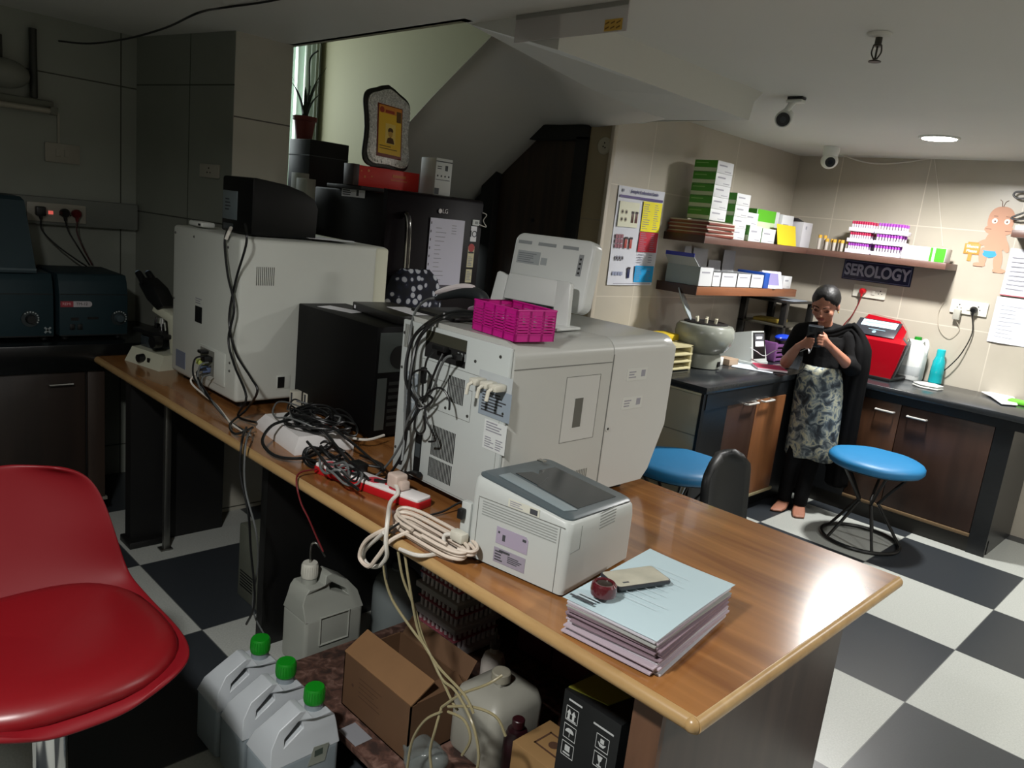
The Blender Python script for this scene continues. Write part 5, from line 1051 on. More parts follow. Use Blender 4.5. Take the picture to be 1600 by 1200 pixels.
# wash bottle
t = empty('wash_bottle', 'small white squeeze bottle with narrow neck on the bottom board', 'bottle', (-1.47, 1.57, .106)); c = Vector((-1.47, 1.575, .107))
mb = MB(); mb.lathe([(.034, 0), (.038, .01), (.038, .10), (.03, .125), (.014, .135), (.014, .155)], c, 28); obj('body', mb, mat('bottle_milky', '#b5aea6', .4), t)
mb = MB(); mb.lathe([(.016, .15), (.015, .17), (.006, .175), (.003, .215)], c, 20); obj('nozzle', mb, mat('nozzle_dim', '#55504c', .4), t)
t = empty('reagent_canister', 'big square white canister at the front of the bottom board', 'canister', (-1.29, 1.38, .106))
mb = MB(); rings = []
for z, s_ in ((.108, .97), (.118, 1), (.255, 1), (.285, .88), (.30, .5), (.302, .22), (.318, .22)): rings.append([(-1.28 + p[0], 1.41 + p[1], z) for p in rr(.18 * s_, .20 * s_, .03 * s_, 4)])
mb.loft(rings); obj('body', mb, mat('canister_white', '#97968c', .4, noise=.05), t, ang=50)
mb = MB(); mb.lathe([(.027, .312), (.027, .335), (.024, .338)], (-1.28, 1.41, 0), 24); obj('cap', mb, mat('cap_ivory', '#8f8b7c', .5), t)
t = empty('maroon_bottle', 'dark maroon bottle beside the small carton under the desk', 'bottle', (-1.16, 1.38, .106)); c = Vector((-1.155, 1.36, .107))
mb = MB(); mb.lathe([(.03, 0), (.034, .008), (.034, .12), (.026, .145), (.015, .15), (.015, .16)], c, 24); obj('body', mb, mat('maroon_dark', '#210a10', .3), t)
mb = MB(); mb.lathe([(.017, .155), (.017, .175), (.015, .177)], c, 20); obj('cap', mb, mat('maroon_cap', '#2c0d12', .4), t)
t = empty('kraft_carton', 'small kraft carton with a printed mark on its top, next to the black box', 'box', (-1.04, 1.36, .106))
mb = MB(); mb.box((-1.115, 1.30, .107), (-.945, 1.44, .27), .002); obj('carton', mb, mat('kraft', '#8f6f45', .75, noise=.05), t)
mb = MB(); FzT = FZ(.27); mb.rect(FzT, -1.08, 1.34, -1.0, 1.345, 0, .0008); mb.rect(FzT, -1.08, 1.40, -1.0, 1.405, 0, .0008); mb.rect(FzT, -1.08, 1.34, -1.075, 1.405, 0, .0008); mb.rect(FzT, -1.005, 1.34, -1.0, 1.405, 0, .0008); mb.tube([(-1.04, 1.372, .27), (-1.04, 1.372, .2708)], .014, 16); obj('print', mb, mat('carton_ink'), t)
# black carton with symbols
t = empty('symbol_box', 'tall black carton printed with white handling symbols, standing under the desk corner', 'box', (-.85, 1.38, .106))
x0, x1, y0, y1, z1 = -.935, -.775, 1.245, 1.52, .54
mb = MB(); mb.box((x0, y0, .107), (x1, y1, z1), .002); obj('carton', mb, mat('carton_black', '#101213', .45), t)
mb = MB(); mb.prism([(x0 + .003, y0 + .01, z1 + .0005), (x1 - .06, y0 + .03, z1 + .0005), (x1 - .03, y1 - .09, z1 + .0005), (x0 + .02, y1 - .01, z1 + .0005)], (0, 0, .003)); obj('olive_sheet', mb, mat('olive_paper', '#86862f', .6), t)
F = FY(y0); wh = mat('symbol_white', '#b9bcbb', .6)
def frame_sym(mb, u0, v0, s_):
    for a in ((u0, v0, u0 + s_, v0 + .0012), (u0, v0 + s_, u0 + s_, v0 + s_ + .0012), (u0, v0, u0 + .0012, v0 + s_), (u0 + s_, v0, u0 + s_ + .0012, v0 + s_)): mb.rect(F, *a, 0, .0008)
mb = MB(); s_ = .034
u0, v0 = -.922, .472
frame_sym(mb, u0, v0, s_)
for du in (.006, .019): mb.rect(F, u0 + du, v0 + .006, u0 + du + .006, v0 + .018, 0, .001); mb.prism([F(u0 + du - .003, v0 + .018), F(u0 + du + .009, v0 + .018), F(u0 + du + .003, v0 + .029)], F.w * .001)
mb.rect(F, u0 + .004, v0 + .003, u0 + .030, v0 + .005, 0, .001)
v0 = .428; frame_sym(mb, u0, v0, s_); mb.prism([F(u0 + .017 + .012 * math.cos(math.radians(k * 18)), v0 + .017 + .010 * math.sin(math.radians(k * 18))) for k in range(11)], F.w * .001); mb.rect(F, u0 + .0165, v0 + .006, u0 + .018, v0 + .018, 0, .001)
v0 = .384; frame_sym(mb, u0, v0, s_); mb.rect(F, u0 + .010, v0 + .014, u0 + .024, v0 + .028, 0, .001); mb.rect(F, u0 + .006, v0 + .006, u0 + .026, v0 + .009, 0, .001)
u0, v0 = -.833, .455; frame_sym(mb, u0, v0, s_); mb.prism([F(u0 + .006, v0 + .017), F(u0 + .012, v0 + .008), F(u0 + .022, v0 + .008), F(u0 + .028, v0 + .017), F(u0 + .02, v0 + .014), F(u0 + .014, v0 + .014)], F.w * .001); mb.rect(F, u0 + .012, v0 + .017, u0 + .022, v0 + .027, 0, .001)
v0 = .412; frame_sym(mb, u0, v0, s_); mb.prism([F(u0 + .010, v0 + .029), F(u0 + .024, v0 + .029), F(u0 + .021, v0 + .018), F(u0 + .0182, v0 + .015), F(u0 + .0182, v0 + .007), F(u0 + .0158, v0 + .007), F(u0 + .0158, v0 + .015), F(u0 + .013, v0 + .018)], F.w * .001); mb.rect(F, u0 + .011, v0 + .004, u0 + .023, v0 + .007, 0, .001)
mb.rect(F, -.918, .521, -.880, .525, 0, .0008); mb.rect(F, -.845, .505, -.79, .509, 0, .0008)
obj('symbol_print', mb, wh, t, smooth=False)
# maroon cartons at the back
for k in range(4):
    x = -1.60 + k * .165; t1 = MB(); t1.box((x, 1.82, .107), (x + .155, 1.95, .33), .004); thing1('maroon_carton', t1, mat('maroon_carton', '#5c2a35', .6), 'dull maroon carton in the dark row at the back of the bottom board', 'box', 'row of maroon cartons under the desk')
    x += .02; t1 = MB(); t1.box((x, 1.83, .332), (x + .15, 1.95, .50), .004); thing1('maroon_carton', t1, mat('maroon_carton'), 'dull maroon carton in the dark row at the back of the bottom board', 'box', 'row of maroon cartons under the desk')
mb = MB(); mb.ell((-1.13, 1.70, .20), .10, .08, .09, 20, 12); thing1('plastic_sack', mb, mat('sack_dim', '#3b3632', .6, noise=.2, bump=.6, scale=14), 'dim greyish plastic sack behind the white canister', 'bag')
# floor items behind left leg
mb = MB(); mb.box((-3.0, 1.55, .0), (-2.72, 1.8, .09), .02); thing1('maroon_case', mb, mat('case_maroon', '#2a1012', .5), 'dark maroon case on the floor behind the steel pole', 'case')
# tubing
tub = mat('tubing', '#8b8263', .25, sub=.1)
tp = [
 [(604, 862, 1.08), (600, 890, 1.08), (612, 935, 1.1), (645, 985, 1.12), (668, 1015, 1.12), (690, 1060, 1.12), (712, 1080, 1.12), (738, 1130, 1.1), (748, 1180, 1.1), (742, 1215, 1.1)],
 [(622, 862, 1.09), (630, 905, 1.1), (648, 950, 1.12), (662, 1000, 1.13), (690, 1060, 1.13), (706, 1095, 1.13), (715, 1110, 1.13)],
 [(632, 862, 1.1), (640, 915, 1.1), (655, 990, 1.12), (684, 1040, 1.12), (725, 1085, 1.12), (740, 1115, 1.12)],
 [(690, 1112, 1.11), (665, 1125, 1.1), (645, 1155, 1.1), (637, 1195, 1.1), (636, 1215, 1.1)],
 [(690, 1105, 1.12), (680, 1140, 1.1), (672, 1175, 1.1), (676, 1215, 1.1)],
 [(690, 1105, 1.12), (720, 1085, 1.13), (760, 1070, 1.15), (785, 1055, 1.18)],
 [(700, 1104, 1.12), (740, 1105, 1.13), (775, 1120, 1.15), (790, 1150, 1.16)],
 [(700, 1112, 1.12), (725, 1125, 1.12), (735, 1155, 1.12), (722, 1180, 1.12)],
]
for k, q in enumerate(tp):
    cable('plastic_tube', [A(p[0], p[1], y=p[2]) for p in q], .0035, tub, 'yellowish plastic tube in the tangle hanging under the desk edge', 'tube', group='yellowish plastic tubes hanging under the desk edge')
mb = MB(); mb.ell((-1.33, 1.20, .135), .075, .05, .04, 40, 26, None)
for v in mb.bm.verts: v.co += (v.co - Vector((-1.33, 1.2, .12))) * (.16 * math.sin(v.co.x * 70) * math.sin(v.co.y * 60 + 1) + .12 * math.sin(v.co.z * 90 + v.co.x * 50))
for v in mb.bm.verts: v.co.z = max(v.co.z, .107)
o = thing1('clear_bag', mb, mat('bag_clear', '#7d8583', .12, bump=.5, scale=22, alpha=.45), 'crumpled clear plastic bag at the foot of the tubing', 'bag')

# ================================================================== RIGHT-HAND COUNTERS
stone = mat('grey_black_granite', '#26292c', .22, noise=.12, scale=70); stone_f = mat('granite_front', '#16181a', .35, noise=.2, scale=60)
w_dark = wood_mat('door_dark_wood', '#281912', '#402b22', 2, .4, 2, 9); w_light = wood_mat('door_brown_wood', '#5c371e', '#835633', 2, .4, 2, 9); w_mid = wood_mat('door_mid_wood', '#352115', '#573823', 2, .4, 2, 9)
mb = MB()
mb.prism([(-2.643, 3.44, .785), (-1.955, 3.44, .785), (-1.985, 4.76, .785), (-.80, 4.76, .785), (-.80, 5.398, .785), (-2.643, 5.398, .785)], (0, 0, .035), .003)
thing1('corner_worktop', mb, stone, 'grey-black stone worktop running round the corner under the SEROLOGY sign', 'worktop')
t = empty('counter_cabinet', 'corner cabinet run with two wooden doors and tiled end, left of the woman', 'cabinet', (-2.3, 4.1, 0))
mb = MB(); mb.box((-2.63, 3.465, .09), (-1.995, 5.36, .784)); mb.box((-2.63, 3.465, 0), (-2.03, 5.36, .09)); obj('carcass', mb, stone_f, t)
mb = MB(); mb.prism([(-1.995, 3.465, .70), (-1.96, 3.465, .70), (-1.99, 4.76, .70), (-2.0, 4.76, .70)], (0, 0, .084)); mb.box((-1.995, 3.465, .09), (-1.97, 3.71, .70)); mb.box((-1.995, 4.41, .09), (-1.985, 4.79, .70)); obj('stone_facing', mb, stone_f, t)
mb = MB(); mb.box((-2.64, 3.44, 0), (-1.975, 3.464, .784), .002); obj('tiled_end', mb, tile_mat('tiles_counter_end', 'X', -5, 9, .56, .6, '#a39a84', '#6d6758', .35), t)
mb = MB(); mb.box((-2.64, 3.437, .775), (-1.98, 3.464, .7845)); obj('end_trim', mb, mat('trim_cream', '#c2b898', .5), t)
mb = MB(); mb.box((-1.98, 3.438, 0), (-1.965, 3.468, .784)); obj('black_corner_edge', mb, black, t)
for k, (a, b_, m_, hy) in enumerate(((3.715, 4.045, w_dark, 3.96), (4.05, 4.405, w_light, 4.15))):
    mb = MB(); mb.box((-1.995, a, .115), (-1.975, b_, .70), .002); dd = obj('door', mb, m_, t)
    mb = MB(); mb.tube([(-1.975, hy - .06, .69), (-1.95, hy - .06, .69), (-1.95, hy + .06, .69), (-1.975, hy + .06, .69)], .006, 8); obj('handle', mb, mat('handle_light', '#d4d2cc', .3, .4), dd)
mb = MB(); mb.box((-1.998, 3.47, .095), (-1.972, 4.44, .114), .002); obj('base_trim', mb, mat('trim_pale', '#8d8468', .5), t)
t = empty('counter_cabinet', 'long dark-doored cabinet run behind the blue stool, right of the woman', 'cabinet', (-1.3, 5.1, 0))
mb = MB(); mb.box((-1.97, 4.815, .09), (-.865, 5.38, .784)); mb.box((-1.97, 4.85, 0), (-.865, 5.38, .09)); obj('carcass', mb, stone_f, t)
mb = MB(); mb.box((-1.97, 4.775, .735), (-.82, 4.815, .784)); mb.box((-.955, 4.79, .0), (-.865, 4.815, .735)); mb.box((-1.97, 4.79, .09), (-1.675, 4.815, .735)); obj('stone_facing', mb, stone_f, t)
for a, b_, m_, hx in ((-1.67, -1.447, w_mid, -1.53), (-1.443, -.958, w_dark, -1.35)):
    mb = MB(); mb.box((a, 4.79, .112), (b_, 4.81, .733), .002); dd = obj('door', mb, m_, t)
    mb = MB(); mb.tube([(hx - .052, 4.79, .678), (hx - .052, 4.768, .678), (hx + .052, 4.768, .678), (hx + .052, 4.79, .678)], .006, 8); obj('handle', mb, mat('handle_light', '#d4d2cc', .3, .4), dd)
mb = MB(); mb.box((-1.675, 4.784, .09), (-.955, 4.80, .110), .002); obj('base_trim', mb, mat('trim_brown', '#6e5a40', .5), t)
mb = MB(); mb.box((-1.97, 4.80, 0), (-.87, 4.85, .09)); obj('plinth', mb, mat('plinth_dark', '#1f1d18', .4), t)

# ---- shelves
sh_m = wood_mat('shelf_wood', '#6b3f26', '#8a5737', 1, .4, 3, 8); sh_p = mat('shelf_purple_brown', '#5c4138', .4, noise=.06, scale=20); sh_d = mat('shelf_end_dark', '#35201a', .4)
mb = MB(); mb.prism([(-2.643, 3.87, 1.53), (-2.37, 3.87, 1.53), (-2.37, 5.17, 1.53), (-1.49, 5.17, 1.53), (-1.49, 5.398, 1.53), (-2.643, 5.398, 1.53)], (0, 0, .04), .002)
mb.mi = 1; mb.box((-2.644, 3.866, 1.529), (-2.368, 3.872, 1.572)); thing1('wall_shelf', mb, [sh_p, sh_d], 'long brown corner shelf above the SEROLOGY sign loaded with test kits', 'shelf')
mb = MB(); mb.box((-2.643, 3.87, 1.235), (-2.37, 5.14, 1.285), .002); mb.mi = 1; mb.box((-2.644, 3.866, 1.234), (-2.368, 3.871, 1.286)); thing1('wall_shelf', mb, [sh_m, sh_d], 'short reddish-brown shelf under the long corner shelf, holding opened cartons', 'shelf')
# clipboards
for k in range(4):
    mb = MB(); G = Fr((-2.50, 4.02, 1.571 + k * .021), (1, .04 * (k % 2) - .02, 0), (0, 1, 0)); mb.rect(G, -.13, -.15 + .01 * (k % 2), .135, .15, 0, .014, .002); mb.mi = 1; mb.rect(G, -.125, -.14, .128, .17, .014, .020)
    thing1('clipboard', mb, [mat('board_brown', '#6c2f22', .4), mat('board_papers', '#b9b3a6', .8)], ['reddish-brown writing board at the bottom of the pile on the corner shelf end', 'second reddish-brown writing board from the bottom of the shelf-end pile', 'third reddish-brown writing board from the bottom of the shelf-end pile', 'top reddish-brown writing board under the green and white kit boxes'][k], 'clipboard')
kg = mat('kit_green', '#3f8d22', .4); kw = mat('kit_white', '#c6c8ca', .45); kl = mat('kit_lightgreen', '#b9c8a6', .5)
def kit(x0, x1, y0, y1, z0, z1, label, group=None, green=True, cat='box'):
    t = empty('kit_box', label, cat, ((x0 + x1) / 2, (y0 + y1) / 2, z0), group)
    mb = MB(); mb.box((x0, y0, z0 + .0006), (x1, y1, z1 - .0006), .001); obj('carton', mb, kw, t)
    mb = MB()
    if green:
        mb.rect(FY(y0), x0, z0 + .001, x1 - .001, z1 - .001, 0, .0012); mb.rect(FZ(z1 - .0006), x0, y0, x1 - .001, y0 + (y1 - y0) * .3, 0, .0005); mb.mi = 1; mb.rect(FY(y0), x0, z0 + .004, x1 - .004, z0 + (z1 - z0) * .38, .0012, .0018); mb.mi = 2
        mb.rect(FY(y0), x0 + .01, z1 - .018, x1 - .06, z1 - .013, .0012, .0018)
    mb.mi = 3; mb.rect(FX(x1), y0 + .02, z1 - (z1 - z0) * .42, y0 + (y1 - y0) * .6, z1 - (z1 - z0) * .3, 0, .0008); mb.rect(FX(x1), y0 + (y1 - y0) * .5, z0 + .01, y1 - .02, z0 + .014, 0, .0008)
    obj('print', mb, [kg, kl, mat('kit_palegreen', '#86b76a', .5), ink], t); return t
ordn = ['bottom', 'second', 'third', 'fourth', 'top']
for k in range(5): kit(-2.56, -2.41, 3.95, 4.125, 1.662 + k * .066, 1.662 + (k + 1) * .066, f'green and white kit box, {ordn[k]} of the tall five-box tower on the corner shelf')
for k in range(4): kit(-2.58, -2.40, 4.20, 4.36, 1.5705 + k * .067, 1.5705 + (k + 1) * .067, ['white kit box at the foot of the four-box pile beside the tall tower', 'second white kit box up in the four-box pile beside the tall tower', 'third white kit box up in the four-box pile beside the tall tower', 'uppermost white kit box of the four-box pile beside the tall tower'][k])
kit(-2.58, -2.38, 4.375, 4.53, 1.5705, 1.665, 'lower white kit box between the four-box pile and the yellow paper'); kit(-2.60, -2.42, 4.375, 4.53, 1.6655, 1.742, 'upper green-topped kit box between the four-box pile and the yellow paper')
kit(-2.57, -2.385, 4.55, 4.72, 1.5705, 1.66, 'white kit box directly left of the yellow paper'); 
t = kit(-2.60, -2.45, 4.56, 4.86, 1.6605, 1.775, 'broad bright-green kit box lying behind the yellow paper')
mb = MB(); mb.rect(FX(-2.45), 4.565, 1.70, 4.81, 1.774, 0, .0015); mb.mi = 1; mb.rect(FX(-2.45), 4.565, 1.662, 4.81, 1.70, 0, .0015); obj('green_face', mb, [mat('bright_green', '#4fa518', .4), kl], t)
kit(-2.60, -2.43, 4.87, 5.03, 1.5705, 1.765, 'tall white kit box just behind the yellow paper', green=False)
mb = MB(); mb.prism([(-2.372, 4.745, 1.571), (-2.372, 5.01, 1.571), (-2.40, 5.01, 1.70), (-2.40, 4.745, 1.70)], (.001, 0, 0)); thing1('yellow_paper', mb, mat('yellow_sheet', '#c9b21a', .6), 'yellow sheet leaning against the kit boxes on the corner shelf', 'paper')
t = empty('shipping_box', 'plain grey-white carton with an open flap, right of the yellow paper', 'box', (-2.46, 5.15, 1.571))
mb = MB(); mb.box((-2.56, 5.06, 1.571), (-2.37, 5.20, 1.735), .002); obj('carton', mb, mat('carton_pale', '#b9b8bd', .6), t)
mb = MB(); mb.prism([(-2.55, 5.06, 1.736), (-2.37, 5.06, 1.736), (-2.40, 5.03, 1.755), (-2.53, 5.03, 1.755)], (0, 0, .002)); obj('flap', mb, mat('flap_dark', '#3b3a3c', .6), t)
mb = MB(); mb.rect(FX(-2.37), 5.10, 1.69, 5.12, 1.71, 0, .001); obj('print', mb, ink, t)
# yellow-capped tubes
for k in range(8):
    x = -2.31 + (k % 8) * .026; y = 5.215 if k % 2 == 0 else 5.235; hh = .075 if k > 1 else .095
    t = empty('sample_tube', 'small clear sample tube with a yellow cap standing on the corner shelf', 'tube', (x, y, 1.571), 'yellow-capped sample tubes on the corner shelf')
    mb = MB(); mb.lathe([(.008, 0), (.0105, .004), (.0105, hh - .02)], (x, y, 1.5712), 14); obj('body', mb, mat('tube_pale', '#c3bdb6', .25), t)
    mb = MB(); mb.lathe([(.012, hh - .02), (.012, hh), (.010, hh + .001)], (x, y, 1.5712), 14); obj('cap', mb, mat('cap_yellow', '#d3a640', .4), t)
# pink and purple tube packs
rk_w = mat('rack_white', '#e6e0ec', .4)
def tpack(x0, x1, z, mcap, label):
    t = empty('tube_pack', label, 'tube pack', ((x0 + x1) / 2, 5.26, z))
    mb = MB(); mb.box((x0, 5.20, z + .0005), (x1, 5.33, z + .026), .003); obj('tray', mb, rk_w, t)
    n_ = 9; w_ = (x1 - x0 - .02) / n_
    for j in range(3):
        mb = MB(); mc = MB()
        for i in range(n_):
            x = x0 + .01 + w_ * (i + .5); y = 5.215 + j * .045; mb.tube([(x, y, z + .024), (x, y, z + .05)], .0062, 8); mc.tube([(x, y, z + .049), (x, y, z + .068)], .0072, 8)
        obj('tube_row', mb, mat('tube_clear', '#cfc6d3', .3), t, kind='stuff'); obj('cap_row', mc, mcap, t, kind='stuff')
pk = mat('cap_crimson', '#b5224f', .4); pu = mat('cap_purple', '#9a3fb0', .4)
for k, (mc_, lab) in enumerate(((pu, 'purple-capped tube pack, bottom of the near column'), (pk, 'crimson-capped tube pack, middle of the near column'), (pk, 'crimson-capped tube pack, top of the near column'))): tpack(-2.125, -1.97, 1.5705 + k * .0695, mc_, lab + ' on the corner shelf')
for k, (mc_, lab) in enumerate(((pu, 'bottom'), (pu, 'middle'), (pu, 'top'))): tpack(-1.955, -1.775, 1.5705 + k * .0695, mc_, f'purple-capped tube pack, {lab} of the column next to the white shelf-end carton')
t = empty('strip_carton', 'long white carton with green bands at the free end of the corner shelf', 'box', (-1.66, 5.27, 1.571))
mb = MB(); mb.box((-1.765, 5.19, 1.571), (-1.51, 5.30, 1.655), .002); obj('carton', mb, mat('carton_bright', '#cfcfc8', .4), t)
mb = MB()
for a, b_ in ((-1.60, -1.585), (-1.57, -1.512)): mb.rect(FY(5.19), a, 1.572, b_, 1.654, 0, .001)
obj('green_band', mb, kg, t)
# lower shelf cartons
def openbox(x0, x1, y0, y1, z0, z1, label, m_=kw, front=None, flaps=(.07, .06), lid=None):
    t = empty('open_carton', label, 'box', ((x0 + x1) / 2, (y0 + y1) / 2, z0)); mb = MB(); w_ = .0025
    mb.box((x0, y0, z0 + .0006), (x1, y0 + w_, z1)); mb.box((x0, y1 - w_, z0 + .0006), (x1, y1, z1)); mb.box((x0, y0, z0 + .0006), (x0 + w_, y1, z1)); mb.box((x1 - w_, y0, z0 + .0006), (x1, y1, z1)); mb.box((x0, y0, z0 + .0006), (x1, y1, z0 + .003)); obj('carton', mb, m_, t, smooth=False)
    if front: mb = MB(); mb.rect(FY(y0), x0, z0 + .002, x1, z1, 0, .001); obj('end_face', mb, front, t)
    if flaps[0]: mb = MB(); mb.prism([(x0, y0 + .004, z1), (x0, y1 - .004, z1), (x0 - .004, y1 - .008, z1 + flaps[0]), (x0 - .004, y0 + .008, z1 + flaps[0])], (.002, 0, 0)); obj('flap', mb, mat('flap_grey', '#9a9a9c', .6), t)
    if lid: mb = MB(); mb.prism([(x0 + .005, y0, z1), (x1 - .01, y0, z1), (x1 - .03, y0 - .035, z1 + .05), (x0 - .0, y0 - .035, z1 + .05)], (0, .002, .002)); mb.mi = 1; mb.prism([(x1 - .03, y0 - .036, z1 + .05), (x0 - .0, y0 - .036, z1 + .05), (x0, y0 - .036, z1 + .072), (x1 - .03, y0 - .036, z1 + .072)], (0, .002, 0)); obj('lid', mb, lid, t)
    mb = MB(); mb.rect(FX(x1), y0 + (y1 - y0) * .15, z1 - (z1 - z0) * .3, y0 + (y1 - y0) * .75, z1 - (z1 - z0) * .22, 0, .0008); obj('print', mb, ink, t); return t
openbox(-2.60, -2.375, 3.885, 4.03, 1.286, 1.395, 'opened pale carton with a blue-edged lid at the near end of the short shelf', kw, mat('face_greyblue', '#8e9a9a', .5), (.0, 0), [mat('lid_pale', '#a9b0b2', .5), mat('lid_blue', '#2237a0', .4)])
openbox(-2.60, -2.38, 4.04, 4.13, 1.286, 1.37, 'narrow white opened carton next to the blue-lidded one on the short shelf', flaps=(.13, 0))
openbox(-2.60, -2.38, 4.14, 4.32, 1.286, 1.37, 'widest white opened carton in the middle of the short shelf', flaps=(.125, 0))
openbox(-2.60, -2.38, 4.33, 4.49, 1.286, 1.37, 'white opened carton left of the tall raised flap on the short shelf', flaps=(.06, 0))
openbox(-2.60, -2.38, 4.50, 4.66, 1.286, 1.37, 'white opened carton just before the blue and lilac ones on the short shelf', flaps=(.13, 0))
mb = MB(); mb.box((-2.58, 4.675, 1.286), (-2.38, 4.74, 1.385), .002); thing1('blue_carton', mb, mat('blue_box', '#1d4aa0', .45), 'slim blue carton squeezed in before the tilted lilac one', 'box')
t = empty('lilac_carton', 'tilted white carton with a lilac face on the short shelf', 'box', (-2.47, 4.86, 1.286))
G = Fr((-2.42, 4.76, 1.287), (.30, .95, 0), (-.30, .12, .95)); mb = MB(); mb.rect(G, 0, 0, .17, .115, -.09, 0, .002); obj('carton', mb, mat('carton_lilacwhite', '#cfcfe0', .45), t)
mb = MB(); mb.rect(G, .03, .02, .14, .10, 0, .001); mb.mi = 1; mb.rect(G, .01, .06, .035, .10, .001, .0016); obj('lilac_panel', mb, [mat('lilac', '#8780ad', .5), mat('lilac_dark', '#4a4a80', .5)], t)
mb = MB(); G = Fr((-2.47, 4.75, 1.2865), (1, .3, 0), (-.3, 1, 0)); mb.rect(G, .0, .0, .12, .26, 0, .0008); thing1('slip_paper', mb, paper, 'white slip sticking out under the tilted lilac carton', 'paper')
kit(-2.56, -2.40, 4.985, 5.10, 1.2865, 1.37, 'small white carton at the far end of the short shelf', green=False)

# ---- sign, sockets, decal, posters
t = empty('serology_sign', 'navy blue wall sign reading SEROLOGY in pale capitals', 'sign', (-1.96, 5.39, 1.39))
F = FY(5.398, -1.962, 1.459); mb = MB(); mb.rect(F, -.225, -.066, .225, .066, 0, .008, .002); obj('board', mb, mat('sign_navy', '#10183f', .3), t)
mb = MB()
for a in ((-.217, -.060, .217, -.057), (-.217, .057, .217, .060), (-.217, -.060, -.214, .060), (.214, -.060, .217, .060)): mb.rect(F, *a, .008, .0095)
obj('border_line', mb, mat('sign_line', '#7a80a0', .5), t)
text('sign_text', 'SEROLOGY', .105, F, 0, 0, mat('sign_letters', '#a9adc0', .4), t, .0085, .001, .0035, .80)
Fs = FY(5.40)
plate('socket_board', 'socket plate with a red plug, right under the SEROLOGY sign', Fs, -2.09, 1.288, -1.875, 1.368, switches=[(-1.955, 1.328)], sockets=[(-2.02, 1.328), (-1.91, 1.33)])
plug('red plug in the socket under the SEROLOGY sign with a cord to the red analyser', Fs, -2.02, 1.328, .0135, red_p, [Fs(-2.03, 1.24, .03), Fs(-2.06, 1.15, .03), Fs(-2.10, 1.08, .03), Fs(-2.13, .98, .04), Fs(-2.1, .86, .06)], .004, cm=mat('cord_maroon', '#7c2226', .5))
plate('socket_board', 'white socket plate with a black plug, near the turquoise bottle', Fs, -1.475, 1.275, -1.268, 1.358, switches=[(-1.372, 1.318)], sockets=[(-1.425, 1.318), (-1.32, 1.318)])
plug('black plug in the wall socket above the turquoise bottle', Fs, -1.338, 1.31, .0135, black, [A(1519, 520, y=5.38), A(1505, 548, y=5.37), A(1490, 566, y=5.36), A(1470, 582, y=5.37), A(1446, 590, z=.83)], .0035)
mb = MB(); mb.rect(Fs, -1.445, 1.235, -1.405, 1.30, .0135, .04, .004); thing1('phone_charger', mb, mat('charger_grey', '#a3a298', .4), 'grey charger cube plugged in the right wall socket plate', 'charger')
cable('charger_cable', [Fs(-1.425, 1.235, .03), A(1499, 515, y=5.39), A(1483, 528, y=5.39), A(1468, 515, y=5.39), A(1466, 490, y=5.39), A(1474, 472, y=5.39)], .0018, mat('wire_pale', '#b3aa9a', .5), 'thin pale cable curling from the grey charger cube')
# decal of a crying baby holding a board
t = empty('wall_decal', 'wall sticker of a cartoon baby in a blue nappy holding a small wooden placard', 'sticker', (-1.34, 5.397, 1.56)); F = FY(5.399)
sk = mat('decal_skin', '#bd8d73', .6); skd = mat('decal_line', '#6e4a3c', .7)
_bw = [0]
def blob(mb, c, rx, rz, w, rot=0, n=24, e=1):
    pts = []; _bw[0] = (_bw[0] + 1) % 12; w = w + _bw[0] * .00006
    for k in range(n):
        a = 2 * math.pi * k / n; x = math.copysign(abs(math.cos(a)) ** e, math.cos(a)) * rx; z = math.copysign(abs(math.sin(a)) ** e, math.sin(a)) * rz
        pts.append(F(c[0] + x * math.cos(rot) - z * math.sin(rot), c[1] + x * math.sin(rot) + z * math.cos(rot), w))
    mb.prism(pts, F.w * .0006)
# a leftward-standing figure
mb = MB(); hx, hz = -1.312, 1.855
blob(mb, (hx, hz), .070, .082, .0008, 0, 28, .85); blob(mb, (hx + .0, hz - .055), .078, .035, .0008); blob(mb, (-1.315, 1.725), .058, .075, .0008)
blob(mb, (-1.262, 1.715), .018, .05, .0010, .5); blob(mb, (-1.375, 1.72), .016, .045, .0010, -1.1); blob(mb, (-1.365, 1.635), .022, .055, .0008, .15); blob(mb, (-1.28, 1.62), .024, .07, .0008, .1); blob(mb, (-1.375, 1.585), .034, .013, .0009); blob(mb, (-1.262, 1.56), .036, .014, .0009); obj('figure', mb, sk, t)
mb = MB(); 
for dx in (-.032, .034): blob(mb, (hx + dx, hz - .005), .015, .016, .0016)
obj('eye_white', mb, mat('decal_white', '#e9dfd2', .6), t)
mb = MB()
for dx in (-.030, .034): blob(mb, (hx + dx, hz - .007), .005, .006, .0024)
mb.rect(F, hx - .072, hz - .056, hx - .040, hz - .053, .0016, .002); mb.rect(F, hx + .034, hz - .062, hx + .066, hz - .059, .0016, .002)
for q in ([F(hx - .01, hz + .08, .002), F(hx - .015, hz + .11, .002), F(hx - .028, hz + .12, .002)], [F(hx - .004, hz + .08, .002), F(hx + .004, hz + .11, .002), F(hx + .018, hz + .118, .002)]): mb.tube(q, .0018, 5)
for dx in (-.03, .034): mb.rect(F, hx + dx - .012, hz + .022, hx + dx + .010, hz + .025, .0016, .002)
mb.rect(F, -1.405, 1.572, -1.355, 1.575, .0016, .002); mb.rect(F, -1.292, 1.546, -1.235, 1.549, .0016, .002); obj('outline', mb, skd, t)
mb = MB(); mb.prism([F(-1.372, 1.672, .0012), F(-1.29, 1.672, .0012), F(-1.33, 1.628, .0012)], F.w * .0006); blob(mb, (-1.331, 1.652), .038, .02, .0012); obj('nappy', mb, mat('decal_blue', '#2f93c8', .6), t)
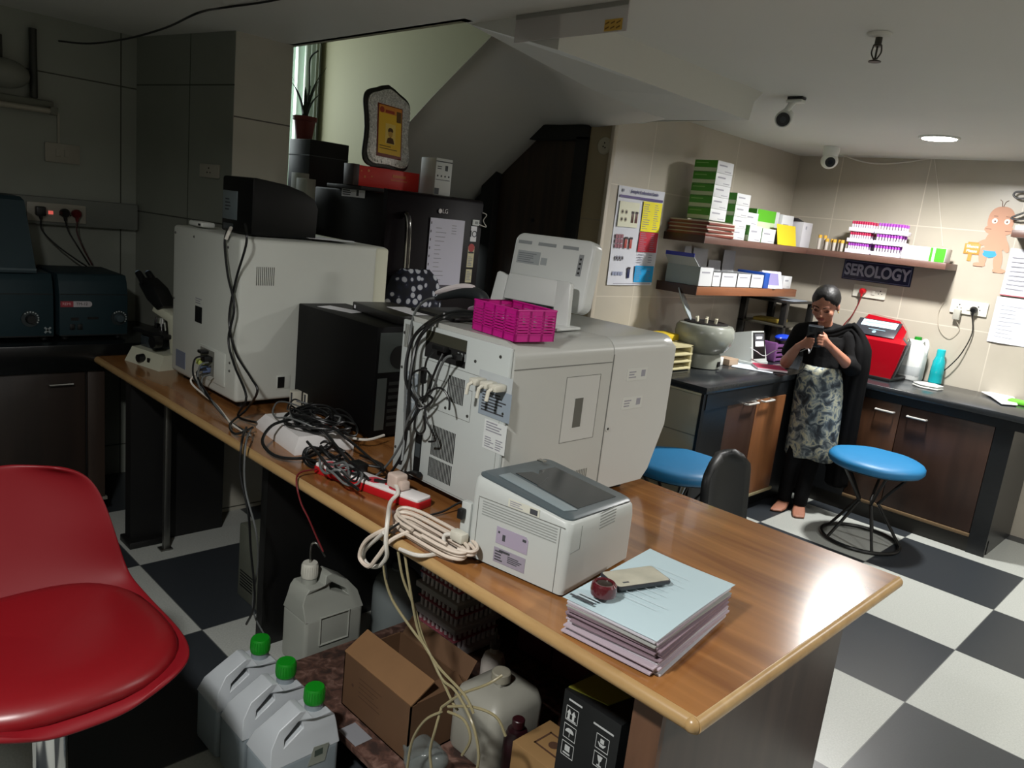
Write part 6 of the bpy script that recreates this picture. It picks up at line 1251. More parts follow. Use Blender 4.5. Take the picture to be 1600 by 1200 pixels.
ow = mat('placard_wood', '#c98a3e', .6); mb = MB(); mb.rect(F, -1.475, 1.642, -1.388, 1.705, .0016, .003, .0004); mb.rect(F, -1.447, 1.60, -1.425, 1.642, .0016, .0026); mb.rect(F, -1.46, 1.70, -1.40, 1.715, .0016, .0026); obj('placard', mb, ow, t)
pw_ = mat('placard_text', '#f2e6d0', .6); text('placard_text', 'Silence', .024, F, -1.431, 1.688, pw_, t, .003, .0004, .0006); text('placard_text', 'Please', .024, F, -1.431, 1.661, pw_, t, .003, .0004, .0006)

def sheet(name, label, F, u0, v0, u1, v1, w=.0015, cat='poster', m_=None):
    t = empty(name, label, cat, F((u0 + u1) / 2, v0, 0)); mb = MB(); rows = []
    for i in range(9):
        v = v0 + (v1 - v0) * i / 8; rows.append([F(u0 + (u1 - u0) * j / 6, v, w + .004 * (1 + math.sin(i * 1.1 + j * .8)) * (1 if i == 0 or j == 6 else .4)) for j in range(7)])
    mb.loft(rows, cap=False, closed=False); obj('sheet', mb, m_ or mat('poster_white', '#cdcfd8', .5), t); return t
# sample tube poster (colour panels)
F = Fr((-2.644, 3.387, 1.249), (0, 1, .012), (0, -.0, 1)); 
t = sheet('sample_poster', 'white wall poster with yellow, red and blue tables beside the brown pillar edge', F, 0, 0, .425, .535)
W0 = .009
def pan(u0, v0, u1, v1, h, w=W0, name='table_panel'):
    mb = MB(); mb.rect(F, u0, v0, u1, v1, w, w + .0006); obj(name, mb, mat('pan_' + h, h, .5), t)
pan(.012, .475, .415, .488, '#4b3a78'); pan(.235, .305, .415, .470, '#e7d916'); pan(.235, .19, .415, .302, '#b41f35'); pan(.235, .018, .415, .112, '#1496d2'); pan(.02, .32, .20, .455, '#d9d9c2')
mb = MB()
for a, b_, n_ in ((.315, .46, 12), (.195, .298, 9), (.125, .182, 4), (.025, .105, 7)):
    lines(mb, F, .245, a, .31, b_, n_, W0 + .0012, .25); lines(mb, F, .345, a, .395, b_, n_, W0 + .0012, .25)
mb.rect(F, .03, .505, .045, .52, W0, W0 + .0006); mb.rect(F, .12, .508, .36, .518, W0, W0 + .0004); mb.rect(F, .05, .008, .40, .011, W0, W0 + .0004); obj('small_print', mb, mat('poster_ink', '#7d7d8c', .6), t)
text('poster_heading', 'Sample Collection Guide', .026, F, .235, .512, mat('heading_ink', '#5a5688', .6), t, W0 + .0008)
def icon(kind, u, v, h):
    mb = MB()
    if kind == 'tube': mb.rect(F, u, v, u + .022, v + .055, W0 + .0006, W0 + .002, .0006); mb.mi = 1; mb.rect(F, u - .002, v + .05, u + .024, v + .062, W0 + .0006, W0 + .0022)
    else:
        c = F(u, v, W0 + .0006); mb.tube([c, c + F.w * .0012], .013, 14); mb.mi = 1; mb.tube([c + F.w * .0012, c + F.w * .0018], .007, 12)
    obj('pictogram', mb, [mat('ic_' + h, h, .5), mat('ic_dark', '#2c2026', .6)], t)
for u, v in ((.05, .40), (.085, .40), (.05, .36), (.085, .36)): icon('dish', u, v, '#a9a48a')
icon('tube', .135, .345, '#4a2c20'); icon('tube', .17, .345, '#5a3030')
for u in (.105, .15): icon('tube', u, .205, '#a8443c')
for i in range(3):
    for j in range(3): mb = MB(); mb.rect(F, .02 + i * .024, .205 + j * .026, .04 + i * .024, .227 + j * .026, W0, W0 + .001); obj('pictogram', mb, mat('ic_grid', '#8e5a66', .5), t)
for u in (.05, .075, .1): icon('dish', u, .15, '#8c8c98')
icon('tube', .165, .04, '#1a2350'); mb = MB()
for i in range(4): mb.rect(F, .03 + i * .024, .055, .05 + i * .024, .075, W0, W0 + .001)
obj('pictogram', mb, mat('ic_strip', '#8f96b0', .5), t)
# papers at the right end of the wall
F = Fr((-1.245, 5.398, 1.42), (1, 0, 0), (.02, 0, 1))
t = sheet('notice_sheet', 'white typed notice taped high on the right end of the wall', F, .02, .0, .20, .28); mb = MB(); lines(mb, F, .04, .03, .16, .24, 8, .009, .12); mb.mi = 1; mb.rect(F, .02, 0, .2, .006, .008, .0095); obj('small_print', mb, [ink, mat('edge_pink', '#b8606a', .5)], t)
F = Fr((-1.235, 5.398, 1.135), (1, 0, 0), (.0, 0, 1))
t = sheet('notice_sheet', 'plain white notice hanging below the typed one at the right end of the wall', F, .0, .0, .20, .275); mb = MB(); lines(mb, F, .03, .03, .17, .24, 9, .009, .08); obj('small_print', mb, mat('faint_ink'), t)
mb = MB(); mb.box((-1.21, 5.25, 1.76), (-.9, 5.398, 1.80), .003); thing1('small_shelf', mb, sh_p, 'small brown shelf end beyond the baby sticker', 'shelf')
mb = MB(); mb.box((-1.205, 5.28, 1.8005), (-1.15, 5.36, 1.83), .004); thing1('small_carton', mb, kw, 'little white carton on the small brown shelf', 'box')
cable('wire_coil', [A(1600, 300, y=5.36), A(1588, 300, y=5.36), A(1584, 305, y=5.36), A(1590, 310, y=5.36), A(1602, 310, y=5.36)], .006, cb, 'black coil of wire on the wall right of the baby sticker', )
cable('wire_loop', [A(1602, 332, y=5.36), A(1590, 336, y=5.36), A(1580, 341, y=5.36), A(1590, 343, y=5.36), A(1602, 342, y=5.36)], .006, cb, 'lower black loop of wire beside the small brown shelf')
t = empty('round_wall_plate', 'round cream socket cover on the brown pillar face beside the door', 'socket', (-2.707, 3.3, 1.95)); F = FY(3.299); c = F(-2.707, 1.974)
mb = MB(); mb.tube([c, c + F.w * .004, c + F.w * .008], [.045, .045, .040], 30); obj('cover', mb, mat('plate_cream', '#b3ad9a', .5), t)
mb = MB(); 
for du, dv in ((.004, .014), (-.004, -.004), (.01, -.01)): q = F(-2.707 + du, 1.974 + dv, .008); mb.tube([q, q + F.w * .001], .004, 8)
obj('socket_holes', mb, dark_hole, t)

# ---- things on the left counter part
t = empty('table_centrifuge', 'round grey table centrifuge with its lid standing open, on the corner worktop', 'centrifuge', (-2.36, 4.0, .821)); c = Vector((-2.345, 3.99, .821)); gm = mat('centrifuge_grey', '#8c9087', .25, coat=.3)
mb = MB(); mb.lathe([(.095, 0), (.115, .004), (.118, .05), (.112, .082), (.10, .09)], c, 40); obj('base', mb, gm, t)
mb = MB(); mb.lathe([(.10, .085), (.135, .105), (.165, .15), (.172, .195), (.168, .232), (.155, .250), (.125, .258)], c, 44); obj('bowl', mb, gm, t)
mb = MB(); mb.lathe([(.128, .256), (.128, .262), (.105, .266), (.10, .262)], c, 40); obj('rim', mb, black, t)
for k in range(6): a = k * 1.047; mb = MB(); mb.tube([c + Vector((.06 * math.cos(a), .06 * math.sin(a), .26)), c + Vector((.065 * math.cos(a), .065 * math.sin(a), .288))], .009, 8); obj('tube_cap', mb, mat('tube_cap_w', '#d0cbb4', .5), t)
lidc = c + Vector((-.13, -.05, .36)); La = Vector((-.35, -.30, .9)).normalized(); Lb_ = Vector((-.45, .9, .0)).normalized(); Ln = La.cross(Lb_)
mb = MB(); rings = []
for s_, o_ in ((1, 0), (.97, .006), (.6, .014), (.1, .018)): rings.append([lidc + La * (.115 * s_ * math.cos(2 * math.pi * k / 30)) + Lb_ * (.095 * s_ * math.sin(2 * math.pi * k / 30)) + Ln * o_ for k in range(30)])
mb.loft(rings); obj('lid', mb, mat('lid_pale2', '#a9b4ba', .3), t)
mb = MB(); mb.rect(FX(-2.228), 3.985, .84, 4.01, .87, -.004, .006); obj('switch', mb, black, t)
t = empty('drawer_trays', 'cream plastic drawer trays at the near end of the corner worktop', 'tray unit', (-2.5, 3.72, .821))
mb = MB(); crm = mat('tray_cream', '#c3bb93', .5)
mb.box((-2.62, 3.58, .821), (-2.30, 3.60, .955)); mb.box((-2.62, 3.80, .821), (-2.30, 3.82, .955)); mb.box((-2.62, 3.58, .95), (-2.30, 3.82, .962)); mb.box((-2.62, 3.58, .821), (-2.60, 3.82, .955)); obj('case', mb, crm, t)
for k in range(3): mb = MB(); mb.box((-2.595, 3.602, .828 + k * .04), (-2.285, 3.798, .838 + k * .04), .002); obj('tray', mb, crm, t)
mb = MB(); mb.box((-2.55, 3.64, .963), (-2.42, 3.86, 1.0), .004); thing1('yellow_pack', mb, mat('pack_yellow', '#d3b62b', .5), 'small yellow pack on the cream drawer trays', 'pack')
t = empty('card_reader', 'white angled tabletop device with a lit black screen, left of the woman', 'device', (-2.37, 4.5, .821))
mb = MB(); G = Fr((-2.245, 4.45, .821), (.10, 1, 0), (-.20, 0, 1)); wd = mat('device_white', '#b4bab7', .35)
mb.prism([(-2.50, 4.36, .822), (-2.24, 4.42, .822), (-2.22, 4.60, .822), (-2.40, 4.62, .822)], (0, 0, .02), .004); mb.loft([[(-2.48, 4.37, .84), (-2.245, 4.43, .84), (-2.225, 4.59, .84), (-2.40, 4.60, .84)], [(-2.40, 4.41, 1.0), (-2.285, 4.44, 1.03), (-2.27, 4.57, 1.03), (-2.36, 4.58, 1.0)]]); obj('housing', mb, wd, t, ang=30)
G = Fr((-2.248, 4.437, .85), (.11, 1, 0), (-.22, .03, 1)); mb = MB(); mb.rect(G, .012, .01, .14, .175, .001, .004, .001); obj('bezel', mb, black, t)
mb = MB(); mb.rect(G, .03, .085, .125, .165, .004, .005); obj('screen', mb, mat('screen_grey', '#4a4c50', .3, emis=.4), t)
mb = MB(); mb.rect(G, .035, .088, .12, .118, .005, .006); mb.rect(G, .045, .135, .105, .148, .005, .006); obj('screen_text', mb, mat('screen_light', '#eef0ee', .3, emis=1.0), t)
mb = MB(); mb.box((-2.36, 4.10, .821), (-2.31, 4.20, .87), .003); mb.mi = 1; mb.rect(FX(-2.31), 4.13, .84, 4.15, .855, 0, .001); thing1('switch_cube', mb, [white, black], 'small white cube with a black square, at the foot of the table centrifuge', 'adapter')
mb = MB(); mb.box((-2.38, 4.22, .821), (-2.28, 4.33, .86), .003); thing1('beige_carton', mb, mat('carton_beige', '#a08b76', .6), 'small beige carton between the white cube and the angled device', 'box')
mb = MB(); G = Fr((-2.17, 4.36, .822), (.9, .4, 0), (-.4, .9, 0)); mb.rect(G, -.14, -.10, .10, .16, 0, .002); thing1('white_sheet', mb, mat('sheet_bluish', '#c3ccd4', .6), 'bluish-white sheet lying before the angled device', 'paper')
mb = MB(); G = Fr((-2.12, 4.44, .8245), (.75, .65, 0), (-.65, .75, 0)); mb.rect(G, -.10, -.09, .08, .09, 0, .012, .002); mb.mi = 1; mb.rect(G, -.098, -.088, .078, .088, .012, .0135); thing1('pink_notebook', mb, [mat('pages', '#d9c9cf', .7), mat('book_pink', '#c62c55', .5)], 'pink notebook on the worktop edge left of the woman', 'book')
mb = MB(); mb.box((-2.17, 4.56, .822), (-2.09, 4.64, .835), .006); thing1('soap_dish', mb, mat('dish_pale', '#a89c98', .4), 'small pale dish beside the pink notebook', 'dish')
# rack with trays behind the woman
t = empty('metal_rack', 'black two-level counter rack behind the woman holding files and folders', 'rack', (-2.48, 5.2, .821)); bl = mat('rack_black', '#121212', .4)
for x, y in ((-2.62, 5.33), (-2.62, 4.92), (-2.33, 4.93), (-2.33, 5.33)):
    mb = MB(); mb.box((x - .02, y - .02, .821), (x + .02, y + .02, 1.20), .002); obj('post', mb, bl, t)
for z in (1.035, 1.195): mb = MB(); mb.box((-2.645, 4.90, z), (-2.31, 5.35, z + .014), .002); obj('shelf', mb, mat('rack_shelf', '#3a3830', .4) if z < 1.1 else bl, t)
mb = MB(); G = Fr((-2.46, 5.10, 1.21), (1, .1, 0), (-.1, 1, 0)); mb.rect(G, -.08, -.12, .14, .15, 0, .004); thing1('file_sheet', mb, mat('sheet_greyblue', '#8f98a4', .5), 'grey-blue sheets on top of the black counter rack', 'papers')
mb = MB(); G = Fr((-2.48, 5.06, 1.050), (.95, .2, 0), (-.2, .95, 0)); mb.rect(G, -.10, -.08, .09, .10, 0, .022, .003); thing1('yellow_envelope', mb, mat('envelope_yellow', '#a8913a', .6), 'dull yellow envelope on the middle level of the black rack', 'envelope')
mb = MB(); mb.box((-2.62, 4.96, .8215), (-2.34, 5.30, .86), .003); thing1('black_files', mb, black, 'flat black file on the lowest level of the black rack', 'file')
t = empty('purple_basket', 'purple slotted basket with a blue packet in it, under the black rack', 'basket', (-2.34, 4.9, .862))
mb = MB()
for k in range(4): mb.box((-2.33, 4.76, .825 + k * .03), (-2.26, 5.02, .842 + k * .03), .003)
mb.box((-2.36, 4.74, .822), (-2.25, 4.77, .95), .01); obj('body', mb, mat('basket_purple', '#6a4272', .4), t)
mb = MB(); mb.ell((-2.29, 4.90, .975), .045, .09, .022, 18, 10); thing1('blue_packet', mb, mat('packet_blue', '#1e3fc0', .2), 'shiny blue packet on the purple basket', 'packet')

# ---- red analyser, jug, bottle, tray
t = empty('red_analyser', 'red glossy tabletop analyser with a tilted lit screen, right of the woman', 'analyser', (-1.76, 5.08, .821))
ra = mat('analyser_red', '#8a0a17', .18, coat=.5)
def rring(y, sc=1): return y
prof2 = [(-1.92, .84), (-1.60, .84), (-1.585, .90), (-1.555, 1.06), (-1.585, 1.13), (-1.64, 1.185), (-1.86, 1.20), (-1.93, 1.12)]
mb = MB(); mb.loft([[(x, 4.97, min(z, 1.06) if z > 1.0 else z) for x, z in prof2], [(x, 5.0, min(z, 1.09) if z > 1.0 else z) for x, z in prof2], [(-1.92 + (x + 1.92) * .9, 5.14, z) for x, z in prof2], [(-1.92 + (x + 1.92) * .80, 5.26, z - .0) for x, z in prof2]]); obj('housing', mb, ra, t, ang=28)
mb = MB(); mb.prism([(-1.605, 4.985, .842), (-1.59, 4.985, .842), (-1.548, 5.0, 1.06), (-1.585, 5.0, 1.10), (-1.595, 4.985, .95)], (-.065, .26, 0), .002); obj('side_panel', mb, dgrey, t)
mb = MB(); mb.box((-1.90, 4.96, .821), (-1.60, 5.27, .842), .004); obj('base', mb, black, t)
G = Fr((-1.895, 4.995, 1.085), (1, .02, 0), (0, .80, .62)); mb = MB(); mb.rect(G, .0, -.01, .26, .135, .006, .010, .002); obj('screen_bezel', mb, mat('bezel_grey', '#2b2d33', .3), t)
mb = MB(); mb.rect(G, .03, .07, .24, .125, .010, .0115); obj('screen', mb, mat('screen_cyan', '#bfe3ee', .3, emis=.9), t)
mb = MB(); lines(mb, G, .05, .09, .22, .11, 1, .0125, .6); mb.rect(G, .09, .04, .19, .045, .010, .0115); q = G(.13, .022, .010); mb.tube([q, q + G.w * .001], .012, 18); obj('screen_text', mb, mat('screen_txt', '#7b9aa8', .4), t)
t = empty('water_jug', 'white plastic can with green cap, half filled, right of the red analyser', 'can', (-1.585, 5.31, .821))
mb = MB(); rings = []
for z, s_ in ((.822, .96), (.83, 1), (1.0, 1), (1.04, .9), (1.07, .62), (1.075, .45)): rings.append([(-1.60 + p[0] - (.01 if z > 1.03 else 0), 5.31 + p[1], z) for p in rr(.145 * s_, .13 * s_, .035 * s_, 5)])
mb.loft(rings); obj('body', mb, mat('jug_white', '#d3d6d4', .3, sub=.1), t, ang=60)
mb = MB(); mb.box((-1.672, 5.244, .825), (-1.528, 5.376, .935), .03, 3); obj('liquid_level', mb, mat('jug_liquid', '#a8adae', .3), t)
mb = MB(); mb.tube(smooth_path([(-1.57, 5.31, 1.06), (-1.545, 5.31, 1.08), (-1.53, 5.31, 1.04), (-1.535, 5.31, .99)], 4), .012, 10); obj('handle', mb, mat('jug_white'), t)
mb = MB(); mb.lathe([(.022, 1.07), (.022, 1.092), (.02, 1.094)], (-1.60, 5.33, 0), 20); obj('cap', mb, cap_g, t)
mb = MB(); mb.rect(FY(5.243), -1.655, .97, -1.62, 1.01, 0, .001); obj('label', mb, lgrey, t)
t = empty('drink_bottle', 'turquoise tapered water bottle against the wall on the worktop', 'bottle', (-1.455, 5.35, .821)); tq = mat('turquoise', '#17a3ab', .2, sub=.05)
mb = MB(); mb.lathe([(.036, 0), (.040, .006), (.0385, .06), (.040, .065), (.037, .11), (.035, .14), (.024, .175)], (-1.455, 5.345, .822), 28); obj('body', mb, tq, t)
mb = MB(); mb.lathe([(.025, .172), (.025, .215), (.022, .218)], (-1.455, 5.345, .822), 24); obj('cap', mb, mat('turquoise_cap', '#1fb4bd', .25), t)
t = empty('white_stand', 'low white hexagonal plastic stand in front of the turquoise bottle', 'stand', (-1.42, 5.1, .821))
mb = MB(); hexa = [(-1.50, 5.07), (-1.44, 5.02), (-1.345, 5.04), (-1.335, 5.12), (-1.40, 5.17), (-1.48, 5.15)]
mb.prism([(x, y, .822) for x, y in hexa], (0, 0, .009), .002); obj('lower_plate', mb, white, t)
mb = MB(); mb.prism([(x * .97 - .042, y * .985 + .077, .836) for x, y in hexa], (0, 0, .008), .002); obj('upper_plate', mb, white, t)
mb = MB(); 
for x, y in ((-1.45, 5.08), (-1.38, 5.12)): mb.cyl((x, y, .830), (x, y, .837), .012)
obj('spacer', mb, grey, t)
mb = MB(); 
pts = [A(p[0], p[1], z=.826) for p in ((1533, 613), (1548, 620), (1565, 632), (1590, 634), (1585, 622), (1560, 614))]; mb.prism(pts, (0, 0, .006), .002); thing1('paper_wrapper', mb, paper, 'white pointed paper wrapper on the right end of the worktop', 'paper')
mb = MB(); a, b_ = A(1575, 628, z=.823), A(1600, 634, z=.823); mb.box((a.x, a.y - .03, .822), (b_.x + .05, a.y + .05, .845), .006); thing1('green_packet', mb, mat('packet_green', '#6cc43a', .5), 'bright green packet on the right end of the worktop', 'packet')
mb = MB(); a = A(1590, 618, z=.823); mb.ell((a.x + .02, a.y - .06, .851), .05, .04, .03, 14, 8); thing1('tissue_ball', mb, mat('tissue', '#e2e0dc', .9, bump=.5, scale=20), 'crumpled white tissue behind the bright green packet', 'tissue')

# ================================================================== STOOLS AND CHAIR
blue = mat('blue_vinyl', '#1a6c9c', .5); ironm = mat('black_iron', '#101112', .35)
def stool(label, x, y, rot):
    t = empty('round_stool', label, 'stool', (x, y, 0)); c = Vector((x, y, 0))
    mb = MB(); rings = []
    for z, r in ((.435, .20), (.437, .236), (.452, .248), (.472, .247), (.486, .236), (.494, .21), (.499, .15), (.50, .02)):
        rings.append([c + Vector((r * math.cos(2 * math.pi * k / 48) * (1 + .003 * math.sin(5 * k)), r * math.sin(2 * math.pi * k / 48) * (1 + .003 * math.cos(7 * k)), z + .0012 * math.sin(k * .9) * (r > .2))) for k in range(48)])
    mb.loft(rings); obj('seat', mb, blue, t, ang=80)
    mb = MB(); mb.lathe([(.21, .424), (.225, .43), (.225, .438)], c, 40); obj('seat_pan', mb, ironm, t)
    mb = MB(); mb.tube([c + Vector((.205 * math.cos(2 * math.pi * k / 40), .205 * math.sin(2 * math.pi * k / 40), .012)) for k in range(41)], .0105, 8, cap=False); obj('base_ring', mb, ironm, t)
    for k in range(5):
        a = rot + k * 2 * math.pi / 5; u = Vector((math.cos(a), math.sin(a), 0)); v = Vector((-u.y, u.x, 0))
        mb = MB(); mb.tube(smooth_path([c + u * .205 + Vector((0, 0, .015)), c + u * .07 + Vector((0, 0, .21)), c + u * .065 + Vector((0, 0, .25)), c + u * .185 + Vector((0, 0, .425))], 4), .0085, 8); obj('leg', mb, ironm, t)
    return t
s1 = stool('round blue-topped iron stool standing free before the dark cabinet doors', -1.385, 4.37, .35)
s2 = copy_tree(s1, None, Vector((-1.90, 3.195, 0)), 'round blue-topped iron stool half hidden between the desk and the tiled counter end')
t = empty('desk_chair', 'black moulded chair back rising behind the far edge of the desk', 'chair', (-1.55, 2.72, 0)); bs = mat('chair_black', '#1b1d1e', .5, spec=.3)
bn = Vector((.998, .066, 0)).normalized(); bv = Vector((-bn.y, bn.x, 0)); bc = Vector((-1.37, 2.72, 0))
mb = MB(); rows = []
for i in range(13):
    s_ = i / 12; z = .40 + .335 * s_; hw = .19 * (1 if s_ < .75 else math.sqrt(max(.02, 1 - ((s_ - .75) / .25) ** 2 * .9)))
    rows.append([bc + bv * (hw * (j / 6)) - bn * (.03 * s_ - .0 + .05 * (1 - (j / 6) ** 2) * .8) + Vector((0, 0, z)) for j in range(-6, 7)])
mb.loft(rows, cap=False, closed=False); o = obj('backrest', mb, bs, t, ang=70); sm = o.modifiers.new('thick', 'SOLIDIFY'); sm.thickness = .03; sm.offset = 0
mb = MB(); rings = []
for z, s_ in ((.395, .9), (.40, 1), (.425, 1), (.435, .9), (.438, .4)): rings.append([bc - bn * (.22 + .20 * s_ * math.cos(2 * math.pi * k / 32)) + bv * (.20 * s_ * math.sin(2 * math.pi * k / 32)) + Vector((0, 0, z)) for k in range(32)])
mb.loft(rings); obj('seat', mb, bs, t, ang=70)
for a, b_ in ((-.05, -.15), (-.05, .15), (-.38, -.15), (-.38, .15)):
    mb = MB(); mb.tube([bc + bn * a + bv * b_ + Vector((0, 0, .40)), bc + bn * (a * 1.1 + (.03 if a > -.1 else -.03)) + bv * b_ * 1.2 + Vector((0, 0, .003))], .012, 10); obj('leg', mb, ironm, t)

# ================================================================== PERSON
PO = Vector((-1.85, 4.475, 0)); pf = Vector((.38, -.925, 0)).normalized(); pl = Vector((.925, .38, 0)).normalized()
def B(l_, f_, z): return PO + pl * l_ + pf * f_ + Vector((0, 0, z))
def limb(mb, pts, rs, n=14):
    P_ = [B(*p) for p in pts]
    for i in range(len(P_) - 1): mb.tube([P_[i], P_[i + 1]], [rs[i], rs[i + 1]], n)
    for p, r in zip(P_, rs): mb.ell(p, r, r, r, n, 8)
def remeshed(name, mb, material, parent, vox, smooth_it=6, **k):
    bmesh.ops.recalc_face_normals(mb.bm, faces=mb.bm.faces); me = bpy.data.meshes.new(name); mb.bm.to_mesh(me); mb.bm.free()
    o = bpy.data.objects.new(name, me); C.objects.link(o); r = o.modifiers.new('r', 'REMESH'); r.mode = 'VOXEL'; r.voxel_size = vox
    s_ = o.modifiers.new('s', 'SMOOTH'); s_.iterations = smooth_it; s_.factor = .5
    bpy.context.view_layer.update(); m2 = bpy.data.meshes.new_from_object(o.evaluated_get(bpy.context.evaluated_depsgraph_get())); bpy.data.objects.remove(o)
    m2.transform(Matrix.Translation(-wloc(parent))); m2.materials.clear(); m2.materials.append(material); m2.shade_smooth()
    o = bpy.data.objects.new(name, m2); C.objects.link(o); o.parent = parent; return o
person = empty('person', 'woman in black top, dupatta and patterned kurta looking down at a phone', 'person', B(0, 0, 0))
skin = mat('skin_brown', '#966550', .5, sub=.08); skin_f = mat('lips_brown', '#7a3a36', .5)
mb = MB()
# torso, legs
mb.ell(B(.02, -.07, .78), .115, .115, .10, 20, 12); limb(mb, [(.02, -.075, .80), (.015, -.08, .90), (.01, -.085, 1.02), (0, -.075, 1.08)], [.10, .085, .095, .07]); limb(mb, [(-.095, -.08, 1.085), (.0, -.075, 1.10), (.10, -.08, 1.09)], [.045, .05, .045])
limb(mb, [(-.0, -.065, 1.10), (-.008, -.045, 1.165), (-.015, -.025, 1.20)], [.045, .040, .042])
for sx, ft in ((-1, (-.045, .02)), (1, (.05, .045))):
    limb(mb, [(.03 + .055 * sx, -.065, .74), (.02 + .048 * sx, -.03, .42), (ft[0], ft[1] - .035, .09), (ft[0], ft[1] - .04, .045)], [.070, .046, .032, .030])
    tw = -.22 if sx < 0 else .04
    for k in range(5):
        lx = ft[0] + (k - 2) * .013 * 1.0; L = .105 - abs(k - (1 if sx < 0 else 1)) * .006
        limb(mb, [(ft[0] + (k - 2) * .007, ft[1] - .03, .028), (lx + tw * .06, ft[1] + .045, .018), (lx + tw * .14, ft[1] + L, .010)], [.022, .013, .0085], 8)
    mb.ell(B(ft[0], ft[1] - .055, .026), .026, .026, .025, 12, 8)
# arms
RW, LW = (-.125, .10, 1.005), (.050, .10, 1.030)
limb(mb, [(-.125, -.085, 1.075), (-.180, -.045, .885), (-.155, .04, .945), RW], [.042, .036, .031, .022]); limb(mb, [(.135, -.085, 1.08), (.185, -.03, .905), (.13, .04, .96), LW], [.042, .036, .031, .022])
# hands closing on the phone (centre -.05)
def hand(w, side):
    pc = (w[0] + side * .028, w[1] + .035, w[2] + .022); limb(mb, [w, pc, (pc[0] + side * .018, pc[1] + .018, pc[2] + .022)], [.021, .025, .022], 12)
    for k in range(4):
        z = pc[2] + .036 - k * .0165; x0 = pc[0] + side * .018
        limb(mb, [(x0, pc[1] + .02, z), (x0 + side * .010, pc[1] + .045, z + .006), (x0 + side * (.034 - .004 * abs(k - 1)), pc[1] + .053, z + .008)], [.0095, .0085, .0072], 8)
    limb(mb, [(pc[0], pc[1], pc[2] + .01), (pc[0] + side * .012, pc[1] - .008, pc[2] + .042), (pc[0] + side * .034, pc[1] + .002, pc[2] + .060)], [.013, .010, .008], 8)
hand(RW, 1); hand(LW, -1)
# head
hc = B(-.024, .0, 1.262); pitch = math.radians(25); hy = (pf * math.cos(.22) - pl * math.sin(.22)).normalized(); hx_ = Vector((-hy.y, hy.x, 0))
hx_ = hy.cross(Vector((0, 0, 1))).normalized() * -1     # her left
hf = (hy * math.cos(pitch) - Vector((0, 0, 1)) * math.sin(pitch)).normalized(); hu = (Vector((0, 0, 1)) * math.cos(pitch) + hy * math.sin(pitch)).normalized()
HE = Matrix((hx_, hf, hu)).transposed()
def Hd(x, y, z): return hc + hx_ * x + hf * y + hu * z
mb.ell(Hd(0, -.012, .022), .071, .086, .083, 24, 16, HE); mb.ell(Hd(0, .022, -.03), .058, .058, .072, 20, 14, HE); mb.ell(Hd(0, .048, -.078), .024, .024, .018, 12, 8, HE)
mb.ell(Hd(0, .082, -.018), .011, .014, .024, 10, 8, HE); mb.ell(Hd(0, .092, -.034), .015, .011, .010, 10, 8, HE); mb.ell(Hd(0, .062, .01), .045, .020, .014, 14, 8, HE)
for s_ in (-1, 1): mb.ell(Hd(.034 * s_, .050, -.030), .024, .024, .024, 12, 8, HE); mb.ell(Hd(.070 * s_, -.008, -.014), .008, .018, .028, 10, 8, HE)
body = remeshed('body', mb, skin, person, .0045, 5)
mb = MB(); mb.ell(Hd(0, .078, -.055), .021, .008, .0045, 14, 8, HE); mb.ell(Hd(0, .076, -.062), .017, .008, .005, 14, 8, HE); obj('lips', mb, skin_f, person)
for s_ in (-1, 1):
    mb = MB(); mb.ell(Hd(.029 * s_, .0660, -.006), .0145, .006, .0055, 14, 8, HE); obj('eyelid', mb, mat('lid_skin', '#5a382c', .9, spec=.1), person)
    mb = MB(); mb.tube([Hd(.014 * s_, .0765, -.0095), Hd(.029 * s_, .0745, -.0125), Hd(.044 * s_, .066, -.010)], .0020, 6); obj('eyelash', mb, mat('lash_black', '#0a0808', .9, spec=.1), person)
    mb = MB(); mb.tube(smooth_path([Hd(.012 * s_, .083, .014), Hd(.028 * s_, .080, .021), Hd(.046 * s_, .067, .016)], 4), .0028, 6); obj('eyebrow', mb, mat('lash_black'), person)
    mb = MB(); mb.ell(Hd(.074 * s_, -.002, -.042), .004, .004, .005, 10, 6); obj('earring', mb, mat('gold', '#d0b060', .3, .8), person)
hair = mat('hair_black', '#060505', .5, bump=.3, scale=60, spec=.3); mb = MB()
rings = []
for i in range(15):
    ph = math.pi * (.5 - i / 14 * 1.0); r_ = []
    for k in range(36):
        a = 2 * math.pi * k / 36; v = Vector((.079 * math.cos(ph) * math.cos(a), .094 * math.cos(ph) * math.sin(a), .090 * math.sin(ph)))
        gz = 1 + .018 * math.sin(9 * a + 2 * math.sin(ph * 3)); p = Vector((v.x * gz * .99, v.y * gz * .97 - .014, v.z * .95 * (1 - .02 * math.exp(-(v.x / .012) ** 2)) + .026))
        front = max(0, math.sin(a)); lim = -.085 + .160 * ((math.sin(a) + 1) / 2) ** 1.2 + .010 * math.exp(-(math.cos(a) / .18) ** 2) * (math.sin(a) > 0)
        if p.z < lim:
            # tuck inside the head along the hairline
            q = min(1, (lim - p.z) / .03); p = p * (1 - .16 * q); p.z = max(p.z, lim - .03)
        r_.append(Hd(p.x, p.y, p.z))
    rings.append(r_)
mb.loft(rings); mb.ell(Hd(0, -.105, -.03), .040, .035, .042, 16, 10, HE); mb.ell(Hd(.0, -.10, -.09), .028, .025, .06, 14, 10, HE); obj('hair', mb, hair, person, ang=80)
# leggings
mb = MB()
for sx, ft in ((-1, (-.045, .02)), (1, (.05, .045))): limb(mb, [(.03 + .055 * sx, -.065, .74), (.02 + .048 * sx, -.03, .42), (ft[0], ft[1] - .035, .10), (ft[0], ft[1] - .036, .062)], [.076, .056, .043, .041])
remeshed('leggings', mb, mat('leggings_black', '#06070a', .85, spec=.2), person, .006, 4)
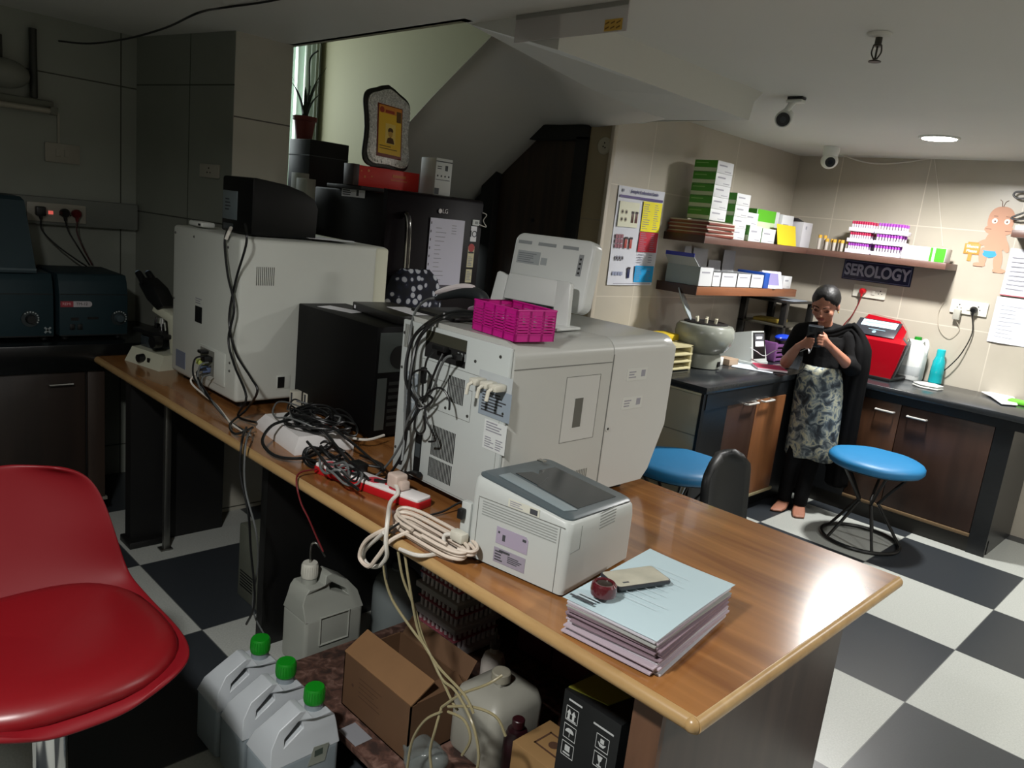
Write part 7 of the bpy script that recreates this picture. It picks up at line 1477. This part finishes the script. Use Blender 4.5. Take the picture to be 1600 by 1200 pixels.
# kurta skirt
kur = spots_mat('kurta_print', [(.30, '#14181d'), (.42, '#3a444c'), (.50, '#7d8584'), (.56, '#a9a78e'), (.62, '#56646f'), (.72, '#1c222b')], 17, .75)
mb = MB(); rings = []
for z, cl, hw, hd in ((.338, .056, .150, .105), (.36, .055, .150, .107), (.50, .050, .148, .115), (.62, .044, .146, .122), (.74, .034, .142, .126), (.80, .028, .134, .122), (.86, .020, .122, .112), (.90, .015, .112, .105)):
    rings.append([B(cl + hw * math.cos(2 * math.pi * k / 60) * (1 + .035 * math.sin(k * 1.25) * (1.0 - z)), -.055 + hd * math.sin(2 * math.pi * k / 60) * (1 + .07 * math.sin(k * 1.05 + z * 3) * (1.05 - z)), z + .006 * math.sin(k * .5) * (z < .4)) for k in range(60)])
mb.loft(rings, cap=False); o = obj('kurta', mb, kur, person, ang=80); sm = o.modifiers.new('thick', 'SOLIDIFY'); sm.thickness = .004
# top with sleeves
blk = mat('top_black', '#050506', .9, bump=.15, scale=40, spec=.2)
mb = MB(); limb(mb, [(.02, -.06, .87), (.012, -.065, .95), (.008, -.07, 1.03), (0, -.072, 1.085)], [.112, .108, .112, .075]); limb(mb, [(-.105, -.083, 1.085), (0, -.075, 1.108), (.11, -.083, 1.09)], [.053, .055, .053])
limb(mb, [(-.127, -.085, 1.075), (-.168, -.058, .95)], [.056, .052]); limb(mb, [(.137, -.085, 1.08), (.187, -.035, .915), (.165, -.005, .935)], [.058, .056, .050])
remeshed('top', mb, blk, person, .006, 6)
# dupatta
mb = MB(); rows = []
path = [(-.115, .010, 1.035, .035), (-.05, .040, 1.085, .05), (.05, .020, 1.105, .06), (.125, -.045, 1.135, .06), (.185, -.060, 1.07, .06), (.205, -.050, .95, .06), (.208, -.055, .80, .06), (.212, -.06, .60, .062), (.218, -.065, .42, .060), (.224, -.07, .28, .052), (.230, -.07, .19, .040)]
def pathpt(i): return path[i]
sm_p = smooth_path([(p[0], p[1], p[2]) for p in path], 5); n_ = len(sm_p)
for i, p in enumerate(sm_p):
    w_ = path[min(len(path) - 1, i // 5)][3]; s_ = i / (n_ - 1); r_ = []
    for j in range(-7, 8):
        u = j / 7; fold = .0045 * math.sin(j * 1.5 + s_ * 3)
        if i < 16: r_.append(B(p[0] + .01 * u, p[1] + fold * .5 - .008, p[2] + w_ * u * .8 - .02 * (1 - s_)))
        else:
            k_ = min(1, (i - 16) / 6); r_.append(B(p[0] + w_ * u * k_ + .01 * u, p[1] + fold + .045 * (1 - u * u) * k_ , p[2] + w_ * u * .8 * (1 - k_)))
    rows.append(r_)
mb.loft(rows, cap=False, closed=False); o = obj('dupatta', mb, mat('dupatta_black', '#030304', .9, spec=.15), person, ang=80); sm = o.modifiers.new('thick', 'SOLIDIFY'); sm.thickness = .006
# phone
G = Fr(B(-.048, .165, 1.085), pl, (pf * -.42 + Vector((0, 0, 1)) * -1.0) * -1); Gv = (Vector((0, 0, 1)) * .9 + pf * .42); G = Fr(B(-.048, .155, 1.085), pl, Gv)
t = empty('mobile_phone', 'dark phone held in both hands by the woman', 'phone', B(-.048, .155, 1.01))
mb = MB(); rpr(mb, G, -.042, -.07, .042, .072, -.004, .004, .008, .0015); obj('case', mb, mat('phone_dark', '#15161a', .25), t)
mb = MB(); mb.rect(G, -.039, .062, .039, .069, .0041, .0046); obj('light_edge', mb, mat('phone_edge', '#9aa0aa', .3), t)
mb = MB(); mb.rect(G, -.03, .025, -.012, .05, .004, .0056, .0006); obj('camera_bump', mb, black, t)
cable('charging_cable', [G(0, -.068, .0), B(-.06, .17, .985), A(1262, 545, y=4.42), A(1240, 552, y=4.5), A(1215, 547, y=4.5), A(1195, 556, y=4.5), A(1182, 549, y=4.42), A(1172, 543, x=-2.22)], .0028, mat('cable_bright', '#c9ccd0', .4), 'white charging cable from the phone in the woman\'s hands to the angled device')
